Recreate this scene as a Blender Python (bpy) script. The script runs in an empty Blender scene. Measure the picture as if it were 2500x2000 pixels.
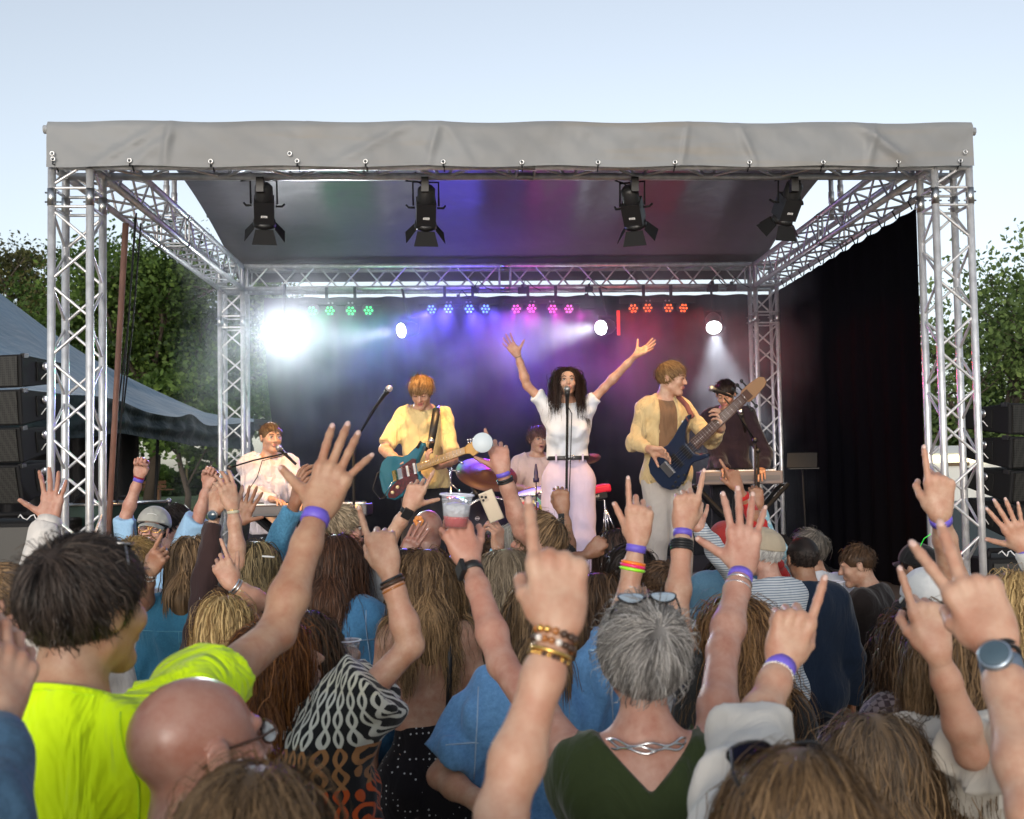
import bpy, math, random
import numpy as np
from mathutils import Vector, Matrix, noise as mnoise
random.seed(7)
rng = np.random.default_rng(11)
SC = bpy.context.scene
COL = SC.collection
rad = math.radians
# ------------------------------------------------------------------ camera
CAM = np.array([-.3572, -7.0435, 2.15])
YAW, PITCH, ROLL = .0614, .0457, -.0171
FPX, CX, CY = 2645.9, 1313.8, 1032.8          # focal length and principal point in photo pixels
_cy, _sy, _cp, _sp = math.cos(YAW), math.sin(YAW), math.cos(PITCH), math.sin(PITCH)
FW = np.array([_sy*_cp, _cy*_cp, _sp])
_rr = np.array([_cy, -_sy, 0.]); _uu = np.cross(_rr, FW)
RT = _rr*math.cos(ROLL)+_uu*math.sin(ROLL)
UP = _uu*math.cos(ROLL)-_rr*math.sin(ROLL)
cam = bpy.data.cameras.new('camera')
cam.sensor_width = 36; cam.lens = 36*FPX/2500
cam.shift_x = (1250-CX)/2500; cam.shift_y = (CY-1000)/2500
cam.clip_start = .05; cam.clip_end = 2000
cam.dof.use_dof = True; cam.dof.focus_distance = 6.0; cam.dof.aperture_fstop = 6.3
co = bpy.data.objects.new('camera', cam); COL.objects.link(co)
co.matrix_world = Matrix([[RT[i], UP[i], -FW[i], CAM[i]] for i in range(3)]+[[0, 0, 0, 1]])
SC.camera = co
# ------------------------------------------------------------------ sky, sun, exposure
SUN_EL, SUN_AZ = rad(9), rad(-168)      # azimuth from +Y (stage depth) towards +X
w = bpy.data.worlds.new('World'); SC.world = w; w.use_nodes = True
nt = w.node_tree; bg = nt.nodes['Background']
sky = nt.nodes.new('ShaderNodeTexSky'); sky.sky_type = 'NISHITA'; sky.sun_disc = False
sky.sun_elevation = SUN_EL; sky.sun_rotation = SUN_AZ
sky.altitude = 50; sky.air_density = 1.0; sky.dust_density = 1.6; sky.ozone_density = 2.2
hs_ = nt.nodes.new('ShaderNodeHueSaturation'); hs_.inputs['Saturation'].default_value = .42; hs_.inputs['Value'].default_value = 1.2
nt.links.new(sky.outputs[0], hs_.inputs['Color']); nt.links.new(hs_.outputs[0], bg.inputs[0]); bg.inputs[1].default_value = .15
sl = bpy.data.lights.new('sun', 'SUN'); sl.energy = .5; sl.angle = rad(12); sl.color = (1, .97, .94)
so = bpy.data.objects.new('sun', sl); COL.objects.link(so)
sd = Vector((math.sin(SUN_AZ)*math.cos(SUN_EL), math.cos(SUN_AZ)*math.cos(SUN_EL), math.sin(SUN_EL)))
so.rotation_euler = sd.to_track_quat('Z', 'Y').to_euler(); so.location = (-30, 20, 20)
SC.view_settings.view_transform = 'Standard'; SC.view_settings.look = 'None'
SC.view_settings.exposure = .64; SC.view_settings.gamma = 1
try:
    SC.cycles.use_denoising = True
    SC.cycles.volume_step_rate = 1.0
    SC.cycles.max_bounces = 6; SC.cycles.volume_bounces = 0
    SC.cycles.sample_clamp_indirect = 4
except Exception:
    pass
# ------------------------------------------------------------------ basic helpers
def P(u, v, z):
    """the point seen at photo pixel (u, v), z metres in front of the lens"""
    return CAM+z*(FW+(u-CX)/FPX*RT-(v-CY)/FPX*UP)
def PO(x, y, z): return P(x*1.1596, y*1.1596, z)
def nrm(v):
    v = np.asarray(v, float); return v/(np.linalg.norm(v)+1e-12)
def tag(o, label=None, cat=None, group=None, kind=None):
    if label: o['label'] = label
    if cat: o['category'] = cat
    if group: o['group'] = group
    if kind: o['kind'] = kind
    return o
def thing(name, label, cat, loc=(0, 0, 0), group=None, rz=0):
    o = bpy.data.objects.new(name, None); COL.objects.link(o)
    o.location = loc; o.rotation_euler = (0, 0, rz); o.empty_display_size = .1
    return tag(o, label, cat, group)
def mesh_obj(name, verts, faces, m, parent=None, smooth=False, mats=None, fmat=None):
    me = bpy.data.meshes.new(name)
    if isinstance(verts, np.ndarray) and isinstance(faces, np.ndarray):
        nv, nf = len(verts), len(faces); k = faces.shape[1]
        me.vertices.add(nv); me.vertices.foreach_set('co', verts.astype(np.float32).ravel())
        me.loops.add(nf*k); me.loops.foreach_set('vertex_index', faces.astype(np.int32).ravel())
        me.polygons.add(nf); me.polygons.foreach_set('loop_start', np.arange(0, nf*k, k, dtype=np.int32))
        me.update(calc_edges=True)
    else:
        me.from_pydata([tuple(v) for v in verts], [], [tuple(f) for f in faces]); me.update()
    for mm in (mats or [m]): me.materials.append(mm)
    if fmat is not None: me.polygons.foreach_set('material_index', np.asarray(fmat, np.int32))
    if smooth: me.polygons.foreach_set('use_smooth', np.ones(len(me.polygons), bool))
    o = bpy.data.objects.new(name, me); COL.objects.link(o)
    if parent is not None: o.parent = parent
    return o
def copy_tree(o, parent=None):
    c = o.copy(); COL.objects.link(c); c.parent = parent
    for ch in list(o.children): copy_tree(ch, c)
    return c
class MB:
    """collects simple shapes into one mesh"""
    def __init__(s): s.v = []; s.f = []; s.off = 0; s.sm = []
    def add(s, v, f, sm=False):
        n = len(s.v); s.v += [tuple(map(float, q)) for q in v]; s.f += [tuple(i+n for i in q) for q in f]; s.sm += [sm]*len(f)
        return s
    def box(s, c, d, M=None, taper=1.0):
        c = np.array(c, float); hx, hy, hz = [q/2 for q in d]
        v = []
        for k, (x, y, z) in enumerate([(-1, -1, -1), (1, -1, -1), (1, 1, -1), (-1, 1, -1), (-1, -1, 1), (1, -1, 1), (1, 1, 1), (-1, 1, 1)]):
            t = taper if z > 0 else 1
            q = np.array([x*hx*t, y*hy*t, z*hz])
            if M is not None: q = M@q
            v.append(c+q)
        return s.add(v, [(0, 3, 2, 1), (4, 5, 6, 7), (0, 1, 5, 4), (1, 2, 6, 5), (2, 3, 7, 6), (3, 0, 4, 7)])
    def tube(s, pts, r, n=8, cap=True):
        pts = [np.array(p, float) for p in pts]; rs = r if hasattr(r, '__len__') else [r]*len(pts)
        v = []; f = []; up = None
        for i, p in enumerate(pts):
            t = nrm(pts[min(i+1, len(pts)-1)]-pts[max(i-1, 0)])
            if up is None: up = nrm(np.cross(t, [0, 0, 1] if abs(t[2]) < .9 else [1, 0, 0]))
            a = nrm(up-t*(up@t)); up = a; b = np.cross(t, a)
            for k in range(n):
                th = 2*math.pi*k/n; v.append(p+rs[i]*(a*math.cos(th)+b*math.sin(th)))
        for i in range(len(pts)-1):
            for k in range(n):
                f.append((i*n+k, i*n+(k+1) % n, (i+1)*n+(k+1) % n, (i+1)*n+k))
        nf = len(f)
        if cap: f += [tuple(range(n))[::-1], tuple(range((len(pts)-1)*n, len(pts)*n))]
        s.add(v, f, True)
        if cap: s.sm[-1] = s.sm[-2] = False
        return s
    def lathe(s, c, prof, ax=(0, 0, 1), n=20, sm=True):
        """prof: (radius, height along ax)"""
        ax = nrm(ax); a = nrm(np.cross(ax, [0, 0, 1] if abs(ax[2]) < .9 else [1, 0, 0])); b = np.cross(ax, a); c = np.array(c, float)
        v = []; f = []
        for (r, h) in prof:
            for k in range(n):
                th = 2*math.pi*k/n; v.append(c+ax*h+r*(a*math.cos(th)+b*math.sin(th)))
        for i in range(len(prof)-1):
            for k in range(n): f.append((i*n+k, i*n+(k+1) % n, (i+1)*n+(k+1) % n, (i+1)*n+k))
        f += [tuple(range(n))[::-1], tuple(range((len(prof)-1)*n, len(prof)*n))]
        return s.add(v, f, sm)
    def ball(s, c, r, n=12, m=8):
        r = np.array(r if hasattr(r, '__len__') else (r, r, r)); c = np.array(c, float); v = []; f = []
        for i in range(m+1):
            ph = math.pi*i/m
            for k in range(n):
                th = 2*math.pi*k/n; v.append(c+r*np.array([math.sin(ph)*math.cos(th), math.sin(ph)*math.sin(th), math.cos(ph)]))
        for i in range(m):
            for k in range(n): f.append((i*n+k, (i+1)*n+k, (i+1)*n+(k+1) % n, i*n+(k+1) % n))
        return s.add(v, f, True)
    def prism(s, poly, o, ax, ay, th):
        """polygon (x, y) in the frame ax, ay at o, extruded th along ax x ay (centred)"""
        ax, ay = np.array(ax, float), np.array(ay, float); nz = np.cross(ax, ay); o = np.array(o, float); n = len(poly)
        v = [o+ax*x+ay*y-nz*th/2 for x, y in poly]+[o+ax*x+ay*y+nz*th/2 for x, y in poly]
        f = [tuple(range(n))[::-1], tuple(range(n, 2*n))]+[(i, (i+1) % n, n+(i+1) % n, n+i) for i in range(n)]
        return s.add(v, f)
    def torus(s, c, R, r, ax=(0, 0, 1), n=24, m=8, M=None):
        ax = nrm(ax); a = nrm(np.cross(ax, [0, 0, 1] if abs(ax[2]) < .9 else [1, 0, 0])); b = np.cross(ax, a); c = np.array(c, float)
        v = []; f = []
        for i in range(n):
            t = 2*math.pi*i/n; d = a*math.cos(t)+b*math.sin(t)
            for k in range(m):
                p = 2*math.pi*k/m; v.append(c+d*(R+r*math.cos(p))+ax*r*math.sin(p))
        for i in range(n):
            for k in range(m): f.append((i*m+k, ((i+1) % n)*m+k, ((i+1) % n)*m+(k+1) % m, i*m+(k+1) % m))
        return s.add(v, f, True)
    def grid(s, nu, nv, fn):
        v = [fn(i/(nu-1), j/(nv-1)) for j in range(nv) for i in range(nu)]
        f = [(j*nu+i, j*nu+i+1, (j+1)*nu+i+1, (j+1)*nu+i) for j in range(nv-1) for i in range(nu-1)]
        return s.add(v, f, True)
    def build(s, name, m, parent=None, loc=None):
        v = s.v
        if loc is not None: v = [(a-loc[0], b-loc[1], c-loc[2]) for a, b, c in v]
        elif parent is not None:
            L = parent.get('_w', None); 
            if L is None: L = wloc(parent)
            v = [(a-L[0], b-L[1], c-L[2]) for a, b, c in v]
        o = mesh_obj(name, v, s.f, m, parent)
        o.data.polygons.foreach_set('use_smooth', np.array(s.sm, bool))
        if loc is not None: o.location = loc
        return o
def wloc(o):
    L = Vector((0, 0, 0))
    while o is not None: L = L+o.location; o = o.parent
    return L
# ------------------------------------------------------------------ materials
def mat(name, col, rough=.5, metal=0, bump=0, bscale=40, var=0, vscale=8, spec=.5, emit=None, es=0, coat=0, sheen=0, trans=0, alpha=1, col2=None, dist=.002, sss=0):
    m = bpy.data.materials.new(name); m.use_nodes = True; t = m.node_tree; b = t.nodes['Principled BSDF']
    b.inputs['Base Color'].default_value = (*col, 1); b.inputs['Roughness'].default_value = rough
    b.inputs['Metallic'].default_value = metal; b.inputs['Specular IOR Level'].default_value = spec
    b.inputs['Coat Weight'].default_value = coat; b.inputs['Sheen Weight'].default_value = sheen
    b.inputs['Transmission Weight'].default_value = trans; b.inputs['Alpha'].default_value = alpha
    if sss:
        b.inputs['Subsurface Weight'].default_value = sss; b.inputs['Subsurface Radius'].default_value = (1, .35, .2); b.inputs['Subsurface Scale'].default_value = .012
    if emit: b.inputs['Emission Color'].default_value = (*emit, 1); b.inputs['Emission Strength'].default_value = es
    tc = None
    if bump or var:
        tc = t.nodes.new('ShaderNodeTexCoord')
    if var:
        n = t.nodes.new('ShaderNodeTexNoise'); n.inputs['Scale'].default_value = vscale; n.inputs['Detail'].default_value = 4
        t.links.new(tc.outputs['Object'], n.inputs['Vector'])
        mx = t.nodes.new('ShaderNodeMix'); mx.data_type = 'RGBA'
        c2 = col2 or tuple(max(0, c*(1-var)) for c in col)
        mx.inputs[6].default_value = (*col, 1); mx.inputs[7].default_value = (*c2, 1)
        r = t.nodes.new('ShaderNodeMapRange'); r.inputs[1].default_value = .35; r.inputs[2].default_value = .65
        t.links.new(n.outputs['Fac'], r.inputs[0]); t.links.new(r.outputs[0], mx.inputs[0]); t.links.new(mx.outputs[2], b.inputs['Base Color'])
    if bump:
        n2 = t.nodes.new('ShaderNodeTexNoise'); n2.inputs['Scale'].default_value = bscale; n2.inputs['Detail'].default_value = 3
        t.links.new(tc.outputs['Object'], n2.inputs['Vector'])
        bp = t.nodes.new('ShaderNodeBump'); bp.inputs['Strength'].default_value = bump; bp.inputs['Distance'].default_value = dist
        t.links.new(n2.outputs['Fac'], bp.inputs['Height']); t.links.new(bp.outputs[0], b.inputs['Normal'])
    return m
def N(m, typ, **kw):
    n = m.node_tree.nodes.new(typ)
    for k, v in kw.items():
        if k.startswith('i_'): n.inputs[k[2:].replace('_', ' ')].default_value = v
        else: setattr(n, k, v)
    return n
def L(m, a, b): m.node_tree.links.new(a, b)
M = {}
M['alu'] = mat('aluminium', (.74, .74, .75), .38, .6, bump=.25, bscale=60, var=.25, vscale=14)
M['steel'] = mat('steel', (.5, .5, .5), .3, 1)
M['chrome'] = mat('chrome', (.8, .8, .82), .12, 1)
M['black'] = mat('black_plastic', (.012, .012, .013), .45)
M['blackm'] = mat('black_paint', (.011, .011, .012), .7, bump=.2, bscale=200, spec=.2)
M['strap'] = mat('black_webbing', (.012, .012, .014), .8)
M['white'] = mat('white_paint', (.75, .75, .75), .5)
# ------------------------------------------------------------------ distance-field modelling
def cone(a, b, ra, rb, k=.02, q=1., n=None, clip=None, sub=False, clip0=None):
    return dict(t='c', a=np.array(a, float), b=np.array(b, float), ra=ra, rb=rb, k=k, q=q, n=None if n is None else nrm(n), clip=clip, clip0=clip0, sub=sub)
def ell(c, r, R=None, k=.02, sub=False):
    return dict(t='e', c=np.array(c, float), r=np.array(r, float), R=np.eye(3) if R is None else R, k=k, sub=sub)
def evalp(p, X, Y, Z):
    if p['t'] == 'c':
        a, b = p['a'], p['b']; ba = b-a; L2 = ba@ba+1e-12
        wx, wy, wz = X-a[0], Y-a[1], Z-a[2]
        raw = (wx*ba[0]+wy*ba[1]+wz*ba[2])/L2
        t = np.clip(raw, 0, 1)
        wx = wx-t*ba[0]; wy = wy-t*ba[1]; wz = wz-t*ba[2]
        if p['q'] != 1 and p['n'] is not None:
            n = p['n']; s = (wx*n[0]+wy*n[1]+wz*n[2])*(p['q']-1)
            wx = wx+s*n[0]; wy = wy+s*n[1]; wz = wz+s*n[2]
        d = np.sqrt(wx*wx+wy*wy+wz*wz)-(p['ra']+(p['rb']-p['ra'])*t)
        if p['clip'] is not None: d = np.maximum(d, (raw-p['clip'])*math.sqrt(L2))
        if p['clip0'] is not None: d = np.maximum(d, (p['clip0']-raw)*math.sqrt(L2))
        return d
    c, R, r = p['c'], p['R'], p['r']
    wx, wy, wz = X-c[0], Y-c[1], Z-c[2]
    l = [(wx*R[0, i]+wy*R[1, i]+wz*R[2, i]) for i in range(3)]
    k0 = np.sqrt((l[0]/r[0])**2+(l[1]/r[1])**2+(l[2]/r[2])**2)
    k1 = np.sqrt((l[0]/r[0]**2)**2+(l[1]/r[1]**2)**2+(l[2]/r[2]**2)**2)+1e-9
    return k0*(k0-1)/k1
def pbox(p):
    if p['t'] == 'c':
        R = max(p['ra'], p['rb']); return np.minimum(p['a'], p['b'])-R, np.maximum(p['a'], p['b'])+R
    e = np.sqrt(((p['R']*p['r'][None, :])**2).sum(1)); return p['c']-e, p['c']+e
def sdf_mesh(prims, vox, post=None, lo=None, hi=None):
    """surface-net mesh of the smooth union of the primitives (sub=True cuts)"""
    add = [p for p in prims if not p['sub']]
    bl = np.min([pbox(p)[0] for p in add], 0)-3*vox; bh = np.max([pbox(p)[1] for p in add], 0)+3*vox
    if lo is not None: bl = np.maximum(bl, lo)
    if hi is not None: bh = np.minimum(bh, hi)
    n = np.ceil((bh-bl)/vox).astype(int)+1
    ax = [(bl[i]+vox*np.arange(n[i])).astype(np.float32) for i in range(3)]
    D = np.full(n, 9., np.float32)
    for p in prims:
        a, b = pbox(p); mg = max(p['k'], 0)+3*vox
        i0 = np.clip(np.floor((a-mg-bl)/vox).astype(int), 0, n); i1 = np.clip(np.ceil((b+mg-bl)/vox).astype(int)+1, 0, n)
        if (i1 <= i0).any(): continue
        sl = tuple(slice(i0[i], i1[i]) for i in range(3))
        d = evalp(p, ax[0][sl[0]][:, None, None], ax[1][sl[1]][None, :, None], ax[2][sl[2]][None, None, :])
        k = max(p['k'], 1e-5); A = D[sl]
        if p['sub']:
            h = np.clip(.5-.5*(A+d)/k, 0, 1); D[sl] = A+(-d-A)*h+k*h*(1-h)
        else:
            h = np.clip(.5+.5*(A-d)/k, 0, 1); r = A+(d-A)*h-k*h*(1-h)
            D[sl] = np.where(A > 8, d, r)
    if post is not None: D = post(D, ax[0][:, None, None], ax[1][None, :, None], ax[2][None, None, :])
    return surfnet(D, bl, vox)
def surfnet(D, bl, vox):
    S = D < 0
    c = np.zeros(tuple(np.array(D.shape)-1), np.uint8)
    sh = [(i, j, k) for i in (0, 1) for j in (0, 1) for k in (0, 1)]
    nx, ny, nz = c.shape
    for i, j, k in sh: c += S[i:i+nx, j:j+ny, k:k+nz]
    act = (c > 0) & (c < 8)
    idx = np.argwhere(act)
    if len(idx) == 0: return np.zeros((0, 3)), np.zeros((0, 4), int)
    I, J, K = idx.T
    vals = {s: D[I+s[0], J+s[1], K+s[2]] for s in sh}
    acc = np.zeros((len(idx), 3)); cnt = np.zeros(len(idx))
    for s in sh:
        for axn in range(3):
            if s[axn] == 1: continue
            e = list(s); e[axn] = 1; e = tuple(e)
            a, b = vals[s], vals[e]; m = (a < 0) != (b < 0)
            t = np.where(m, a/(a-b+1e-20*(a == b)), 0)
            p = np.tile(np.array(s, float), (len(idx), 1)); p[:, axn] += t
            acc[m] += p[m]; cnt[m] += 1
    V = bl+vox*(idx+acc/cnt[:, None])
    vid = np.full(c.shape, -1, np.int32); vid[I, J, K] = np.arange(len(idx))
    F = []
    for axn in range(3):
        a1, a2 = [(1, 2), (2, 0), (0, 1)][axn]
        A = S; B = np.roll(S, -1, axn)
        ch = A != B
        sl = [slice(1, -1)]*3; sl[axn] = slice(0, -1)
        m = np.zeros_like(ch); m[tuple(sl)] = ch[tuple(sl)]
        e = np.argwhere(m)
        if len(e) == 0: continue
        inside = S[tuple(e.T)]
        d1 = np.zeros(3, int); d1[a1] = 1; d2 = np.zeros(3, int); d2[a2] = 1
        q = [vid[tuple((e-d1-d2).T)], vid[tuple((e-d2).T)], vid[tuple(e.T)], vid[tuple((e-d1).T)]]
        q = np.stack(q, 1)
        q[~inside] = q[~inside][:, ::-1]
        q = q[(q >= 0).all(1)]
        F.append(q)
    return V, np.concatenate(F)
def join(parts):
    vs, fs, n = [], [], 0
    for v, f in parts:
        if len(v) == 0: continue
        vs.append(v); fs.append(f+n); n += len(v)
    return np.concatenate(vs), np.concatenate(fs)
# ------------------------------------------------------------------ skin, cloth and hair materials
def skin_mat(name, col, rough=.5):
    m = mat(name, col, rough, bump=.22, bscale=150, sss=.12, dist=.0015)
    t = m.node_tree; b = t.nodes['Principled BSDF']
    tc = N(m, 'ShaderNodeTexCoord'); n = N(m, 'ShaderNodeTexNoise', i_Scale=22., i_Detail=5., i_Roughness=.65); L(m, tc.outputs['Object'], n.inputs['Vector'])
    cr = N(m, 'ShaderNodeValToRGB'); e = cr.color_ramp.elements
    e[0].position = .3; e[0].color = (col[0]*.82, col[1]*.60, col[2]*.54, 1); e[1].position = .62; e[1].color = (min(1, col[0]*1.06), col[1]*1.08, col[2]*1.1, 1)
    L(m, n.outputs['Fac'], cr.inputs[0])
    mx = N(m, 'ShaderNodeMix', data_type='RGBA'); n3 = N(m, 'ShaderNodeTexNoise', i_Scale=6., i_Detail=2.); L(m, tc.outputs['Object'], n3.inputs['Vector'])
    r = N(m, 'ShaderNodeMapRange', i_To_Max=.55); r.inputs[1].default_value = .45; r.inputs[2].default_value = .75
    L(m, n3.outputs['Fac'], r.inputs[0]); L(m, r.outputs[0], mx.inputs[0]); L(m, cr.outputs[0], mx.inputs[6]); mx.inputs[7].default_value = (col[0]*1.02, col[1]*.74, col[2]*.7, 1)
    L(m, mx.outputs[2], b.inputs['Base Color'])
    return m
SK = {'fair': skin_mat('skin_fair', (.50, .31, .215)), 'mid': skin_mat('skin_mid', (.42, .245, .155)), 'tan': skin_mat('skin_tan', (.32, .17, .10)),
      'pink': skin_mat('skin_pink', (.47, .265, .195)), 'bald': skin_mat('skin_scalp', (.36, .195, .145), .36)}
def cloth_mat(name, col, col2=None, rough=.85, kind='plain', scale=1., bump=.35):
    m = mat(name, col, rough, sheen=.15, spec=.2); t = m.node_tree; b = t.nodes['Principled BSDF']
    tc = N(m, 'ShaderNodeTexCoord')
    n = N(m, 'ShaderNodeTexNoise', i_Scale=9., i_Detail=6., i_Roughness=.6, i_Distortion=.6); L(m, tc.outputs['Object'], n.inputs['Vector'])
    mx = N(m, 'ShaderNodeMix', data_type='RGBA'); mx.inputs[6].default_value = (*[c*.82 for c in col], 1); mx.inputs[7].default_value = (*[min(1, c*1.12) for c in col], 1)
    L(m, n.outputs['Fac'], mx.inputs[0]); out = mx.outputs[2]
    c2 = col2 or tuple(c*.3 for c in col)
    sx = N(m, 'ShaderNodeSeparateXYZ'); L(m, tc.outputs['Object'], sx.inputs[0])
    def fac(kind):
        if kind == 'denim':
            f = N(m, 'ShaderNodeTexNoise', i_Scale=90., i_Detail=8., i_Roughness=.8); L(m, tc.outputs['Object'], f.inputs['Vector'])
            r = N(m, 'ShaderNodeMapRange'); r.inputs[1].default_value = .4; r.inputs[2].default_value = .7; L(m, f.outputs['Fac'], r.inputs[0]); return r.outputs[0]
        if kind == 'stripe':
            a = N(m, 'ShaderNodeMath', operation='MULTIPLY'); a.inputs[1].default_value = 72*scale; L(m, sx.outputs['Z'], a.inputs[0])
            s_ = N(m, 'ShaderNodeMath', operation='FRACT'); L(m, a.outputs[0], s_.inputs[0])
            g = N(m, 'ShaderNodeMath', operation='LESS_THAN'); g.inputs[1].default_value = .38; L(m, s_.outputs[0], g.inputs[0]); return g.outputs[0]
        if kind == 'dots':
            v = N(m, 'ShaderNodeTexVoronoi', i_Scale=46.*scale, i_Randomness=.25); L(m, tc.outputs['Object'], v.inputs['Vector'])
            g = N(m, 'ShaderNodeMath', operation='LESS_THAN'); g.inputs[1].default_value = .17; L(m, v.outputs['Distance'], g.inputs[0]); return g.outputs[0]
        if kind == 'check':
            c = N(m, 'ShaderNodeTexChecker', i_Scale=60.*scale); L(m, tc.outputs['Object'], c.inputs['Vector']); return c.outputs['Fac']
        if kind == 'floral':
            v = N(m, 'ShaderNodeTexVoronoi', i_Scale=34.*scale); L(m, tc.outputs['Object'], v.inputs['Vector'])
            g = N(m, 'ShaderNodeMath', operation='LESS_THAN'); g.inputs[1].default_value = .34; L(m, v.outputs['Distance'], g.inputs[0]); return g.outputs[0]
    if kind in ('denim', 'stripe', 'dots', 'check', 'floral'):
        m2 = N(m, 'ShaderNodeMix', data_type='RGBA'); m2.inputs[7].default_value = (*c2, 1)
        f = fac(kind); L(m, f, m2.inputs[0]); L(m, out, m2.inputs[6]); out = m2.outputs[2]
    if kind == 'knit':
        # ogee lattice: vertical wavy lines that pinch and part, with banded line colours
        def mt(op, a, b_=None):
            q = N(m, 'ShaderNodeMath', operation=op)
            for i, s_ in enumerate((a, b_)):
                if s_ is None: continue
                if isinstance(s_, (int, float)): q.inputs[i].default_value = s_
                else: L(m, s_, q.inputs[i])
            return q.outputs[0]
        h = mt('ADD', mt('MULTIPLY', sx.outputs['X'], .75), mt('MULTIPLY', sx.outputs['Y'], -.65))
        u_ = mt('MULTIPLY', h, 38.); v_ = mt('MULTIPLY', sx.outputs['Z'], 11.)
        fv = mt('MULTIPLY', mt('SINE', mt('MULTIPLY', v_, 6.2832)), .5)
        a1 = mt('ABSOLUTE', mt('SUBTRACT', mt('FRACT', mt('ADD', u_, mt('MULTIPLY', fv, .55))), .5))
        a2 = mt('ABSOLUTE', mt('SUBTRACT', mt('FRACT', mt('SUBTRACT', u_, mt('MULTIPLY', fv, .55))), .5))
        line = mt('LESS_THAN', mt('MINIMUM', a1, a2), .13)
        band = N(m, 'ShaderNodeValToRGB'); band.color_ramp.interpolation = 'CONSTANT'; el = band.color_ramp.elements
        el[0].color = (.62, .6, .5, 1); el[1].position = .35; el[1].color = (.55, .09, .02, 1)
        for p_, c_ in ((.55, (.36, .17, .07, 1)), (.75, (.6, .6, .55, 1))):
            x_ = el.new(p_); x_.color = c_
        L(m, mt('FRACT', mt('ADD', mt('MULTIPLY', v_, .18), .78)), band.inputs[0])
        m2 = N(m, 'ShaderNodeMix', data_type='RGBA'); m2.inputs[6].default_value = (.014, .014, .016, 1); L(m, band.outputs[0], m2.inputs[7]); L(m, line, m2.inputs[0]); out = m2.outputs[2]
    L(m, out, b.inputs['Base Color'])
    # folds and weave
    w1 = N(m, 'ShaderNodeTexNoise', i_Scale=5.5, i_Detail=3., i_Distortion=1.4); mp = N(m, 'ShaderNodeMapping'); mp.inputs['Scale'].default_value = (1.6, 1.6, .7); mp.inputs['Rotation'].default_value = (.4, .5, 0)
    L(m, tc.outputs['Object'], mp.inputs[0]); L(m, mp.outputs[0], w1.inputs['Vector'])
    b1 = N(m, 'ShaderNodeBump', i_Strength=bump, i_Distance=.05); L(m, w1.outputs['Fac'], b1.inputs['Height'])
    w2 = N(m, 'ShaderNodeTexNoise', i_Scale=420., i_Detail=2.); L(m, tc.outputs['Object'], w2.inputs['Vector'])
    b2 = N(m, 'ShaderNodeBump', i_Strength=.35, i_Distance=.001); L(m, w2.outputs['Fac'], b2.inputs['Height']); L(m, b1.outputs[0], b2.inputs['Normal']); L(m, b2.outputs[0], b.inputs['Normal'])
    return m
_cl = {}
def cloth(col, kind='plain', col2=None, scale=1., bump=.35, rough=.85):
    k = (col, kind, col2, scale, bump)
    if k not in _cl: _cl[k] = cloth_mat('cloth_%d' % len(_cl), col, col2, rough, kind, scale, bump)
    return _cl[k]
_hm = {}
def hair_mat(c1, c2, root=None):
    k = (c1, c2, root)
    if k in _hm: return _hm[k]
    m = mat('hair_%d' % len(_hm), c1, .48, spec=.22); b = m.node_tree.nodes['Principled BSDF']
    at = N(m, 'ShaderNodeAttribute', attribute_name='tint'); 
    cr = N(m, 'ShaderNodeValToRGB'); e = cr.color_ramp.elements; e[0].position = 0.05; e[0].color = (*c1, 1); e[1].position = .95; e[1].color = (*c2, 1)
    L(m, at.outputs['Fac'], cr.inputs[0]); out = cr.outputs[0]
    if root:
        a2 = N(m, 'ShaderNodeAttribute', attribute_name='along'); mx = N(m, 'ShaderNodeMix', data_type='RGBA')
        r = N(m, 'ShaderNodeMapRange'); r.inputs[1].default_value = .05; r.inputs[2].default_value = .6; L(m, a2.outputs['Fac'], r.inputs[0]); L(m, r.outputs[0], mx.inputs[0])
        m3 = N(m, 'ShaderNodeMix', data_type='RGBA', i_Factor=.75); m3.inputs[0].default_value = .75; m3.inputs[7].default_value = (*root, 1); L(m, out, m3.inputs[6])
        L(m, m3.outputs[2], mx.inputs[6]); L(m, out, mx.inputs[7]); out = mx.outputs[2]
    L(m, out, b.inputs['Base Color']); b.inputs['Anisotropic'].default_value = .5
    _hm[k] = m; return m
# ------------------------------------------------------------------ hands
POSE = {
    'wave':  dict(c=[(6, 10, 8)]*3+[(8, 12, 8)], sp=(6, 1, -3, -24), th=(44, 4, 2)),
    'open':  dict(c=[(4, 8, 6)]*4, sp=(13, 3, -6, -17), th=(40, 8, 6)),
    'flat':  dict(c=[(6, 10, 8)]*4, sp=(5, 1, -3, -8), th=(30, 10, 8)),
    'relax': dict(c=[(18, 22, 14), (24, 28, 16), (28, 30, 18), (30, 32, 20)], sp=(8, 2, -4, -10), th=(34, 16, 14)),
    'point': dict(c=[(4, 6, 4), (72, 88, 55), (78, 92, 58), (80, 92, 58)], sp=(3, 0, -2, -5), th=(18, 38, 40)),
    'point2': dict(c=[(4, 6, 4), (56, 74, 44), (66, 86, 50), (72, 88, 55)], sp=(5, 0, -3, -8), th=(14, 6, 4)),
    'thumb': dict(c=[(4, 6, 4), (56, 74, 44), (66, 86, 50), (72, 88, 55)], sp=(5, 0, -3, -8), th=(36, 2, 2)),
    'fist':  dict(c=[(74, 92, 58)]*4, sp=(2, 0, -2, -4), th=(14, 46, 46)),
    'grip':  dict(c=[(42, 48, 30), (46, 50, 30), (50, 52, 30), (54, 54, 30)], sp=(5, 1, -3, -8), th=(30, 26, 24)),
    'peace': dict(c=[(4, 6, 4), (6, 8, 4), (78, 92, 58), (80, 92, 58)], sp=(12, -6, -2, -5), th=(16, 44, 44)),
}
def rotv(v, ax, deg):
    a = rad(deg); ax = nrm(ax); return v*math.cos(a)+np.cross(ax, v)*math.sin(a)+ax*(ax@v)*(1-math.cos(a))
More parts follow.
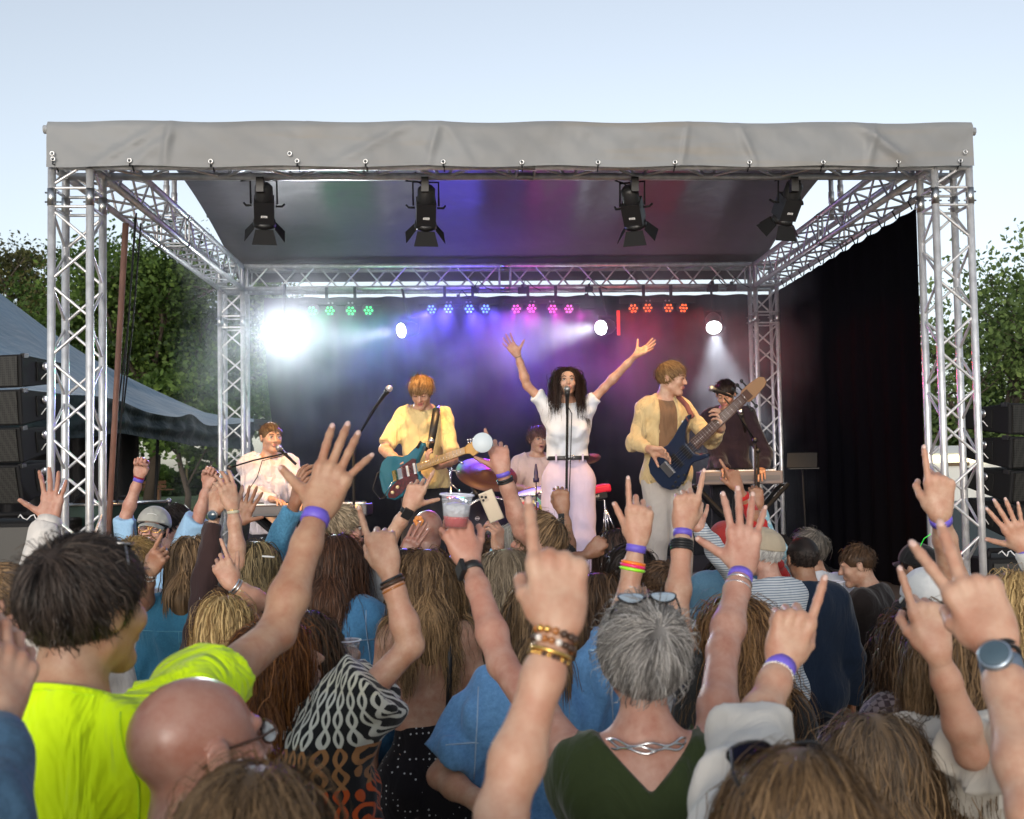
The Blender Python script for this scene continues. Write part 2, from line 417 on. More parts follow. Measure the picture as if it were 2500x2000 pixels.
def hand_prims(W, d, b, side, pose, s=1., nails=None):
    """W wrist point, d towards the knuckles, b the way the back of the hand faces"""
    d = nrm(d); b = nrm(b-d*(b@d)); t = np.cross(b, d) if side == 'R' else -np.cross(b, d)
    ps = POSE[pose]; P_ = lambda x, y, z=0: W+s*(t*x+d*y+b*z); pr = []
    roots = [(.029, .092), (.008, .097), (-.013, .093), (-.032, .084)]
    seg = [(.043, .026, .021), (.048, .030, .022), (.044, .028, .021), (.034, .021, .019)]
    rr = [.0092, .0095, .0090, .0080]
    for i, (x, y) in enumerate(roots):
        pr.append(cone(P_(x*.55, .006), P_(x, y-.008, .001), .0160*s, .0118*s, k=.011*s)); pr.append(ell(P_(x, y-.003, .0045), np.array([.0098]*3)*s, k=.006*s))
    pr.append(cone(P_(.0, .0), P_(0, .02), .025*s, .026*s, k=.016*s, q=1.35, n=b))
    pr.append(ell(P_(.026, .038, -.010), np.array([.019, .031, .014])*s, np.stack([nrm(t*.9+d*.3), nrm(d*.9-t*.35), b], 1), k=.014*s))
    pr.append(ell(P_(-.026, .036, -.008), np.array([.014, .032, .013])*s, np.stack([t, d, b], 1), k=.012*s))
    for i, (x, y) in enumerate(roots):
        p = P_(x, y); dd = rotv(d, b, (1 if side == 'L' else -1)*-ps['sp'][i]*-1 if False else 0)
        dd = nrm(d*math.cos(rad(ps['sp'][i]))+t*math.sin(rad(ps['sp'][i])))
        r = rr[i]*s; lat = np.cross(dd, b); pr.append(cone(p-d*.012*s, p, r*1.25, r*1.12, k=.008*s))
        for j in range(3):
            # bend towards the palm (-b side)
            bb = nrm(b-dd*(b@dd)) if j == 0 else bb
            a = rad(ps['c'][i][j]); nd = dd*math.cos(a)-bb*math.sin(a); bb = bb*math.cos(a)+dd*math.sin(a); dd = nd
            e = p+dd*seg[i][j]*s; r2 = r*(.94 if j < 2 else .84)
            pr.append(cone(p, e, r*1.04, r2, k=.004*s)); p = e; r = r2
        if nails is not None: nails.append((p, dd, bb, rr[i]*s))
    # thumb
    a0 = rad(ps['th'][0]); td = nrm(t*math.sin(a0+.35)+d*math.cos(a0+.35)-b*.25)
    p = P_(.020, .018, -.008); rs = [.0148, .0115, .0099, .0085]; ls = [.040, .034, .027]
    inw = nrm(-t*.75-b*.65)
    for j in range(3):
        e = p+td*ls[j]*s; pr.append(cone(p, e, rs[j]*s, rs[j+1]*s, k=.010*s if j == 0 else .004*s)); p = e
        if j == 2 and nails is not None: nails.append((p, td, nrm(-inw+td*(inw@td)), .0096*s))
        if j < 2:
            a = rad(ps['th'][j+1]); q = nrm(inw-td*(inw@td)); td = nrm(td*math.cos(a)+q*math.sin(a))
    return pr
# ------------------------------------------------------------------ heads
def frame(face, up=(0, 0, 1)):
    f = nrm(face); u = np.array(up, float); x = nrm(np.cross(f, u)); u = np.cross(x, f)
    return np.stack([x, f, u], 1)
def head_prims(C, R, s=1., female=False, mouth=0., face=True, bald=False):
    g = lambda x, y, z: C+R@(np.array([x, y, z])*s)
    e = lambda c, r, k=.02, sub=False, rx=0: ell(g(*c), np.array(r)*s, R@np.array(Matrix.Rotation(rx, 3, 'X')), k=k*s, sub=sub)
    j = .9 if female else 1.
    pr = [e((0, -.014, .032), (.077, .097, .087)), e((0, .028, -.028), (.060*j, .062, .082), .03),
          cone(g(-.045*j, .0, -.058), g(0, .066, -.092), .019*s, .019*s, k=.022*s), cone(g(.045*j, .0, -.058), g(0, .066, -.092), .019*s, .019*s, k=.022*s),
          e((0, .076, -.095), (.018, .016, .016), .02)]
    for sx in (-1, 1):
        pr.append(e((sx*.080, -.006, -.002), (.007, .018, .031), .006, rx=-.2))
        pr.append(e((sx*.083, -.011, .008), (.005, .017, .019), .006))
    if face:
        pr += [cone(g(-.03, .082, .030), g(.03, .082, .030), .011*s, .011*s, k=.014*s)]
        for sx in (-1, 1):
            pr.append(e((sx*.031, .104, .010), (.019, .018, .013), .012, True))
            pr.append(e((sx*.036, .066, -.022), (.024, .022, .022), .02))
        pr += [cone(g(0, .088, .016), g(0, .110, -.020), .0075*s, .0115*s, k=.010*s), cone(g(-.011, .098, -.025), g(.011, .098, -.025), .008*s, .008*s, k=.006*s)]
        pr += [cone(g(-.018, .089, -.047), g(.018, .089, -.047), .0065*s, .0065*s, k=.008*s), cone(g(-.015, .088, -.059), g(.015, .088, -.059), .0075*s, .0075*s, k=.008*s)]
        if mouth: pr.append(e((0, .100, -.054-.012*mouth), (.020, .022, .004+.011*mouth), .004, True))
    return pr
def neck_prims(C, R, Nk, s=1., female=False):
    r = .047 if female else .056
    return [cone(C+R@(np.array([0, -.022, -.05])*s), Nk, r*s, (r+.006)*s, k=.02)]
# ------------------------------------------------------------------ hair strands
def fib(n):
    i = rng.random(n); ph = rng.random(n)*2*math.pi; z = 1-2*i
    return np.stack([np.sqrt(1-z*z)*np.cos(ph), np.sqrt(1-z*z)*np.sin(ph), z], 1)
def hair(C, R, s, par, hmat, style='short', length=.06, n=2500, width=.002, thick=.014, wave=0., wl=.05, part=0., lift=.3, front=.062, seed=1, fringe=False, body=None, back=None, puff=0., nape=-.075, gather=None, zmax=9, capon=True, fwd=0., spread=.9):
    """cap under the strands plus thousands of flat strands grown over the skull and hanging by gravity"""
    g = np.random.default_rng(seed)
    T = thick
    cr = np.array([.077, .097, .087])+.002; cc = np.array([0, -.014, .032])
    # strand roots in head space
    d = fib(int(n*2.6)); pts = cc+d*cr
    y, z, x = pts[:, 1], pts[:, 2], pts[:, 0]
    hl = np.where(y > .05, front, np.where(y > 0, front*(y/.05)+.012*(1-y/.05), np.maximum(nape, .012+(y)*1.35)))
    hl = hl+g.normal(0, .008 if style == 'short' else .003, len(hl))*(y < .04)
    keep = (z > hl) & (z < zmax); pts = pts[keep][:n]; d = d[keep][:n]; m = len(pts)
    nrmv = d/cr; nrmv /= np.linalg.norm(nrmv, axis=1)[:, None]
    up = np.array([0, 0, 1.]); grav = R.T@np.array([0, 0, -1.])
    off = g.random(m)**.8*T
    S = 6 if style in ('short', 'fade', 'crop') else 14
    Ls = np.full(m, length)*g.uniform(.75, 1.1, m)
    if style == 'short': Ls = Ls*np.clip((pts[:, 2]+.11)/.13, .3, 1)
    if style == 'fade': Ls = np.where(pts[:, 2] > .07, length, .008)*g.uniform(.8, 1.1, m)
    if style in ('short', 'fade', 'crop'):
        wh = cc+np.array([.012, -.075, .075]); v = pts-wh; base = v-nrmv*np.sum(v*nrmv, 1)[:, None]; base /= np.linalg.norm(base, axis=1)[:, None]+1e-6
        base = base+g.normal(0, .13, base.shape)+nrmv*lift
        if part: base += np.array([part, .2, 0])
    else:
        sx = np.sign(pts[:, 0]-part+g.normal(0, .004, m)); bk = np.clip((-pts[:, 1]-.01)/.06, 0, 1); base = np.stack([sx*(spread-(spread-.1)*bk), -.35-.5*bk*0, .1-.9*bk], 1)+g.normal(0, .14, (m, 3))
        if gather is not None:
            v = np.array(gather)-pts; base = v/np.linalg.norm(v, axis=1)[:, None]+g.normal(0, .1, (m, 3))
    base /= np.linalg.norm(base, axis=1)[:, None]
    Cm = [(C, R, s)]
    path = np.zeros((m, S+1, 3)); p = pts+nrmv*.001; path[:, 0] = p; dr = base.copy()
    fly = (g.random((m, 1)) < .07)*1.; off = off*(1+1.2*fly[:, 0]); ph = g.random((m, 1))*6.28; wax = g.normal(0, 1, (m, 3)); clump = g.random(m)
    for i in range(S):
        h = (Ls/S)[:, None]; f = (i+1)/S
        if style in ('short', 'fade', 'crop'):
            tgt = base+grav*(.25+.5*f)*(.6 if style != 'crop' else .1)
        else:
            tgt = base*max(0, 1-f*4.5)+grav*(.35+1.0*min(1, f*3))
            if fwd: tgt = tgt+np.stack([0*bk, np.where(pts[:, 1] > -.035, fwd, 0)*(f < .75), 0*bk], 1)
            if gather is not None and f < .45: tgt = base
        dr = dr*.45+tgt*.55
        if wave: dr = dr+wax*0+np.cos(ph+f*Ls[:, None]/wl*6.28)*wave*np.stack([np.cos(ph[:, 0]), np.sin(ph[:, 0]), .3*np.sin(2*ph[:, 0])], 1)*min(1, f*2.5)
        if style in ('short', 'fade', 'crop') and not wave:
            on = (p-cc)/cr**2; on /= np.linalg.norm(on, axis=1)[:, None]+1e-9; dn_ = np.sum(dr*on, 1)[:, None]; dr = dr-on*dn_*.85+on*lift*.12
        dr = dr+g.normal(0, .05, dr.shape)*(1+3.2*fly)
        dr /= np.linalg.norm(dr, axis=1)[:, None]
        p = p+dr*h
        # stay outside the skull
        q = (p-cc)/(cr+off[:, None]+(puff*min(1, f*2))); k = np.linalg.norm(q, axis=1)[:, None]
        p = np.where(k < 1, cc+(p-cc)/np.maximum(k, 1e-4), p)
        if body is not None:
            # and outside the body: world-space cones
            wp = C+(p*s)@R.T
            for (a, b_, ra, rb, qn, nn) in body:
                ba = b_-a; t = np.clip(((wp-a)@ba)/(ba@ba), 0, 1)[:, None]; cpt = a+t*ba; w_ = wp-cpt
                ws = w_+(qn-1)*nn*(w_@nn)[:, None]; dd = np.linalg.norm(ws, axis=1)[:, None]; rr_ = (ra+(rb-ra)*t)+off[:, None]*.6+.004
                sc_ = np.where(dd < rr_, rr_/np.maximum(dd, 1e-4), 1); wp = cpt+w_*sc_
            p = ((wp-C)@R)/s
        path[:, i+1] = p
    Wp = C+(path.reshape(-1, 3)*s)@R.T; Wp = Wp.reshape(m, S+1, 3)
    # ribbons
    ctr = C+R@(cc*s); tg = np.gradient(Wp, axis=1); out = Wp-ctr; out[:, :, 2] *= .4
    sd = np.cross(tg, out); sd /= np.linalg.norm(sd, axis=2)[:, :, None]+1e-9
    o2 = np.cross(sd, tg); o2 /= np.linalg.norm(o2, axis=2)[:, :, None]+1e-9
    tw = g.uniform(-.7, .7, (m, 1, 1)); sd = sd*np.cos(tw)+o2*np.sin(tw)
    wd = width*g.uniform(.6, 1.4, m)[:, None, None]*np.interp(np.linspace(0, 1, S+1), [0, .15, .8, 1], [.7, 1, .8, .15])[None, :, None]
    A = Wp-sd*wd/2; B = Wp+sd*wd/2
    V = np.stack([A, B], 2).reshape(-1, 3)
    base_i = (np.arange(m)*(S+1)*2)[:, None]+np.arange(S)[None, :]*2
    Fq = np.stack([base_i, base_i+1, base_i+3, base_i+2], 2).reshape(-1, 4)
    az_ = np.arctan2(pts[:, 0], -pts[:, 1]); tint = np.repeat(np.clip(.45+.26*np.sin(az_*17+seed)+.22*np.sin(az_*41+pts[:, 2]*60)+g.normal(0, .2, m), 0, 1), (S+1)*2)
    along = np.tile(np.repeat(np.linspace(0, 1, S+1)*length/.3, 2), m)
    # cap
    if style == 'fade': T2 = .004
    else: T2 = T*.45
    capr = [ell(C+R@(cc*s), (cr+T2)*s, R, k=.005)]
    fr = R@np.array([0, 1, 0.])
    capr.append(cone(C+R@(np.array([0, .105, front-.085])*s), C+R@(np.array([0, .098, front-.20])*s), .085*s, .085*s, k=.012*s, sub=True))
    capr.append(cone(C+R@(np.array([-.3, .03, -.155])*s), C+R@(np.array([.3, .03, -.155])*s), .15*s, .15*s, k=.02*s, sub=True))
    capr.append(cone(C+R@(np.array([-.3, -.04, nape-.15])*s), C+R@(np.array([.3, -.04, nape-.15])*s), .15*s, .15*s, k=.02*s, sub=True))
    parts = [sdf_mesh(capr, .005)] if capon else []
    if back is not None: parts.append(sdf_mesh(back, .010))
    cv, cf = join(parts) if parts else (np.zeros((0, 3)), np.zeros((0, 4), int)); nvr = len(V)
    V2 = np.concatenate([V, cv]); F2 = np.concatenate([Fq, cf+nvr])
    tint = np.concatenate([tint, np.clip(.25+.2*np.sin(cv[:, 0]*70), 0, 1)]); along = np.concatenate([along, np.full(len(cv), .3 if style in ('long',) else .15)])
    o = mesh_obj('hair', V2-wloc_np(par), F2, hmat, par, True)
    a = o.data.attributes.new('tint', 'FLOAT', 'POINT'); a.data.foreach_set('value', tint.astype(np.float32))
    a = o.data.attributes.new('along', 'FLOAT', 'POINT'); a.data.foreach_set('value', along.astype(np.float32))
    return o
def wloc_np(o): 
    q = wloc(o); return np.array([q.x, q.y, q.z])
GROUND = 0.0; DECK = 1.20
def azv(az, el=0): a = rad(az); e = rad(el); return np.array([math.sin(a)*math.cos(e), math.cos(a)*math.cos(e), math.sin(e)])
def wrinkle(seed, amp, wl=.11):
    g = np.random.default_rng(seed); K = [(nrm(g.normal(0, 1, 3)*np.array([1, 1, .55]))*2*math.pi/(wl*g.uniform(.55, 1.7)), g.random()*6.28) for _ in range(6)]
    def f(X, Y, Z):
        o = 0
        for k, p in K: o = o+np.sin(k[0]*X+k[1]*Y+k[2]*Z+p+1.3*np.sin(.6*(k[1]*X-k[0]*Y)+k[2]*.4*Z))
        return o*(amp/2.6)
    return f
def ik(S, W, l1, l2, hint):
    d = W-S; D = np.linalg.norm(d); D2 = min(D, (l1+l2)*.995); x = (l1*l1-l2*l2+D2*D2)/(2*D2); h = math.sqrt(max(l1*l1-x*x, 0)); u = d/D
    hv = nrm(hint-u*(hint@u)); k = D/D2
    return S+u*x*k+hv*h
def band(par, E, W, back, r, width, m, name='wristband', th=.0016, tilt=0., smooth=True):
    """a band round the forearm, back metres below the wrist"""
    ax = nrm(E-W); c = W+ax*back; b = MB()
    if tilt: ax = nrm(ax+tilt*nrm(np.cross(ax, [.3, 1, .2])))
    n = 22
    b.lathe(c-ax*width/2, [(r, 0), (r+th, .0005), (r+th, width-.0005), (r, width)], ax, n)
    return b.build(name, m, par)
def person(label, u, v, z, az=0, hel=0, haz=None, roll=0, s=1., fem=False, skin='mid', hairs=None, shirt=None, legs=(.03, .03, .04), arms=None, cat='person', floor=GROUND, group=None,
           lean=(0, 0), face=None, bald=False, mouth=0, neckl=.0, seat=False, wide=1., C=None, lowres=1., shoes=(.03, .03, .03), legpose=None, hang=True, belt=None, brows=(.12, .07, .04)):
    C = P(u, v, z) if C is None else np.array(C, float)
    haz = az if haz is None else haz
    hs = (.97 if not fem else .93)*s
    up = np.array([math.sin(rad(roll)), 0, math.cos(rad(roll))])
    Rh = frame(azv(haz, hel), up+azv(haz)*0)
    fb = azv(az); rb = nrm(np.cross(fb, [0, 0, 1]))
    # neck base below and behind the head
    Nk = C+Rh@(np.array([0, -.035, -.103])*hs)*1.0+np.array([0, 0, -.044*s])-fb*.012
    upb = nrm(np.array([0, 0, 1.])+fb*lean[0]+rb*lean[1])      # torso axis pointing up
    B = np.stack([rb, nrm(np.cross(upb, rb))*1.0, upb], 1)
    if B[:, 1]@fb < 0: B[:, 1] *= -1
    fx = B[:, 1]
    w = (.88 if fem else .98)*s*wide
    g = lambda x, y, zz: Nk+B@np.array([x*w, y*s, zz*s])
    base = np.array([g(0, 0, -.6)[0], g(0, 0, -.6)[1], floor])
    closeness = z
    vb = float(np.clip(z*.0030, .006, .010)); vh = float(np.clip(z*.0016, .0026, .0052)); vhd = float(np.clip(z*.0017, .0036, .0058))
    # ---- torso
    bust = .03 if fem else 0
    def torso(inf):
        i = inf
        pr = [cone(g(0, -.005, .0), g(0, 0, -.10), .06*s+i, .10*s*wide+i, k=.05),
              cone(g(-.13, -.01, -.055), g(.13, -.01, -.055), .052*s+i, .052*s+i, k=.06),
              cone(g(-.142, -.01, -.075), g(.142, -.01, -.075), .054*s+i, .054*s+i, k=.05),
              cone(g(-.055, .0, -.15), g(.055, 0, -.15), .105*s+i, .105*s+i, k=.06, q=1.12, n=fx),
              cone(g(-.05, .005, -.28), g(.05, .005, -.28), .098*s+i, .098*s+i, k=.06, q=1.1, n=fx),
              cone(g(-.045, .005, -.40), g(.045, .005, -.40), (.092 if not fem else .08)*s*wide+i, (.092 if not fem else .08)*s*wide+i, k=.07),
              cone(g(-.065, -.005, -.54), g(.065, -.005, -.54), (.10 if not fem else .108)*s+i, (.10 if not fem else .108)*s+i, k=.07)]
        if fem: pr += [ell(g(-.07, .085, -.22), np.array([.06, .05, .06])*s+i, B, k=.05), ell(g(.07, .085, -.22), np.array([.06, .05, .06])*s+i, B, k=.05)]
        return pr
    # ---- arms
    A = {}
    arms = arms or {}
    thin = .80 if fem else .93
    for sd, sg in (('L', -1), ('R', 1)):
        S = g(sg*.166, -.008, -.078)
        spec = arms.get(sd)
        if spec is None and not hang: continue
        l1, l2 = .295*s, .255*s
        if spec is None:
            E = g(sg*.235, -.02, -.36); W = g(sg*.25, .05, -.60); dv = W-E; A[sd] = dict(S=S, E=E, W=W, d=nrm(dv), b=nrm(rb*sg+fb*.3), pose='relax', hs=s, th=1.); continue
        W = P(*spec['w']) if len(spec['w']) == 3 and not spec.get('world') else np.array(spec['w'], float)
        E = None
        if spec.get('e') is not None: E = P(*spec['e']) if not spec.get('world') else np.array(spec['e'], float)
        tgt = E if E is not None else W
        rise = np.clip((tgt-S)[2]/(.3*s), 0, 1); S = S+B@np.array([-sg*.022, 0, .055])*s*rise
        if E is None: E = ik(S, W, l1, l2, np.array(spec.get('hint', (sg*rb*.6+np.array([0, 0, -1])+fb*.1)), float))
        T_ = P(*spec['t']) if not spec.get('world') else np.array(spec['t'], float)
        d = nrm(T_-W); bk = spec.get('b', (0, 0, 1)); bv = RT*bk[0]+UP*bk[1]-FW*bk[2]
        A[sd] = dict(S=S, E=E, W=W, d=d, b=bv, pose=spec.get('pose', 'open'), hs=spec.get('hs', s), th=spec.get('th', 1.))
        ln = (np.linalg.norm(E-S), np.linalg.norm(W-E))
        if spec.get('dbg'): print('ARM', label[:30], sd, 'upper %.2f fore %.2f' % ln, 'S', np.round(S, 2), 'E', np.round(E, 2))
    def arm_prims(a, inf=0., up_to=None, infw=None):
        S, E, W = a['S'], a['E'], a['W']; h = a['hs']*thin*a['th']; i = inf
        m = S+(E-S)*.45; f = E+(W-E)*.28
        pr = [cone(S, m, .052*h+i, .047*h+i, k=.03), cone(m, E, .047*h+i, .038*h+i, k=.02), cone(E, f, .039*h+i, .043*h+i, k=.02), cone(f, E+(W-E)*.72, .043*h+i, .033*h+i, k=.02), cone(E+(W-E)*.72, W, .033*h+i, .0265*h+i, k=.02)]
        return pr
    # ---- skin body
    parts = []
    pr = torso(0)+neck_prims(C, Rh, g(0, 0, -.01), hs, fem)
    for a in A.values(): pr += arm_prims(a)
    parts.append(sdf_mesh(pr, vb*lowres))
    faceon = True
    hp = head_prims(C, Rh, hs, fem, mouth, faceon)+neck_prims(C, Rh, g(0, 0, -.01), hs, fem)
    parts.append(sdf_mesh(hp, vhd*lowres, lo=C-.16*hs-.03, hi=C+.2))
    nails = []
    for sd, a in A.items():
        q = hand_prims(a['W'], a['d'], a['b'], sd, a['pose'], a['hs']*(.93 if fem else 1.), nails if (arms.get(sd) is not None and z < 3.9 and floor == GROUND) else None)
        h = a['hs']*thin*a['th']
        q = [cone(a['E']+(a['W']-a['E'])*.6, a['W'], .0325*h, .0270*h, k=.02)]+q
        vv = vh if (arms.get(sd) is not None) else .006
        parts.append(sdf_mesh(q, vv*lowres))
    V, Fc = join(parts)
    body = mesh_obj('person', V-base, Fc, SK[skin], None, True); body.location = base
    tag(body, label, cat, group)
    for (q0, dd, bb, r_) in nails:
        if dd[2] < .2: continue
        m = MB(); m.ball((0, 0, 0), 1., 10, 6); lt = np.cross(dd, bb); Q = np.stack([lt*r_*.62, dd*r_*.85, bb*r_*.30], 1); c_ = q0-dd*r_*.1+bb*r_*.62
        m.v = [tuple(c_+Q@np.array(v)) for v in m.v]; m.build('fingernail', M['nail'], body)
    bd = body
    # ---- clothes
    for shirt in ([] if not shirt else shirt if isinstance(shirt, list) else [shirt]):
        col = shirt['m']; sl = shirt.get('sleeve', 'short'); fit = shirt.get('fit', .012); amp = shirt.get('amp', .006)
        pr = torso(fit)
        nosl = set(shirt.get('bare', ''))
        for sd, a in A.items():
            if sd in nosl: continue
            S, E, W = a['S'], a['E'], a['W']; h = a['hs']*thin*a['th']; lo_ = shirt.get('loose', .014)
            if sl == 'short':
                pr.append(cone(S, S+(E-S)*shirt.get('frac', .6), .054*h+lo_, .050*h+lo_*1.3, k=.04, clip=1.0))
            elif sl == 'half':
                pr += [cone(S, E, .054*h+lo_, .046*h+lo_*1.2, k=.04, clip=1.)]
            elif sl == 'long':
                f1 = shirt.get('cuff', .98); sag = shirt.get('sag', 0.)
                pr += [cone(S, E, .054*h+lo_, .045*h+lo_, k=.04), cone(E, E+(W-E)*f1, .045*h+lo_, .031*h+lo_*.8+.006*(1-f1), k=.03, clip=1.)]
                if sag: pr.append(ell((E+W)/2+np.array([0, 0, -.02]), np.array([.06, .06, .13])*h, k=.04))
        wf = wrinkle(int(abs(u*7+v*3)) % 9999, amp, shirt.get('wl', .12))
        nl = shirt.get('neck', .0); ntilt = shirt.get('ntilt', .45); hem = shirt.get('hem', -.62); vn = shirt.get('v', 0)
        n0 = g(0, 0, .012+nl); nn = nrm(upb-fx*-ntilt) if False else nrm(upb+fx*ntilt)
        h0 = g(0, 0, hem)
        def post(D, X, Y, Z):
            D = D+wf(X, Y, Z)
            # neckline only near the neck
            dn = (X-n0[0])*nn[0]+(Y-n0[1])*nn[1]+(Z-n0[2])*nn[2]
            rr = np.sqrt((X-Nk[0])**2+(Y-Nk[1])**2)
            dn = np.where(rr < .105*s, dn, -1)
            if vn:
                lx = np.abs((X-Nk[0])*rb[0]+(Y-Nk[1])*rb[1]+(Z-Nk[2])*rb[2]); ly = (X-Nk[0])*fx[0]+(Y-Nk[1])*fx[1]+(Z-Nk[2])*fx[2]; lz = (X-Nk[0])*upb[0]+(Y-Nk[1])*upb[1]+(Z-Nk[2])*upb[2]
                side = 1 if vn > 0 else -1; av = abs(vn)
                vv_ = (lz+av-lx*shirt.get('vs', 2.2))*.4
                D = np.maximum(D, np.where(ly*side > -.01, vv_, -1))
            D = np.maximum(D, dn)
            if shirt.get('gap') is not None:
                lx = np.abs((X-Nk[0])*rb[0]+(Y-Nk[1])*rb[1]+(Z-Nk[2])*rb[2]+shirt.get('gx', 0)); ly = (X-Nk[0])*fx[0]+(Y-Nk[1])*fx[1]+(Z-Nk[2])*fx[2]; lz = (Nk[2]-Z)
                D = np.maximum(D, np.where(ly > .02, (shirt['gap']+shirt.get('gs', 0)*lz-lx), -1))
            D = D-.014*np.clip(((g(0, 0, -.40)[2]-Z)/.1), 0, 1)
            dh = (h0[0]-X)*upb[0]+(h0[1]-Y)*upb[1]+(h0[2]-Z)*upb[2]
            return np.maximum(D, dh)
        vs = float(np.clip(z*.0036, .007, .012))*lowres
        V, Fc = sdf_mesh(pr, vs, post)
        so_ = mesh_obj(shirt.get('name', 'shirt'), V-base, Fc, col, body, True)
        if shirt.get('rib'):
            rb_ = MB(); nr = shirt['rib']; rb_.tube([n0-nn*.004+(rb*math.cos(a_)*nr*1.08+np.cross(nn, rb)*math.sin(a_)*nr) for a_ in np.linspace(0, 2*math.pi, 33)], .0065, 8, cap=False); rb_.build('neckband', col, so_)
        if shirt.get('collar'):
            cb = MB(); ring = []
            for k in range(25):
                t = 2*math.pi*k/24+.0; 
                if shirt.get('open') and abs(((t-math.pi/2+math.pi) % (2*math.pi))-math.pi) < .35: continue
                x, y = math.cos(t)*.070, math.sin(t)*.066-.004
                ring.append((g(x/(.86 if fem else 1.), y, .006-.028*max(0, math.sin(t))+shirt['collar']), g(x*1.25/(.86 if fem else 1.), y*1.3-.004, -.030-.030*max(0, math.sin(t)))))
            v_ = [p for a_, b_ in ring for p in (a_, b_)]; f_ = [(2*k, 2*k+1, 2*k+3, 2*k+2) for k in range(len(ring)-1)]
            cb.add(v_, f_, True); c_ = cb.build('collar', col, so_)
            c_.data.materials[0] = col
            md = c_.modifiers.new('thick', 'SOLIDIFY'); md.thickness = .004
    if belt:
        bz, bh, bm2 = belt
        def postb(D, X, Y, Z):
            q = (X-Nk[0])*upb[0]+(Y-Nk[1])*upb[1]+(Z-Nk[2])*upb[2]
            return np.maximum(D, np.abs(q-bz)-bh/2)
        V, Fc = sdf_mesh([p_ for p_ in torso(.024)][3:], .006, postb); mesh_obj('belt', V-base, Fc, bm2, body, True)
    # ---- legs, trousers and shoes
    if legs is not None:
        tr = cloth(legs) if isinstance(legs, tuple) else legs
        hipz = -.56
        lp = legpose or {}
        hw = .108 if fem else .10
        pr = [cone(g(-.065, -.005, -.54), g(.065, -.005, -.54), hw*s+.006, hw*s+.006, k=.05), cone(g(-.045, .005, -.40), g(.045, .005, -.40), (.08 if fem else .092)*s*wide+.004, (.08 if fem else .092)*s*wide+.004, k=.07)]
        sh = MB()
        for sd, sg in (('L', -1), ('R', 1)):
            hp_ = g(sg*.082, 0, -.60); an = lp.get(sd+'a', None); kn = lp.get(sd+'k', None)
            fl = base+rb*sg*.11*s; an = np.array([fl[0], fl[1], floor+.075]) if an is None else np.array(an, float)
            kn = (hp_*.5+an*.5+fb*.03) if kn is None else np.array(kn, float)
            lw = lp.get('w', 1.)
            pr += [cone(hp_, kn, .094*s*lw, .068*s*lw, k=.04), cone(kn, an, .066*s*lw, .056*s*lw, k=.03, clip=1.0)]
            sh.add(*tube_foot(an, fb, s))
        top = g(0, 0, lp.get('top', -.435))
        wf2 = wrinkle(int(abs(u))+5, lp.get('amp', .005), .16)
        def post2(D, X, Y, Z):
            D = D+wf2(X, Y, Z)
            return np.maximum(D, (X-top[0])*upb[0]+(Y-top[1])*upb[1]+(Z-top[2])*upb[2])
        V, Fc = sdf_mesh(pr, max(.010, vb)*lowres, post2)
        mesh_obj('trousers', V-base, Fc, tr, body, True)
        so2 = sh.build('shoes', cloth(shoes), body)
    # ---- hair
    if hairs:
        h = dict(hairs); hm = hair_mat(h.pop('c1'), h.pop('c2'), h.pop('root', None))
        seed = int(abs(u*3+v)) % 100000
        bodycol = None; back = None
        if h.get('style') == 'long':
            bodycol = [(g(-.13, -.01, -.055), g(.13, -.01, -.055), .064*s, .064*s, 1., fx), (g(-.05, 0, -.16), g(.05, 0, -.16), .125*s, .125*s, 1.1, fx),
                       (g(-.05, .0, -.32), g(.05, 0, -.32), .12*s, .12*s, 1.1, fx), (C+Rh@(np.array([0, -.02, -.04])*hs), g(0, 0, .0), .060*s, .07*s, 1., fx)]
            Lh = h['length']; bt = h.pop('backw', .058)
            t0 = C+Rh@(np.array([0, -.038, -.03])*hs); t1 = g(0, -.115 if not fem else -.105, -.0); hb = max(.02, Lh-.2)
            t2 = g(0, -.112, -hb*.5)
            back = [cone(t0, t1, .056*hs, bt*hs, k=.03, q=1.25, n=fx)]
            if Lh > .27: back.append(cone(t1, t2, bt*hs, bt*.62*hs, k=.03, q=3.0, n=fx))
            bodycol += [(t0, t1, .066*hs, (bt+.004)*hs, 1.25, fx)]
        if h.pop('noshoulder', False): bodycol = bodycol[1:]
        nh = h.pop('n', None) or int(np.clip(9500/z, 1600, 8000)*(1.25 if h.get('style') == 'long' else 1))
        wdt = h.pop('width', None) or float(np.clip(.00085*z, .0011, .0042))
        h.setdefault('seed', seed)
        hair(C, Rh, hs, body, hm, n=nh, width=wdt, body=bodycol, back=back, **h)
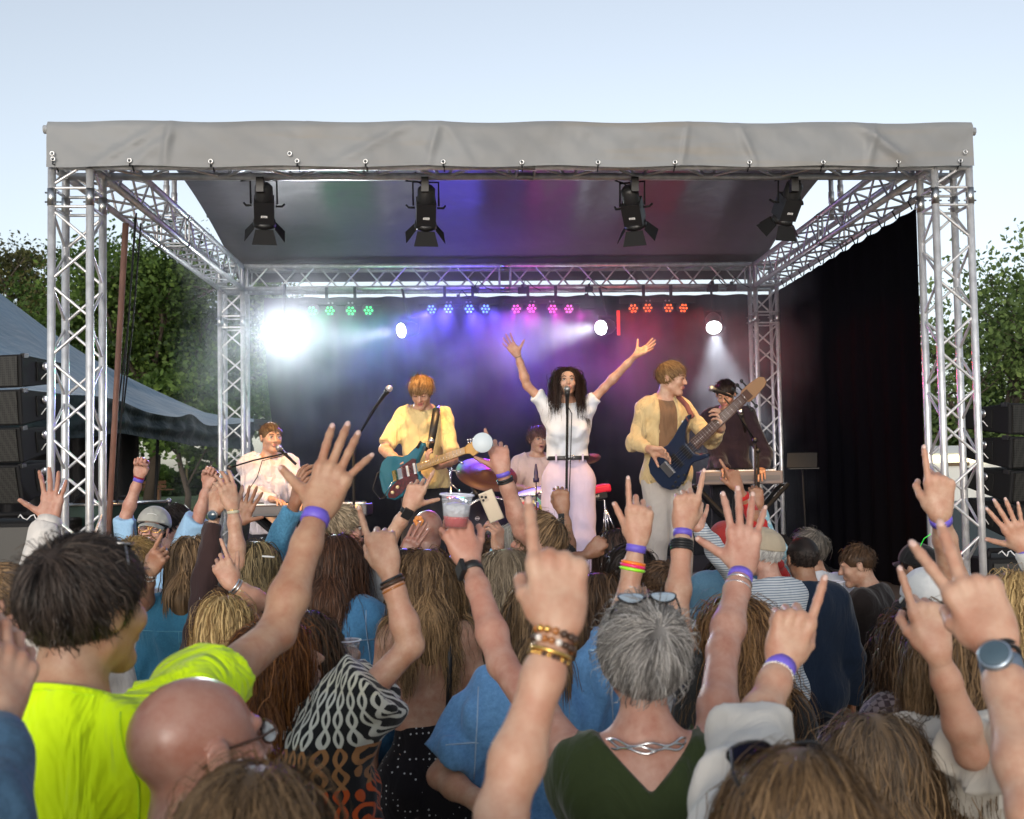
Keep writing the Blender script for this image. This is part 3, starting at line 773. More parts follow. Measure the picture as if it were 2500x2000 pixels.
    # ---- eyes, brows and mouth for faces the photo shows
    if face is not None:
        em = M['eye']; lg = lambda x, y, zz: C+Rh@(np.array([x, y, zz])*hs)
        for sx in (-1, 1):
            e = MB(); e.ball(lg(sx*.031, .0815, .010), .0118*hs, 12, 8); shut = face.get('open', .55) < .2; eo = e.build('eye', SK[skin] if shut else em, body)
            ir = MB(); dcen = lg(sx*.031, .0815, .010); gz = nrm(Rh[:, 1]+Rh[:, 2]*face.get('gz', 0)+Rh[:, 0]*face.get('gx', 0))
            ir.ball(dcen+gz*.0072*hs, .0062*hs, 10, 6); None if shut else ir.build('iris', M['iris'], eo)
            ld = MB(); op = face.get('open', .55)
            ld.tube([lg(sx*.031-.014, .0935, .010+.0065*op), lg(sx*.031-.006, .0985, .010+.0105*op), lg(sx*.031+.006, .0985, .010+.0105*op), lg(sx*.031+.014, .0935, .010+.0065*op)], [.0016*hs, .0036*hs, .0036*hs, .0016*hs], 6)
            ld.build('eyelid', M['lash'] if face.get('lash', True) else SK[skin], body)
            bm_ = MB(); bm_.tube([lg(sx*.013, .0965, .030), lg(sx*.030, .0955, .0355), lg(sx*.048, .082, .031)], [.0032*hs, .0036*hs, .0018*hs], 6); bm_.build('eyebrow', cloth(brows), body)
        lp_ = MB(); op = mouth
        lp_.tube([lg(-.024, .087, -.050-.002*op), lg(-.010, .099, -.0475), lg(0, .1005, -.0487), lg(.010, .099, -.0475), lg(.024, .087, -.050-.002*op)], [.002*hs, .0042*hs, .0042*hs, .0042*hs, .002*hs], 6)
        lp_.tube([lg(-.024, .087, -.051-.003*op), lg(-.010, .096, -.060-.020*op), lg(.010, .096, -.060-.020*op), lg(.024, .087, -.051-.003*op)], [.002*hs, .005*hs, .005*hs, .002*hs], 6)
        lp_.build('lips', M['lip'], body)
        if mouth:
            t_ = MB(); t_.ball(lg(0, .0835, -.055-.008*op), np.array([.020, .008, .004+.010*op])*hs, 12, 8); t_.build('mouth', M['mouth'], body)
            t_ = MB(); t_.tube([lg(-.014, .090, -.0505), lg(0, .0955, -.0505), lg(.014, .090, -.0505)], .0032*hs, 6); t_.build('teeth', M['teeth'], body)
    r = dict(o=body, C=C, R=Rh, hs=hs, A=A, g=g, s=s, fx=fx, rb=rb, up=upb, thin=thin, base=base, z=z)
    return r
def tube_foot(an, fb, s):
    m = MB(); a = an-np.array([0, 0, .035]); m.tube([a-fb*.05*s, a+fb*.02, a+fb*.12*s, a+fb*.19*s], [.032*s, .045*s, .04*s, .022*s], 10); return m.v, m.f, True
M['nail'] = mat('fingernail', (.62, .42, .36), .25, coat=.4)
M['eye'] = mat('eyeball', (.55, .53, .5), .25); M['iris'] = mat('iris', (.05, .035, .02), .2); M['lash'] = mat('eyelid', (.10, .045, .03), .6); M['lip'] = mat('lips', (.42, .13, .11), .4)
M['mouth'] = mat('mouth_inside', (.08, .015, .012), .5); M['teeth'] = mat('teeth', (.7, .68, .62), .3)
M['purple'] = mat('purple_wristband', (.16, .11, .62), .5, var=.15, vscale=30)
def fore_r(p, sd, back):
    a = p['A'][sd]; h = a['hs']*p['thin']*a['th']; Ln = np.linalg.norm(a['W']-a['E']); f = back/Ln
    return h*np.interp(f, [0, .28, .72, 1], [.0265, .033, .043, .039])
def wristband(p, sd, back=.03, width=.020, m=None, name='wristband', th=.0022, extra=.0022, tilt=0):
    a = p['A'][sd]; return band(p['o'], a['E'], a['W'], back, fore_r(p, sd, back)+extra, width, m or M['purple'], name, th, tilt)
def bracelet(p, sd, back, m, r=.003, name='bracelet', tilt=0.):
    a = p['A'][sd]; ax = nrm(a['E']-a['W']); ax2 = nrm(ax+tilt*nrm(np.cross(ax, [.3, 1, .2]))); b = MB(); b.torus(a['W']+ax*back, fore_r(p, sd, back)+r*.9, r, ax2, 28, 8); return b.build(name, m, p['o'])
def beads(p, sd, back, mats_, r=.004, name='bracelet', n=None):
    a = p['A'][sd]; ax = nrm(a['E']-a['W']); R_ = fore_r(p, sd, back)+r*.9; c = a['W']+ax*back; a1 = nrm(np.cross(ax, [0, 1, .1])); a2 = np.cross(ax, a1)
    n = n or int(2*math.pi*R_/(2.0*r)); v = MB()
    for k in range(n):
        t = 2*math.pi*k/n; v.ball(c+R_*(a1*math.cos(t)+a2*math.sin(t)), r, 8, 5)
    o = v.build(name, mats_[0], p['o'])
    if len(mats_) > 1:
        for mm in mats_[1:]: o.data.materials.append(mm)
        per = len(o.data.polygons)//n; g = np.random.default_rng(5); mi = np.repeat(g.integers(0, len(mats_), n), per); o.data.polygons.foreach_set('material_index', mi.astype(np.int32))
    return o
def watch(p, sd, back, strapm, facem, size=.021, square=False, bdir=None, rim=None):
    a = p['A'][sd]; ax = nrm(a['E']-a['W']); r = fore_r(p, sd, back); band(p['o'], a['E'], a['W'], back, r+.001, .022, strapm, 'watch_strap', .003)
    bv = a['b'] if bdir is None else np.array(bdir, float); bv = nrm(bv-ax*(bv@ax)); c = a['W']+ax*back+bv*(r+.003); mb = MB()
    if square:
        t = np.cross(ax, bv); Mx = np.stack([t, ax, bv], 1); mb.box(c+bv*.004, (size*1.75, size*2.0, .010), Mx); o = mb.build('watch_case', rim or facem, p['o'])
        m2 = MB(); m2.box(c+bv*.0095, (size*1.5, size*1.75, .002), Mx); m2.build('watch_face', facem, o)
    else:
        mb.lathe(c, [(size*.9, 0), (size, .002), (size, .009), (size*.88, .011)], bv, 28); o = mb.build('watch_case', rim or M['steel'], p['o'])
        m2 = MB(); m2.lathe(c+bv*.0112, [(size*.86, 0), (size*.8, .0012)], bv, 28); m2.build('watch_face', facem, o)
    return o
def glasses_on_head(p, m, lensm, pos=(0, .045, .105), tilt=50, w=.068, name='sunglasses', shades=True, rz=0, k=1.):
    C, R, hs = p['C'], p['R'], p['hs']; T_ = Matrix.Rotation(rad(tilt), 3, 'X'); Q = R@np.array(Matrix.Rotation(rad(rz), 3, 'Z'))@np.array(T_); o0 = C+R@(np.array(pos)*hs)
    g = lambda x, y, z: o0+Q@(np.array([x, y, z])*hs*k)
    mb = MB(); pts = lambda sx: [g(sx*.034+.027*math.cos(t), 0+.004*math.cos(t)**2, .020*math.sin(t)*(1 if math.sin(t) > 0 else .85)) for t in np.linspace(0, 2*math.pi, 17)]
    for sx in (-1, 1): mb.tube(pts(sx), .0022*hs, 6, cap=False)
    mb.tube([g(-.008, .003, .006), g(0, .006, .008), g(.008, .003, .006)], .002*hs, 6)
    for sx in (-1, 1): mb.tube([g(sx*.061, 0, .008), g(sx*.074, -.03, .004), g(sx*.078, -.09, .0), g(sx*.074, -.13, -.02)], .0024*hs, 6)
    o = mb.build(name, m, p['o'])
    for sx in (-1, 1):
        l = MB(); pl = pts(sx)[:-1]; l.add(pl+[q+Q[:, 1]*.0015 for q in pl], [tuple(range(16)), tuple(range(16, 32))[::-1]]+[(i, i+16, (i+1) % 16+16, (i+1) % 16) for i in range(16)]); l.build('lens', lensm, o)
    return o
def cap(p, m, peak=True, back=False, tilt=0):
    """a soft cap over the skull with a curved peak"""
    C, R, hs = p['C'], p['R'], p['hs']; g = lambda x, y, z: C+R@(np.array([x, y, z])*hs)
    def post(D, X, Y, Z):
        lx, ly, lz = [(X-C[0])*R[0, i]+(Y-C[1])*R[1, i]+(Z-C[2])*R[2, i] for i in range(3)]
        return np.maximum(D, (.038+(ly/hs)*.16-lz/hs)*hs)
    V, F_ = sdf_mesh([ell(g(0, -.012, .038), np.array([.095, .115, .103])*hs, R, k=.01), ell(g(0, .02, .05), np.array([.085, .085, .093])*hs, R, k=.03)], .0045, post)
    o = mesh_obj('cap', V-wloc_np(p['o']), F_, m, p['o'], True)
    sg = -1 if back else 1
    mb = MB()
    def fn(a, b):
        t = (a-.5)*2; x = t*.074; y0 = .092*math.sqrt(max(0, 1-(t*.80)**2)); ln = .068*math.sqrt(max(0, 1-t*t*.86)); y = y0+ln*b
        return g(x, sg*y+(-.03 if back else 0), .050-.022*t*t-.018*b)
    mb.grid(13, 7, fn); pk = mb.build('peak', m, o); md = pk.modifiers.new('thick', 'SOLIDIFY'); md.thickness = .003
    bt = MB(); bt.ball(g(0, -.01, .137), np.array([.008, .008, .004])*hs, 8, 5); bt.build('cap_button', m, o)
    if peak is None: pass
    return o

from mathutils.bvhtree import BVHTree
def seams(p, lines, m, r=.0022, name='seam', off=.001):
    """stitched seams laid on the back of the top-most shirt; lines in body coordinates (x, z)"""
    sh_ = [c for c in p['o'].children if c.name.split('.')[0] in ('shirt', 'jacket')][-1]; bt = BVHTree.FromPolygons([v.co[:] for v in sh_.data.vertices], [tuple(q.vertices) for q in sh_.data.polygons]); g = p['g']; base = p['base']
    mb = MB()
    for ln in lines:
        pts = []
        for (x0, z0), (x1, z1) in zip(ln[:-1], ln[1:]):
            for f in np.linspace(0, 1, 9):
                o = g(x0+(x1-x0)*f, -.5, z0+(z1-z0)*f)-base; h = bt.ray_cast(Vector(o), Vector(p['fx']), 1.2)
                if h[0] is not None: pts.append(np.array(h[0])+base-p['fx']*off)
        if len(pts) > 2: mb = MB(); mb.tube(pts, r, 5); mb.build(name, m, sh_)
# ================================================================== ground, trees, marquee
TA, TD, HB, SP = 3.0205, 4.636, 4.164, .24       # truss half width, depth of the rear towers, lower chord height, chord spacing
def ground_h(x, y):
    t = np.clip((y-18)/26, 0, 1); return 1.25*t*t*(3-2*t)
def build_ground():
    m = mat('grass', (.10, .16, .035), .95, var=.45, vscale=.6, bump=.6, bscale=14, dist=.05); b = m.node_tree.nodes['Principled BSDF']
    tc = N(m, 'ShaderNodeTexCoord'); n1 = N(m, 'ShaderNodeTexNoise', i_Scale=.25, i_Detail=6.); L(m, tc.outputs['Object'], n1.inputs['Vector'])
    n2 = N(m, 'ShaderNodeTexVoronoi', i_Scale=5.5); L(m, tc.outputs['Object'], n2.inputs['Vector'])
    cr = N(m, 'ShaderNodeValToRGB'); e = cr.color_ramp.elements; e[0].color = (.055, .12, .02, 1); e[0].position = .35; e[1].color = (.13, .2, .05, 1); e[1].position = .7; L(m, n1.outputs['Fac'], cr.inputs[0])
    fl = N(m, 'ShaderNodeMath', operation='LESS_THAN'); fl.inputs[1].default_value = .13; L(m, n2.outputs['Distance'], fl.inputs[0])
    mx = N(m, 'ShaderNodeMix', data_type='RGBA'); L(m, fl.outputs[0], mx.inputs[0]); L(m, cr.outputs[0], mx.inputs[6]); mx.inputs[7].default_value = (.6, .6, .5, 1); L(m, mx.outputs[2], b.inputs['Base Color'])
    xs = np.concatenate([np.linspace(-400, -60, 12), np.linspace(-50, 50, 60), np.linspace(60, 400, 12)]); ys = np.concatenate([np.linspace(-60, -5, 10), np.linspace(0, 60, 50), np.linspace(70, 900, 16)])
    X, Y = np.meshgrid(xs, ys); Z = ground_h(X, Y); V = np.stack([X, Y, Z], -1).reshape(-1, 3); nx, ny = len(xs), len(ys)
    i = (np.arange(ny-1)[:, None]*nx+np.arange(nx-1)[None, :]).ravel(); F_ = np.stack([i, i+1, i+nx+1, i+nx], 1)
    tag(mesh_obj('ground', V, F_, m, None, True), kind='structure')
    # the sandy path and the trodden area round the stage, a sheet just above the grass
    ms = mat('sand', (.42, .33, .24), .95, var=.3, vscale=3, bump=.5, bscale=25, dist=.02)
    V = []; ys = np.linspace(-30, 30, 60); 
    for y in ys:
        x0 = -30+3*math.sin(y*.2); x1 = 30+2*math.sin(y*.3)
        for k in range(30): x = x0+(x1-x0)*k/29; V.append((x, y+(2.5*math.sin(x*.25)+1.2*math.sin(x*.9+1) if y > 25 else 0), 0))
    V = np.array(V); V[:, 2] = ground_h(V[:, 0], V[:, 1])+.012; i = (np.arange(59)[:, None]*30+np.arange(29)[None, :]).ravel(); F_ = np.stack([i, i+1, i+31, i+30], 1)
    tag(mesh_obj('path', V, F_, ms, None, True), kind='structure')
build_ground()
def leaf_mat(name, c1, c2, c3):
    m = mat(name, c1, .6, spec=.3); b = m.node_tree.nodes['Principled BSDF']; at = N(m, 'ShaderNodeAttribute', attribute_name='tint'); cr = N(m, 'ShaderNodeValToRGB'); e = cr.color_ramp.elements
    e[0].color = (*c1, 1); e[1].color = (*c3, 1); x = e.new(.5); x.color = (*c2, 1); L(m, at.outputs['Fac'], cr.inputs[0]); L(m, cr.outputs[0], b.inputs['Base Color'])
    out = m.node_tree.nodes['Material Output']; tr = N(m, 'ShaderNodeBsdfTranslucent'); L(m, cr.outputs[0], tr.inputs['Color']); ms = N(m, 'ShaderNodeMixShader'); ms.inputs[0].default_value = .4
    L(m, b.outputs[0], ms.inputs[1]); L(m, tr.outputs[0], ms.inputs[2]); L(m, ms.outputs[0], out.inputs[0]); return m
LEAF = leaf_mat('leaves_green', (.02, .042, .01), (.075, .135, .028), (.20, .30, .07)); LEAF2 = leaf_mat('leaves_pale', (.035, .065, .018), (.11, .17, .05), (.24, .33, .10)); LEAF3 = leaf_mat('leaves_olive', (.03, .036, .015), (.09, .095, .032), (.18, .18, .06))
BARK = mat('bark', (.06, .045, .035), .9, bump=.8, bscale=12, dist=.03)
def tree(label, base, h, r, lm, nl=16000, size=.22, dens=1., crown0=.15, seed=1, spread=.55, ncl=170, name='tree', cat='tree', group='trees behind the stage'):
    g = np.random.default_rng(seed); base = np.array(base, float); t = thing(name, label, cat, tuple(base), group)
    mb = MB(); tips = []
    def branch(p, d, ln, rr, lvl):
        pts = [p]; q = p; dd = d
        for k in range(4):
            dd = nrm(dd+g.normal(0, .13, 3)+np.array([0, 0, .06])); q = q+dd*ln/4; pts.append(q)
        mb.tube(pts, list(np.linspace(rr, rr*.45, 5)), 6 if lvl else 9)
        if lvl < 3:
            nb = [9, 5, 3][lvl]
            for k in range(nb):
                f = g.uniform(.3 if lvl == 0 else .25, 1); i = min(3, int(f*4)); pp = pts[i]+(pts[i+1]-pts[i])*(f*4-i)
                az = g.random()*6.28; el = g.uniform(.15, 1.0); nd = nrm(np.array([math.cos(az)*math.cos(el), math.sin(az)*math.cos(el), math.sin(el)])+dd*.35)
                branch(pp, nd, ln*g.uniform(.42, .62)*(1 if lvl else .95), rr*.38, lvl+1)
        if lvl >= 2: tips.append(pts[-1]); tips.append(pts[2])
    branch(base-np.array([0, 0, .2]), np.array([0, 0, 1.]), h*.78, h*.026, 0)
    mb.build('trunk', BARK, t)
    tp = np.array(tips); cc = base+np.array([0, 0, h*(.5+crown0/2)])
    # clumps: branch tips plus clumps in an uneven ellipsoidal shell
    d = fib(ncl*2); el = d*np.array([r, r, h*(1-crown0)/2])*(g.uniform(.35, 1, (len(d), 1))**.5); el = el*(1+.18*np.sin(d[:, :1]*5+seed)+.12*np.sin(d[:, 1:2]*9+2*seed)+.1*np.cos(d[:, 2:]*11)); cl = cc+el
    if len(tp): 
        tp = tp[(np.abs((tp-cc)/np.array([r, r, h*.5]))**2).sum(1) < 1.5]; cl = np.concatenate([cl[:ncl], tp[g.permutation(len(tp))[:ncl]]])
    k = g.integers(0, len(cl), nl); cs = g.uniform(.25, 1., len(cl))*r*.16; P0 = cl[k]+np.clip(g.normal(0, 1, (nl, 3)), -1.7, 1.7)*cs[k][:, None]*np.array([1, 1, .6])
    P0 = P0[P0[:, 2] > base[2]+h*crown0*.6]; n_ = len(P0); k = k[:n_]
    a = g.normal(0, 1, (n_, 3)); a /= np.linalg.norm(a, axis=1)[:, None]; b = np.cross(a, g.normal(0, 1, (n_, 3))); b /= np.linalg.norm(b, axis=1)[:, None]; s = size*g.uniform(.5, 1.2, (n_, 1))
    V = np.stack([P0-a*s*.5, P0+b*s*.3, P0+a*s*.5, P0-b*s*.3], 1).reshape(-1, 3)-base; F_ = np.arange(n_*4).reshape(-1, 4)
    o = mesh_obj('crown', V, F_, lm, t); ct = g.random(len(cl)); tint = np.clip(.15+.6*ct[k % len(cl)]+g.normal(0, .12, n_), 0, 1)
    at = o.data.attributes.new('tint', 'FLOAT', 'FACE'); at.data.foreach_set('value', tint.astype(np.float32)); return t
def gp(u, z):
    p = P(u, 1155, z); p[2] = ground_h(p[0], p[1]); return p
def topz(u, v, z): return P(u, v, z)[2]
for (lab, u, vt, z, r, lm, nl, sz, seed, c0) in [
        ('tall dark broadleaf tree directly behind the front left tower', 360, 560, 44, 5.6, LEAF, 52000, .22, 3, .26),
        ('dark pointed tree at the far left edge above the blue marquee', 60, 600, 48, 4.4, LEAF3, 30000, .22, 5, .05),
        ('low dense tree between the far left tree and the front left tower', 175, 690, 43, 4.0, LEAF, 24000, .22, 8, .02),
        ('broadleaf tree seen through the rear left tower', 520, 640, 46, 4.2, LEAF, 34000, .21, 12, .28),
        ('small bushy tree low behind the marquee valance', 455, 860, 40, 3.2, LEAF, 14000, .26, 14, .42),
        ('airy open pale tree right of the front right tower', 2440, 556, 27, 4.3, LEAF2, 9500, .17, 21, .06),
        ('pale leafy tree seen through the front right tower', 2290, 640, 33, 3.6, LEAF2, 9000, .18, 23, .05),
        ('airy tree cut by the right edge of the picture', 2590, 620, 29, 3.6, LEAF2, 8000, .18, 29, .05)]:
    vt += 62 if u < 1000 else 105; b = gp(u, z); tree(lab, b, topz(u, vt, z)-b[2], r, lm, nl, sz, seed=seed, crown0=c0)
def hedge(label, u0, u1, z, vt, n, lm, seed, name='hedge', cat='hedge', depth=2.5, size=.22):
    g = np.random.default_rng(seed); a, b = gp(u0, z), gp(u1, z); f = g.random(n); Pt = a+(b-a)*f[:, None]; top = np.array([topz(u, vt, z) for u in (u0, u1)]); tt = top[0]+(top[1]-top[0])*f
    hgt = (tt-Pt[:, 2])*(.8+.14*np.sin(f*23+seed)+.1*np.sin(f*57)); Pt[:, 2] += hgt*g.random(n)**.7; Pt[:, 1] += g.uniform(-depth/2, depth/2, n)*np.sqrt(g.random(n)); c0 = a.copy()
    v = g.normal(0, 1, (n, 3)); v /= np.linalg.norm(v, axis=1)[:, None]; w_ = np.cross(v, g.normal(0, 1, (n, 3))); w_ /= np.linalg.norm(w_, axis=1)[:, None]; s = size*g.uniform(.5, 1.3, (n, 1))
    V = np.stack([Pt-v*s*.5, Pt+w_*s*.3, Pt+v*s*.5, Pt-w_*s*.3], 1).reshape(-1, 3)-c0; o = mesh_obj(name, V, np.arange(n*4).reshape(-1, 4), lm); o.location = c0
    at = o.data.attributes.new('tint', 'FLOAT', 'FACE'); at.data.foreach_set('value', np.clip(.2+.25*np.sin(Pt[:, 0]*2.1)+.2*np.sin(Pt[:, 2]*3)+g.normal(0, .18, n), 0, 1).astype(np.float32))
    tag(o, label, cat); return o
hedge('dark green hedge beyond the lawn, under the blue marquee', -60, 720, 60, 1120, 26000, LEAF, 3, size=.34)
hedge('dark hedge behind the right loudspeakers', 2180, 2700, 36, 925, 22000, LEAF, 4, size=.26)
hedge('leafy bushes at the edge of the lawn left of the bench', 330, 470, 56, 1190, 5000, LEAF2, 9, 'bush', 'bush', size=.2)
def bench():
    z = 47; o = gp(352, z); o[2] = P(385, 1222, z)[2]; rt = nrm(np.array([1, .12, 0])); bk = np.array([-rt[1], rt[0], 0]); wm = mat('bench_wood', (.22, .11, .06), .8, bump=.5, bscale=20, var=.3)
    t = thing('park_bench', 'weathered brown wooden bench on the lawn behind the stage', 'bench', tuple(o)); Mx = np.stack([rt, bk, [0, 0, 1]], 1); g = lambda x, y, zz: o+Mx@np.array([x, y, zz])
    for x in (-.62, .62):
        m = MB(); m.box(g(x, .0, .22), (.09, .40, .44), Mx); m.build('leg', wm, t)
        m = MB(); m.box(g(x, .24, .62), (.07, .05, .46), Mx); m.build('post', wm, t)
    for y in (-.14, .02): m = MB(); m.box(g(.15, y, .465), (2.2, .14, .045), Mx); m.build('seat', wm, t)
    for zz in (.60, .78): m = MB(); m.box(g(0, .21, zz), (1.75, .03, .14), Mx); m.build('backrest', wm, t)
bench()
for (u, v0, v1) in ((456, 1100, 1150), (523, 1100, 1130)):
    z = 52; a, b = P(u, v1, z), P(u, v0, z); m = MB(); a[2] = ground_h(a[0], a[1]); m.tube([a, b], .05, 8)
    tag(m.build('fence_post', mat('post_wood%d' % u, (.3, .24, .12), .9), loc=a), 'thin pale post standing in front of the hedge, %s' % ('directly right of the raised fist' if u < 500 else 'close to the rear left tower'), 'post')
# ---- blue marquee
def marquee():
    fab = mat('marquee_fabric', (.038, .13, .225), .55, var=.25, vscale=1.2, bump=.5, bscale=6, dist=.05, sheen=.2); dk = mat('marquee_lining', (.007, .016, .017), .6, spec=.3, bump=.8, bscale=5, dist=.08)
    eav = [P(-300, 960, 9.5), P(-60, 962, 10), P(90, 964, 10.5), P(215, 966, 11), P(290, 978, 11.6), P(360, 1006, 12.2), P(430, 1018, 12.9), P(468, 1012, 13.3), P(505, 1038, 13.8), P(560, 1036, 14.4), P(620, 1030, 15)]
    top = [P(-420, 480, 12.5), P(-180, 590, 13), P(0, 716, 13.5), P(115, 808, 13.9), P(220, 880, 14.3), P(300, 938, 14.6), P(380, 976, 14.9), P(440, 997, 15.2), P(500, 1012, 15.5), P(560, 1020, 15.8), P(620, 1022, 16)]
    hem = [P(-300, 1068, 9.4), P(-60, 1070, 9.9), P(90, 1072, 10.4), P(215, 1068, 10.9), P(290, 1058, 11.5), P(360, 1070, 12.1), P(430, 1080, 12.8), P(468, 1088, 13.2), P(505, 1090, 13.7), P(560, 1094, 14.3), P(620, 1102, 14.9)]
    base = np.array([eav[3][0], eav[3][1], 0]); t = thing('marquee', 'large blue marquee with a sagging dark valance, left of the stage', 'tent', tuple(base))
    def sample(pl, s):
        x = s*(len(pl)-1); i = min(int(x), len(pl)-2); f = x-i; p0, p1, p2, p3 = pl[max(i-1, 0)], pl[i], pl[i+1], pl[min(i+2, len(pl)-1)]
        return .5*((2*p1)+(-p0+p2)*f+(2*p0-5*p1+4*p2-p3)*f*f+(-p0+3*p1-3*p2+p3)*f**3)
    m = MB(); m.grid(70, 14, lambda a, b: sample(eav, a)*(1-b)+sample(top, a)*b-np.array([0, 0, .35*math.sin(math.pi*b)*(1-a)*.6+.03*math.sin(a*37+b*3)*math.sin(math.pi*b)])); m.build('canopy', fab, t)
    def vf(a, b):
        p = sample(eav, a)*(1-b)+sample(hem, a)*b; n = np.array([.6, -.8, 0]); return p+n*(.05*math.sin(b*9+a*5)+.035*math.sin(a*90+b*4))*math.sin(math.pi*min(1, b*1.05))
    m = MB(); m.grid(120, 16, vf); m.build('valance', dk, t)
    m = MB(); m.grid(70, 8, lambda a, b: sample(top, a)+b*np.array([1.2, 2.6, 0])-np.array([0, 0, b*(sample(top, a)[2]-sample(eav, a)[2])])); m.build('rear_slope', fab, t)
    sd = mat('dark_interior', (.006, .006, .008), .9, bump=.6, bscale=5, dist=.06)  # near-black back wall: the marquee's shaded interior is put into its colour
    for (p0, p1) in ((P(-200, 1100, 11.3), P(340, 1100, 13.2)),):
        def wf(a, b): q = p0+(p1-p0)*a; return np.array([q[0], q[1]+.05*math.sin(a*60), 2.72*(1-b)])
        m = MB(); m.grid(90, 6, wf); m.build('dark_wall', sd, t)
    for (u, z) in ((388, 12.6),):
        b = P(u, 1200, z); m = MB(); m.tube([[b[0]-.12, b[1], 0], [b[0], b[1], 2.9]], .018, 8); m.build('pole', M['blackm'], t)
marquee()
def lean_pole():
    z = 7.9; a, b = P(307, 546, 7.45), P(268, 1240, 8.3); d = nrm(b-a); b = a+d*((a[2])/(-d[2])); m = MB(); m.tube([a, b], .021, 10)
    tag(m.build('tent_pole', mat('brown_pole', (.20, .10, .075), .7, var=.2, vscale=6), loc=b), 'leaning reddish brown pole beside the front left tower', 'pole')
    for k, (u0, v0, u1, v1) in enumerate([(333, 520, 282, 1200), (344, 545, 300, 1010), (330, 530, 286, 1010)]):
        p, q = P(u0, v0, 7.6), P(u1, v1, 8.1); m = MB(); mid = (p+q)/2+np.array([.01*k, 0, -.02]); m.tube([p, mid, q], .006, 6)
        tag(m.build('strap', M['strap'], loc=q), ['long black strap from the left side truss down behind the brown pole', 'short black strap right of the long one under the left side truss', 'thin black line between the two straps under the left side truss'][k], 'strap')
lean_pole()
# ---- white cabin seen through the right tower
def cabin():
    z = 15.; o = gp(2345, z); o[2] = 0; a, b = P(2205, 1100, z), P(2450, 1100, z); wd = np.linalg.norm((b-a)[:2]); rt = nrm(np.array([b[0]-a[0], b[1]-a[1], 0])); bk = np.array([-rt[1], rt[0], 0]); Mx = np.stack([rt, bk, [0, 0, 1]], 1); c = (a+b)/2; c[2] = 0
    t = thing('site_cabin', 'pale site cabin with a lit window behind the front right tower', 'cabin', tuple(c)); g = lambda x, y, zz: c+Mx@np.array([x, y, zz]); cm = mat('cabin_panel', (.62, .63, .6), .6, var=.08, vscale=3); tz = topz(2340, 1093, z); bz = topz(2340, 1106, z)
    m = MB(); m.box(g(0, .9, bz/2), (wd, 1.8, bz), Mx); m.build('wall', cm, t)
    m = MB(); m.box(g(0, .85, (tz+bz)/2+.01), (wd+.08, 2.0, tz-bz+.03), Mx); m.build('roof', mat('cabin_trim', (.38, .42, .45), .5), t)
    lit = mat('cabin_light', (.9, .8, .55), .5, emit=(1, .86, .55), es=2.2); x0 = -wd/2
    zl = topz(2340, 1120, z); m = MB(); m.box(g(-.08, -.02, zl), (wd*.78, .03, .10), Mx); m.build('lamp', lit, t)
    m = MB(); m.box(g(.05, -.03, topz(2340, 1133, z)), (.30, .03, .05), Mx); m.build('vent', mat('cabin_vent', (.12, .08, .04), .7), t)
    m = MB(); m.box(g(0, -.02, topz(2340, 1233, z)), (wd, .04, .12), Mx); m.box(g(0, -.025, topz(2340, 1125, z)), (wd, .02, .012), Mx); m.box(g(-.42, -.02, 1.7), (.03, .02, 1.2), Mx); m.box(g(.32, -.02, 1.7), (.03, .02, 1.2), Mx); m.build('trim', mat('cabin_rail', (.10, .13, .15), .5), t)
    m = MB(); zz = topz(2340, 1240, z); m.box(g(0, -.06, zz/2), (wd*.98, .06, zz), Mx); m.build('skirt', mat('cabin_skirt', (.02, .035, .045), .7), t)
cabin()
# ================================================================== the stage
def obox(mb, lo, hi): lo, hi = np.array(lo), np.array(hi); mb.box((lo+hi)/2, hi-lo)
deckm = mat('stage_deck', (.03, .028, .028), .6, bump=.3, bscale=60, var=.3, vscale=3)
t = thing('stage_platform', 'black stage deck with a dark skirt along its front', 'stage', (0, .1, 0))
m = MB(); obox(m, (-3.3, .30, DECK-.10), (3.3, 4.95, DECK)); m.build('deck', deckm, t)
m = MB(); m.grid(160, 4, lambda a, b: (-3.3+6.6*a, .27+.02*math.sin(a*260), (DECK-.02)*(1-b))); m.build('skirt', mat('skirt_cloth', (.008, .008, .009), .95), t)
for x in (-3.2, -1.6, 0, 1.6, 3.2):
    for y in (.5, 2.6, 4.7): m = MB(); m.tube([(x, y, 0), (x, y, DECK-.1)], .025, 8); m.build('leg', M['alu'], t)
def lattice(mb, p0, p1, ax1, ax2, per=.4866, r=.010, ends=(True, True), n0=0):
    """zigzag bracing on the four faces of a square truss whose chords start at p0 + ax1*SP + ax2*SP"""
    p0, p1 = np.array(p0, float), np.array(p1, float); d = nrm(p1-p0); Lg = np.linalg.norm(p1-p0); a, b = np.array(ax1, float)*SP, np.array(ax2, float)*SP; c = [p0, p0+a, p0+a+b, p0+b]
    n = max(2, int(round(Lg/(per/2)))); st = Lg/n
    for f in range(4):
        q0, q1 = c[f], c[(f+1) % 4]
        for k in range(n):
            u, v = (q0, q1) if (k+f+n0) % 2 == 0 else (q1, q0); mb.tube([u+d*(k*st+.018), v+d*((k+1)*st-.018)], r, 6, cap=False)
        for e, x in zip(ends, (0, Lg)):
            if e: mb.tube([q0+d*x, q1+d*x], r, 6, cap=False)
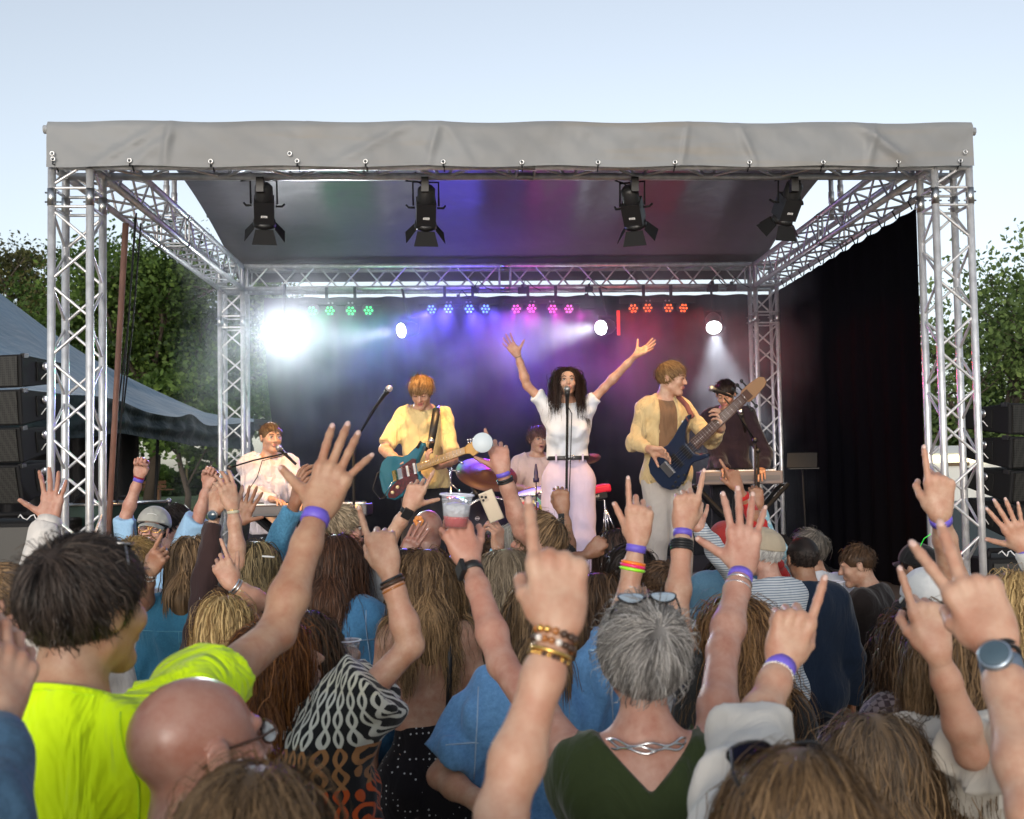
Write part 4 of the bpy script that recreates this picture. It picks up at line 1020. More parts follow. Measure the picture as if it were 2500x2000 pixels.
def truss(label, p0, p1, ax1, ax2, group, couplers=(), name='truss_beam', pad=.0):
    t = thing(name, label, 'truss', tuple(p0), group); p0, p1 = np.array(p0, float), np.array(p1, float); d = nrm(p1-p0); a, b = np.array(ax1, float)*SP, np.array(ax2, float)*SP
    for q in (p0*0, a, a+b, b):
        m = MB(); m.tube([p0+q-d*pad, p1+q+d*pad], .025, 14); m.build('chord', M['alu'], t)
    m = MB(); Lg = np.linalg.norm(p1-p0); cuts = [0]+list(couplers)+[Lg]
    for i in range(len(cuts)-1):
        s0 = cuts[i]+(.06 if i else 0); s1 = cuts[i+1]-(.06 if i < len(cuts)-2 else 0)
        lattice(m, p0+d*s0, p0+d*s1, ax1, ax2)
    m.build('bracing', M['alu'], t)
    for cpl in couplers:
        for q in (p0*0, a, a+b, b):
            m = MB(); cc = p0+q+d*cpl; m.tube([cc-d*.055, cc+d*.055], .0275, 14)
            for s in (-.03, .03):
                sx = nrm(a); m.tube([cc+d*s-sx*.042, cc+d*s+sx*.042], .006, 6)
            m.build('coupler', M['steel'], t)
    return t
X = np.array([1., 0, 0]); Y = np.array([0, 1., 0]); Z = np.array([0, 0, 1.])
tw = 'towers at the corners of the stage'; bt = 'beams of the stage roof'
truss('front left aluminium truss tower beside the brown pole', (-TA, 0, 0), (-TA, 0, HB+SP), X, Y, tw, (HB-.20,), 'truss_tower')
truss('front right aluminium truss tower beside the right loudspeakers', (TA-SP, 0, 0), (TA-SP, 0, HB+SP), X, Y, tw, (HB-.20,), 'truss_tower')
truss('rear left aluminium truss tower behind the seated keyboardist', (-TA, TD, 0), (-TA, TD, HB+SP), X, Y, tw, (HB-.35,), 'truss_tower')
truss('rear right aluminium truss tower behind the bass player', (TA-SP, TD, 0), (TA-SP, TD, HB+SP), X, Y, tw, (HB-.35,), 'truss_tower')
truss('front truss beam under the grey roof fascia', (-TA+SP+.05, 0, HB), (TA-SP-.05, 0, HB), Y, Z, bt, (2.76,), pad=.29)
truss('rear truss beam carrying the coloured lamps', (-TA+SP+.05, TD, HB), (TA-SP-.05, TD, HB), Y, Z, bt, (2.76,), pad=.29)
truss('left side truss beam running back from the front left tower', (-TA, SP+.03, HB), (-TA, TD-.03, HB), X, Z, bt, (2.12,), pad=.2)
truss('right side truss beam above the black side curtain', (TA-SP, SP+.03, HB), (TA-SP, TD-.03, HB), X, Z, bt, (2.12,), pad=.2)
# ---- roof sheet
tarpm = mat('grey_tarpaulin', (.225, .235, .245), .55, var=.10, vscale=1.3, bump=.55, bscale=2.2, dist=.08, col2=(.19, .195, .20)); 
def stain(m):
    b = m.node_tree.nodes['Principled BSDF']; src = b.inputs['Base Color'].links[0].from_socket; tc = N(m, 'ShaderNodeTexCoord'); mp = N(m, 'ShaderNodeMapping'); mp.inputs['Rotation'].default_value = (0, -.45, 0); mp.inputs['Scale'].default_value = (.9, .6, 9)
    L(m, tc.outputs['Object'], mp.inputs[0]); n = N(m, 'ShaderNodeTexNoise', i_Scale=.8, i_Detail=3.); L(m, mp.outputs[0], n.inputs['Vector']); r = N(m, 'ShaderNodeMapRange', i_To_Max=.5); r.inputs[1].default_value = .58; r.inputs[2].default_value = .72; L(m, n.outputs['Fac'], r.inputs[0])
    mx = N(m, 'ShaderNodeMix', data_type='RGBA'); mx.inputs[7].default_value = (.24, .20, .15, 1); L(m, r.outputs[0], mx.inputs[0]); L(m, src, mx.inputs[6]); L(m, mx.outputs[2], b.inputs['Base Color'])
stain(tarpm)
roof = thing('stage_roof', 'grey tarpaulin roof with a plain front fascia laced to the truss', 'roof', (0, 2.4, HB))
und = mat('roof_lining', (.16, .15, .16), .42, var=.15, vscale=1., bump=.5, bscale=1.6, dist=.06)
def roof_fn(a, b):
    x = -2.93+5.86*a; y = -.02+(TD+SP+.30)*b; z = HB+SP+.035+(.44*(1-abs((y-2.45)/2.5)**1.6) if y < 4.95 else -.11*(y-4.95)/.2); z -= .02*math.sin(a*math.pi*12)**2*math.sin(min(1, b)*math.pi)
    return (x, y, z)
m = MB(); m.grid(90, 40, roof_fn); sh = m.build('roof_sheet', und, roof)
def fas(x0, x1, dy=0., seed=0):
    def fn(a, b):
        x = x0+(x1-x0)*a; z = HB+SP+.045+(.006*math.sin(x*7))-(b*(.30 if True else 0)); 
        w_ = .006*math.sin(x*3.1+2*b)+.004*math.sin(x*9+b*5)+.003*math.sin(x*21-b*9)+.014*math.exp(-((x+2.15+b*.35)/.05)**2)+.012*math.exp(-((x+.52-.2*b)/.04)**2)+.016*math.exp(-((x-2.27-.3*b)/.05)**2)
        w_ += sum(a_*math.exp(-((x-x_-s_*(1-b))/q_)**2) for x_, s_, q_, a_ in ((-2.75, .5, .05, .022), (-1.25, .55, .06, .02), (-.62, .08, .03, .02), (1.05, .05, .02, .012), (1.55, -.12, .03, .02), (2.62, -.42, .05, .024), (2.30, .06, .03, .02), (-2.30, .05, .03, .02)))
        return (x, -.036-w_*(.3+.7*math.sin(math.pi*b))-dy-(.02 if b > .02 else -.0), z)
    return fn
m = MB(); m.grid(240, 12, fas(-3.035, -1.36)); m.build('fascia', tarpm, roof)
m = MB(); m.grid(420, 12, fas(-1.40, 3.03, .006)); m.build('fascia', tarpm, roof)
m = MB(); m.tube([(-3.07, .0, HB+SP), (3.07, .0, HB+SP)], .028, 12); m.build('edge_tube', M['alu'], roof)
eye = mat('eyelet_brass', (.75, .75, .75), .3, .9)
ex = [(129, 388), (316, 392), (514, 394), (725, 393), (892, 394), (1082, 395), (1274, 396), (1460, 396), (1648, 396), (1830, 396), (2010, 396), (2194, 394), (2345, 392), (127, 375), (707, 375), (2357, 371)]
for (u, v) in ex:
    D_ = FW+(u-CX)/FPX*RT-(v-CY)/FPX*UP; p = CAM+D_*((-.075-CAM[1])/D_[1]); m = MB(); m.torus(p, .012, .0035, Y, 18, 6); m.build('eyelet', eye, roof)
    if v > 380: m = MB(); m.tube([p, p+np.array([0, .0, -.035]), (p[0]+.005, -.034, HB), (p[0]+.005, .0, HB-.033), (p[0], .035, HB+.02)], .0045, 6); m.build('lashing', M['strap'], roof)
# ridge posts on the side trusses
for sx in (-1, 1):
    for dy in (-.12, .12):
        x = sx*(TA-SP*.5); m = MB(); m.tube([(x, 2.3+dy, HB+SP-.02), (x, 2.3+dy, HB+SP+.36)], .022, 10); m.lathe((x, 2.3+dy, HB+SP+.12), [(.027, 0), (.027, .1)], Z, 12)
        tag(m.build('ridge_post', M['alu'], loc=(x, 2.3+dy, HB+SP-.02)), '%s side roof ridge post, the %s of the two short tubes' % ('left' if sx < 0 else 'right', 'front' if dy < 0 else 'rear'), 'post')
# ---- curtains
cm = mat('black_molton', (.0035, .0035, .005), 1., spec=.03)
def curtain(label, fn, nu, nv): m = MB(); m.grid(nu, nv, fn); o = m.build('curtain', cm, loc=fn(.5, 1)); tag(o, label, 'curtain'); return o
back = curtain('black backdrop curtain hanging behind the whole band', lambda a, b: (-2.62+(.42*b*b*(1-a)**6)+a*5.68, TD+.34+.025*math.sin(a*120)+.01*math.sin(a*47), (HB-.035-.01*abs(math.sin(a*40)))*(1-b)+.95*b), 420, 12)
side = curtain('black side curtain closing the right side of the stage', lambda a, b: (TA+.01+.022*math.sin(a*70)*(.3+.7*b), .90+(TD+.3-.9)*a, (HB-.05-.012*abs(math.sin(a*38)))*(1-b)+.2*b), 260, 12)
side.name = 'side_curtain'
for k in range(13):
    y = .95+k*.31; m = MB(); m.tube([(TA+.02, y, HB-.06), (TA+.035, y+.01, HB), (TA, y+.01, HB+.035), (TA-.03, y, HB), (TA, y, HB-.06)], .006, 5); tie = m.build('curtain_tie', M['strap'], side)
# ---- lamps on the rear beam
TB = HB
def led_bar(col, xs, label, hot, em, pw):
    xs = [p for p in xs]; c = np.mean([CAM[0]*0+p[0] for p in xs]); y = TD-.10; zt = HB-.17
    t = thing('lamp_bar', label, 'stage light', (c, y, zt), 'bars of four coloured lamps')
    m = MB(); m.box((c, y+.03, zt), (xs[-1][0]-xs[0][0]+.28, .06, .05)); m.build('crossbar', M['blackm'], t)
    for dx in (-.3, .3):
        m = MB(); m.box((c+dx*.5, y+.03, zt+.09), (.03, .03, .16)); m.build('clamp', M['blackm'], t)
        m = MB(); m.ball((c+dx*.35-.02, y-.0, zt-.005), .011, 8, 6); m.ball((c+dx*.35+.02, y-.0, zt-.005), .011, 8, 6); m.build('knob', M['steel'], t)
    pl = bpy.data.lights.new('wash_fill', 'POINT'); pl.energy = pw*.08; pl.color = col; pl.shadow_soft_size = .25; po_ = bpy.data.objects.new('wash_fill', pl); COL.objects.link(po_); po_.parent = t; po_.location = (0, -.28, -.16)  # point light added at each bar for a coloured wash on roof and curtain
    lm = mat('led_'+label[:8].strip().replace(' ', '_'), hot, .3, emit=hot, es=em*.16)
    for i, p in enumerate(xs):
        aim = nrm(np.array([(-.28, -.10, .12, .3)[i], -.86, -.42+.04*(i % 2)])); cc = np.array([p[0], y-.02, p[2]]); s1 = nrm(np.cross(aim, Z)); s2 = np.cross(s1, aim)
        m = MB(); m.lathe(cc-aim*.085, [(.045, 0), (.058, .03), (.060, .085)], aim, 18); hd = m.build('lamp_head', M['black'], t)
        for k in range(7):
            a = k*math.pi/3; o = s1*0 if k == 6 else (s1*math.cos(a)+s2*math.sin(a))*.038; m = MB(); m.ball(cc+o+aim*.002, .0120, 10, 6); m.build('lens', lm, hd)
        l = bpy.data.lights.new('lamp_light', 'SPOT'); l.energy = pw; l.color = col; l.spot_size = rad(34); l.spot_blend = .6; l.shadow_soft_size = .04; lo = bpy.data.objects.new('lamp_light', l); COL.objects.link(lo); lo.parent = t
        lo.location = Vector(cc+aim*.03)-t.location; lo.rotation_euler = Vector(-aim).to_track_quat('Z', 'Y').to_euler()
def lampx(us): 
    r_ = []
    for u, v in us:
        u, v = u*1.1596, v*1.1596; D_ = FW+(u-CX)/FPX*RT-(v-CY)/FPX*UP; r_.append(CAM+D_*((TD-.10-CAM[1])/D_[1]))
    return r_
LP = 60
led_bar((.0, 1, .25), lampx([(658, 655), (695, 655), (739, 655), (776, 654)]), 'lamp bar with four green heads at the left of the rear beam', (.05, 1, .22), 7, LP*.7)
led_bar((.12, .08, 1), lampx([(909, 652), (944, 651), (988, 651), (1022, 651)]), 'lamp bar with four blue heads left of centre', (.16, .34, 1), 9, LP*4.2)
led_bar((.85, .03, .6), lampx([(1087, 651), (1119, 650), (1163, 651), (1197, 651)]), 'lamp bar with four magenta heads right of centre', (1, .12, .62), 7, LP*1.1)
led_bar((1, .02, .01), lampx([(1333, 650), (1363, 649), (1407, 649), (1438, 649)]), 'lamp bar with four red heads at the right of the rear beam', (1, .14, .03), 7, LP*.6)
def blinder(label, px, r, aim, es, pw, size=60, dy=-.15):
    D_ = FW+(px[0]*1.1596-CX)/FPX*RT-(px[1]*1.1596-CY)/FPX*UP; p = CAM+D_*((TD+dy-CAM[1])/D_[1]); aim = nrm(aim); t = thing('spotlight', label, 'stage light', tuple(p), 'white spotlights under the rear beam')
    m = MB(); m.lathe(p-aim*.20, [(r*.75, 0), (r*1.1, .06), (r*1.15, .2)], aim, 22); m.build('lamp_body', M['black'], t)
    m = MB(); m.lathe(p+aim*.004, [(r, 0), (r*.98, .008)], aim, 26); m.build('lens', mat('spot_lens', (1, 1, 1), .3, emit=(.93, .96, 1), es=es), t)
    yk = MB(); yk.tube([p-aim*.1+X*(r*1.25), p+X*(r*1.25)+Z*.12-aim*.1, p-X*(r*1.25)+Z*.12-aim*.1, p-aim*.1-X*(r*1.25)], .010, 8); yk.tube([p-aim*.1+Z*.12, (p[0], p[1]+.1, HB-.02)], .014, 8); yk.build('yoke', M['blackm'], t)
    l = bpy.data.lights.new('spot_light', 'SPOT'); l.energy = pw; l.color = (.86, .92, 1); l.spot_size = rad(size); l.spot_blend = .7; l.shadow_soft_size = r*.6; lo = bpy.data.objects.new('spot_light', l); COL.objects.link(lo); lo.parent = t
    lo.location = Vector(aim*.05); lo.rotation_euler = Vector(-aim).to_track_quat('Z', 'Y').to_euler()
    l2 = bpy.data.lights.new('lens_glow', 'POINT'); l2.energy = pw*.012; l2.color = (.86, .92, 1); l2.shadow_soft_size = r; l2o = bpy.data.objects.new('lens_glow', l2); COL.objects.link(l2o); l2o.parent = t; l2o.location = Vector(aim*(r+.06))  # extra point light added before the lens for a halo in the smoke
blinder('glaring white spotlight beside the rear left tower', (597, 697), .13, (.17, -1, -.13), 80, 420, 46, dy=-.5)
blinder('white spotlight left of centre, its beam thrown to the left', (846, 696), .075, (-1.0, -.8, -.22), 20, 360, 30)
blinder('white spotlight right of centre, its beam thrown to the left', (1266, 690), .075, (-.85, -.9, -.22), 20, 330, 30)
blinder('white spotlight in front of the rear right tower, beam straight down', (1503, 689), .080, (-.12, -.8, -.75), 20, 260, 36)
# a loudspeaker line and small clutter on the beam
for k, (u, v, s) in enumerate([(1000, 612, .05), (1100, 612, .06), (1240, 609, .05), (1500, 607, .07), (1540, 606, .06), (965, 640, .09), (1235, 640, .10)]):
    D_ = FW+(u*1.1596-CX)/FPX*RT-(v*1.1596-CY)/FPX*UP; p = CAM+D_*((TD-.02-CAM[1])/D_[1]); m = MB(); m.box(p, (s*1.6, .08, s)); m.box(p+Z*s*.7, (s*.4, .05, s*.8)); m.tube([p+Z*s, p+Z*(s+.06)+X*.04, p+X*.12+Z*s*.6, p+X*.2], .006, 6)
    tag(m.build('junction_box', M['blackm'], loc=p), ['small black clamp box left of the blue lamp bar on the rear beam', 'small black clamp box above the two right blue lamps', 'small black clamp box above the magenta lamp bar', 'larger black clamp box nearest the rear right tower', 'black clamp box second from the rear right tower', 'wide dark box hanging over the second white spotlight', 'wide dark box hanging over the third white spotlight'][k], 'clamp box', 'clamp boxes on the rear beam')
# red strip light
D_ = FW+(1302*1.1596-CX)/FPX*RT-(680*1.1596-CY)/FPX*UP; p = CAM+D_*((TD+.1-CAM[1])/D_[1]); m = MB(); m.box(p, (.03, .03, .27)); tag(m.build('strip_light', mat('red_strip', (.6, .02, .01), .4, emit=(1, .03, .01), es=.8), loc=p-Z*.135), 'narrow upright strip glowing red beside the white spotlight', 'strip light')
# ---- four theatre lamps with barn doors hanging under the front beam
def theatre(label, px, lean, aimx, warm=120):
    u, v = px[0]*1.1596, (px[1]-6)*1.1596; D_ = FW+(u-CX)/FPX*RT-(v-CY)/FPX*UP; yk = .12+SP; p = CAM+D_*((yk-CAM[1])/D_[1]); s_ = Matrix.Rotation(rad(lean), 3, 'Y')
    t = thing('theatre_lamp', label, 'stage light', (p[0], p[1], HB), 'black theatre lamps under the front beam')
    aim = nrm(np.array([aimx, .62, -.78])); sx = nrm(np.cross(aim, Z)); sz = np.cross(sx, aim); Mx = np.stack([sx, aim, sz], 1); K = .70; g = lambda x, y, z: p+Mx@(np.array([x, y, z])*K)
    m = MB(); m.lathe(g(0, -.21, 0), [(.055*K, 0), (.085*K, .03*K), (.088*K, .15*K), (.088*K, .16*K)], aim, 20); m.build('rear_housing', M['black'], t)
    m = MB(); m.box(g(0, .06, 0), (.19*K, .23*K, .19*K), Mx); bd_ = m.build('lamp_body', M['black'], t)
    m = MB(); m.lathe(g(0, .17, 0), [(.105*K, 0), (.112*K, .05*K)], aim, 24); m.build('lens_ring', M['black'], t)
    m = MB(); m.lathe(g(0, .223, 0), [(.085*K, 0), (.08*K, .004)], aim, 24); m.build('lens', mat('warm_lens', (1, .8, .5), .2, emit=(1, .62, .25), es=6), t)
    for k, (dx, dz) in enumerate([(0, -1), (0, 1), (-1, 0), (1, 0)]):
        o = g(dx*.10, .225, dz*.10); out = Mx@np.array([dx*.62, .80, dz*.62]); out = nrm(out); lat = Mx@np.array([abs(dz), 0, abs(dx)], float); w0, w1, ln = .085*K, .12*K, .15*K
        m = MB(); q = [o-lat*w0, o+lat*w0, o+lat*w1+out*ln, o-lat*w1+out*ln]; nn = np.cross(q[1]-q[0], out); nn = nrm(nn)*.002; m.add([a_-nn for a_ in q]+[a_+nn for a_ in q], [(0, 1, 2, 3), (7, 6, 5, 4), (0, 4, 5, 1), (1, 5, 6, 2), (2, 6, 7, 3), (3, 7, 4, 0)]); m.build('barn_door', M['blackm'], t)
    yk_ = MB(); a_, b_ = g(-.125, .0, 0), g(.125, .0, 0); tp = max(a_[2], b_[2])+.16; a2 = np.array([a_[0], a_[1]-.02, tp]); b2 = np.array([b_[0], b_[1]-.02, tp]); yk_.tube([a_, a2, b2, b_], .007, 8); yk_.tube([(a2+b2)/2, np.array([p[0], SP, HB])], .012, 8); yk_.build('yoke', M['blackm'], t)
    m = MB(); m.box(np.array([p[0], SP, HB-.06]), (.05, .07, .10)); m.build('clamp', M['black'], t)
    for sg in (-1, 1): m = MB(); m.tube([g(sg*.11, .02, 0), g(sg*.17, .02, .0), g(sg*.19, .02, .05)], .008, 6); m.build('knob', M['blackm'], t)
    m = MB(); m.tube([g(.0, -.2, 0), g(-.08, -.2, .12), np.array([p[0]-.13, SP, HB-.03]), np.array([p[0]-.06, SP, HB+.03])], .006, 6); m.build('cable', M['strap'], t)
    nrmd = Mx@np.array([0, 0, -1.]); 
    fx_ = nrm(CAM-p); top = Mx@np.array([0, 0, 1.]); sgn = -1 if (top@fx_) < 0 else 1
    lb = p+aim*.09*K+top*sgn*.0965*K; m = MB(); m.box(lb, (.042, .014, .002), Mx); st = m.build('label', M['white'], t)
    m = MB(); m.box(lb+top*sgn*.0015, (.032, .003, .001), Mx); m.build('lettering', M['black'], st)
    l = bpy.data.lights.new('warm_light', 'SPOT'); l.energy = warm; l.color = (1, .55, .20); l.spot_size = rad(86); l.spot_blend = .8; l.shadow_soft_size = .07; lo = bpy.data.objects.new('warm_light', l); COL.objects.link(lo); lo.parent = t
    lo.location = Vector(g(0, .26, 0))-t.location; lo.rotation_euler = Vector((-aimx*.6, -.30, .95)).to_track_quat('Z', 'Y').to_euler()
theatre('leftmost black theatre lamp hanging from the front beam', (556, 436), 0, -.10, 150)
theatre('second black theatre lamp from the left, above the guitarist', (897, 440), 0, -.06, 150)
theatre('third black theatre lamp from the left, right of the singer', (1331, 440), 0, .25, 60)
theatre('rightmost black theatre lamp near the right side truss', (1661, 430), 0, -.18, 150)
# ---- smoke in the lamp beams
def smoke():
    m = bpy.data.materials.new('stage_smoke'); m.use_nodes = True; t = m.node_tree; t.nodes.remove(t.nodes['Principled BSDF']); out = t.nodes['Material Output']
    pv = N(m, 'ShaderNodeVolumeScatter', i_Anisotropy=.3); pv.inputs['Color'].default_value = (.9, .92, 1, 1); tc = N(m, 'ShaderNodeTexCoord'); n = N(m, 'ShaderNodeTexNoise', i_Scale=1.25, i_Detail=3., i_Distortion=.5); mp = N(m, 'ShaderNodeMapping'); mp.inputs['Scale'].default_value = (1, 1, 1.2)
    L(m, tc.outputs['Object'], mp.inputs[0]); L(m, mp.outputs[0], n.inputs['Vector']); r = N(m, 'ShaderNodeMapRange'); r.inputs[1].default_value = .36; r.inputs[2].default_value = .66; r.inputs[3].default_value = .01; r.inputs[4].default_value = .19; L(m, n.outputs['Fac'], r.inputs[0]); sz_ = N(m, 'ShaderNodeSeparateXYZ'); L(m, tc.outputs['Object'], sz_.inputs[0]); rz_ = N(m, 'ShaderNodeMapRange'); rz_.inputs[1].default_value = -.9; rz_.inputs[2].default_value = .7; rz_.inputs[3].default_value = .22; L(m, sz_.outputs['Z'], rz_.inputs[0]); mu_ = N(m, 'ShaderNodeMath', operation='MULTIPLY'); L(m, r.outputs[0], mu_.inputs[0]); L(m, rz_.outputs[0], mu_.inputs[1]); L(m, mu_.outputs[0], pv.inputs['Density']); L(m, pv.outputs[0], out.inputs['Volume'])
    mb = MB(); mb.box((-.1, 3.35, 2.72), (5.6, 2.5, 2.86)); o = mb.build('smoke', m, loc=(-.1, 3.35, 2.72)); tag(o, kind='stuff')
smoke()
# ================================================================== loudspeakers, cases, instruments and the band
grm = mat('speaker_grille', (.012, .012, .013), .5)
def _holes(m):
    b = m.node_tree.nodes['Principled BSDF']; tc = N(m, 'ShaderNodeTexCoord'); v = N(m, 'ShaderNodeTexVoronoi', i_Scale=62., i_Randomness=.0); L(m, tc.outputs['Object'], v.inputs['Vector']); r = N(m, 'ShaderNodeMath', operation='GREATER_THAN'); r.inputs[1].default_value = .44
    L(m, v.outputs['Distance'], r.inputs[0]); mx = N(m, 'ShaderNodeMix', data_type='RGBA'); mx.inputs[6].default_value = (.002, .002, .002, 1); mx.inputs[7].default_value = (.022, .021, .019, 1); L(m, r.outputs[0], mx.inputs[0]); L(m, mx.outputs[2], b.inputs['Base Color'])
_holes(grm)
def pa(label_s, u_in, u_edge, tops, z, side, grp):
    """a curved hang of loudspeakers; u_edge is where the grille meets the side facing the stage"""
    for k in range(len(tops)-1):
        v0, v1 = tops[k], tops[k+1]; a, b = P(u_edge, v0+2, z), P(u_edge+(3*k if side > 0 else 0), v1-2, z-.01*k); h = a[2]-b[2]; c = (a+b)/2; tilt = rad(3+3.2*k)
        out = np.array([side*.0, -1, 0.]); o = thing('loudspeaker', '%s loudspeaker box in the stack %s of the stage' % (['topmost', 'second', 'third', 'lowest', 'fifth'][k], label_s), 'loudspeaker', (c[0], c[1], b[2]), grp)
        fwd = nrm(np.array([side*.30, -1, -math.tan(tilt)])); lat = nrm(np.cross(fwd, Z)); lat = lat if lat[0]*side > 0 else -lat; up_ = nrm(np.cross(lat, fwd)); up_ = up_ if up_[2] > 0 else -up_; w_ = .62; d_ = .46
        Mx = np.stack([lat, -fwd, up_], 1); g = lambda x, y, zz: c+Mx@np.array([x, y, zz])
        bm_ = MB(); f0, f1 = h/2, h/2*.62
        v = [g(0, 0, -f0), g(w_, 0, -f0), g(w_, d_, -f1), g(0, d_, -f1), g(0, 0, f0), g(w_, 0, f0), g(w_, d_, f1), g(0, d_, f1)]; bm_.add(v, [(0, 3, 2, 1), (4, 5, 6, 7), (0, 1, 5, 4), (1, 2, 6, 5), (2, 3, 7, 6), (3, 0, 4, 7)]); bx_ = bm_.build('cabinet', M['blackm'], o)
        md = bx_.modifiers.new('bevel', 'BEVEL'); md.width = .012; md.segments = 2
        m = MB(); m.box(g(w_/2, -.006, 0), (w_-.05, .012, h-.03), Mx); m.build('grille', grm, o)
        m = MB(); m.box(g(-.004, d_*.60, 0), (.01, d_*.50, h*.58), Mx); rc = m.build('handle_recess', mat('recess%d%d' % (k, side), (.003, .003, .003), .9), o)
        m = MB(); m.lathe(g(-.012, d_*.52, h*.17), [(.03, 0), (.032, .006), (.02, .010)], -lat, 14); m.build('connector', M['steel'], o)
        m = MB(); m.tube([g(-.012, d_*.56, -h*.2), g(-.05, d_*.55, -h*.02), g(-.04, d_*.45, -h*.08), g(-.012, d_*.42, -h*.24)], .004, 5); m.build('cable', M['white'], o)
        m = MB(); m.box(g(.0, .04, f0-.01), (.03, .05, .03), Mx); m.build('hinge', M['black'], o)
        if side > 0: m = MB(); m.prism([(-.022, -.02), (.022, -.02), (0, .022)], g(w_*.52, -.016, 0), lat, up_, .004); m.build('badge', mat('badge%d' % k, (.35, .25, .12), .5), o)
pa('left', 0, 52, (862, 948, 1041, 1133, 1236), 7.75, -1, 'loudspeakers left of the stage')
pa('right', 0, 2464, (982, 1064, 1148, 1232, 1322), 7.6, 1, 'loudspeakers right of the stage')
def subs(u, z, v, label, sgn):
    a = P(u, v, z); c = np.array([a[0]+sgn*.42, a[1]+.35, 0]); o = thing('subwoofer', label, 'loudspeaker', tuple(c)); hh = a[2]
    m = MB(); m.box(c+np.array([0, 0, hh/2]), (.84, .75, hh)); b_ = m.build('cabinet', M['blackm'], o); md = b_.modifiers.new('bevel', 'BEVEL'); md.width = .015
    m = MB(); m.box(c+np.array([0, -.385, hh/2]), (.76, .02, hh-.08)); m.build('grille', grm, o)
    m = MB(); m.tube([c+np.array([-.4, -.36, hh+.05]), c+np.array([.4, -.36, hh+.05])], .018, 8); m.tube([c+np.array([-.4, -.36, hh]), c+np.array([-.4, -.36, hh+.05])], .018, 8); m.tube([c+np.array([.4, -.36, hh]), c+np.array([.4, -.36, hh+.05])], .018, 8); m.build('flying_bar', M['blackm'], o)
    m = MB(); m.tube([c+np.array([-sgn*.3+.02*k-.05, -.40-.02*math.sin(k), hh+.03+.02*math.sin(k*1.7)]) for k in range(9)], .005, 5); m.build('cable', M['white'], o)
subs(112, 7.7, 1272, 'black subwoofer stack under the left loudspeakers', -1); subs(2405, 7.55, 1362, 'black subwoofer stack under the right loudspeakers', 1)
def case():
    a, b = P(268, 1232, 8.4), P(412, 1226, 9.3); c = np.array([(a[0]+b[0])/2, (a[1]+b[1])/2, 0]); rt = nrm(np.array([b[0]-a[0], b[1]-a[1], 0])); wd = np.linalg.norm((b-a)[:2]); bk = np.array([-rt[1], rt[0], 0]); Mx = np.stack([rt, bk, Z], 1); top = a[2]
    t = thing('flight_case', 'dark green flight case with metal edges left of the cheering woman in a cap', 'case', tuple(c)); g = lambda x, y, z: c+Mx@np.array([x, y, z]); m = MB(); m.box(g(0, .25, top/2), (wd-.02, .5, top-.02), Mx); m.build('case_body', mat('case_green', (.01, .035, .028), .5), t)
    m = MB()
    for y in (0, .5): m.tube([g(-wd/2, y, top), g(wd/2, y, top)], .012, 6)
    for x in (-wd/2, wd/2): m.tube([g(x, 0, 0), g(x, 0, top)], .012, 6); m.tube([g(x, 0, top), g(x, .5, top)], .012, 6)
    m.build('edging', M['steel'], t)
    for x in (-wd/2, wd/2): m = MB(); m.ball(g(x, 0, top), .028, 8, 6); m.build('corner', M['chrome'], t)
    m = MB(); m.tube([g(-.02, .2, top), g(0, .2, top+.05), g(.12, .2, top+.05), g(.14, .2, top)], .01, 6); m.build('handle', M['blackm'], t)
case()
def text_mesh(s, size, m, parent, o, ax, ay, name='lettering', ext=.0006, bend=0):
    cu = bpy.data.curves.new(name, 'FONT'); cu.body = s; cu.size = size; cu.extrude = ext; cu.align_x = 'CENTER'; cu.align_y = 'CENTER'; cu.resolution_u = 2
    to = bpy.data.objects.new('tmp', cu); COL.objects.link(to); dg = bpy.context.evaluated_depsgraph_get(); me = bpy.data.meshes.new_from_object(to.evaluated_get(dg)); bpy.data.objects.remove(to)
    ax, ay = nrm(ax), nrm(ay); az_ = np.cross(ax, ay); o = np.array(o, float)
    for v in me.vertices:
        x, y, z = v.co; y2 = y-bend*x*x; q = o+ax*x+ay*y2+az_*z; v.co = q-wloc_np(parent)
    me.materials.clear(); me.materials.append(m); ob = bpy.data.objects.new(name, me); COL.objects.link(ob); ob.parent = parent; return ob
def mic(mb_par, head, d, r=.024, ball=None, body=None):
    d = nrm(d); m = MB(); m.ball(head, r, 14, 10); m.build('microphone_head', ball or M['grillm'], mb_par)
    m = MB(); m.lathe(head+d*r*.6, [(r*.85, 0), (r*.8, .02), (r*.62, .03), (r*.42, .17)], d, 12); m.build('microphone_body', body or M['black'], mb_par)
M['grillm'] = mat('mic_grille', (.32, .32, .33), .35, .8, bump=.8, bscale=900, dist=.001)
def mic_stand(label, base, pts, head, d, tripod=True, ballm=None, cable=None):
    base = np.array(base, float); t = thing('microphone_stand', label, 'microphone', tuple(base)); m = MB(); m.tube([base+Z*.02]+[np.array(p) for p in pts[:1]], .0095, 10); m.build('pole', M['blackm'], t)
    if len(pts) > 1: m = MB(); m.tube(pts[0:], .0065, 8); m.build('boom', M['blackm'], t); m = MB(); m.ball(pts[0], .022, 10, 6); m.build('clutch', M['black'], t)
    for k in range(3):
        a = k*2.094+.5; m = MB(); m.tube([base+Z*.12, base+np.array([math.cos(a)*.30, math.sin(a)*.30, .01])], .009, 6); m.build('leg', M['blackm'], t)
    mic(t, np.array(head, float), d, ball=ballm)
    if cable: m = MB(); m.tube(cable, .0035, 6); m.build('cable', M['strap'], t)
    return t
def floorp(u, z, h=DECK): p = P(u, 1150, z); p[2] = h; return p
FACE = dict(open=.5)
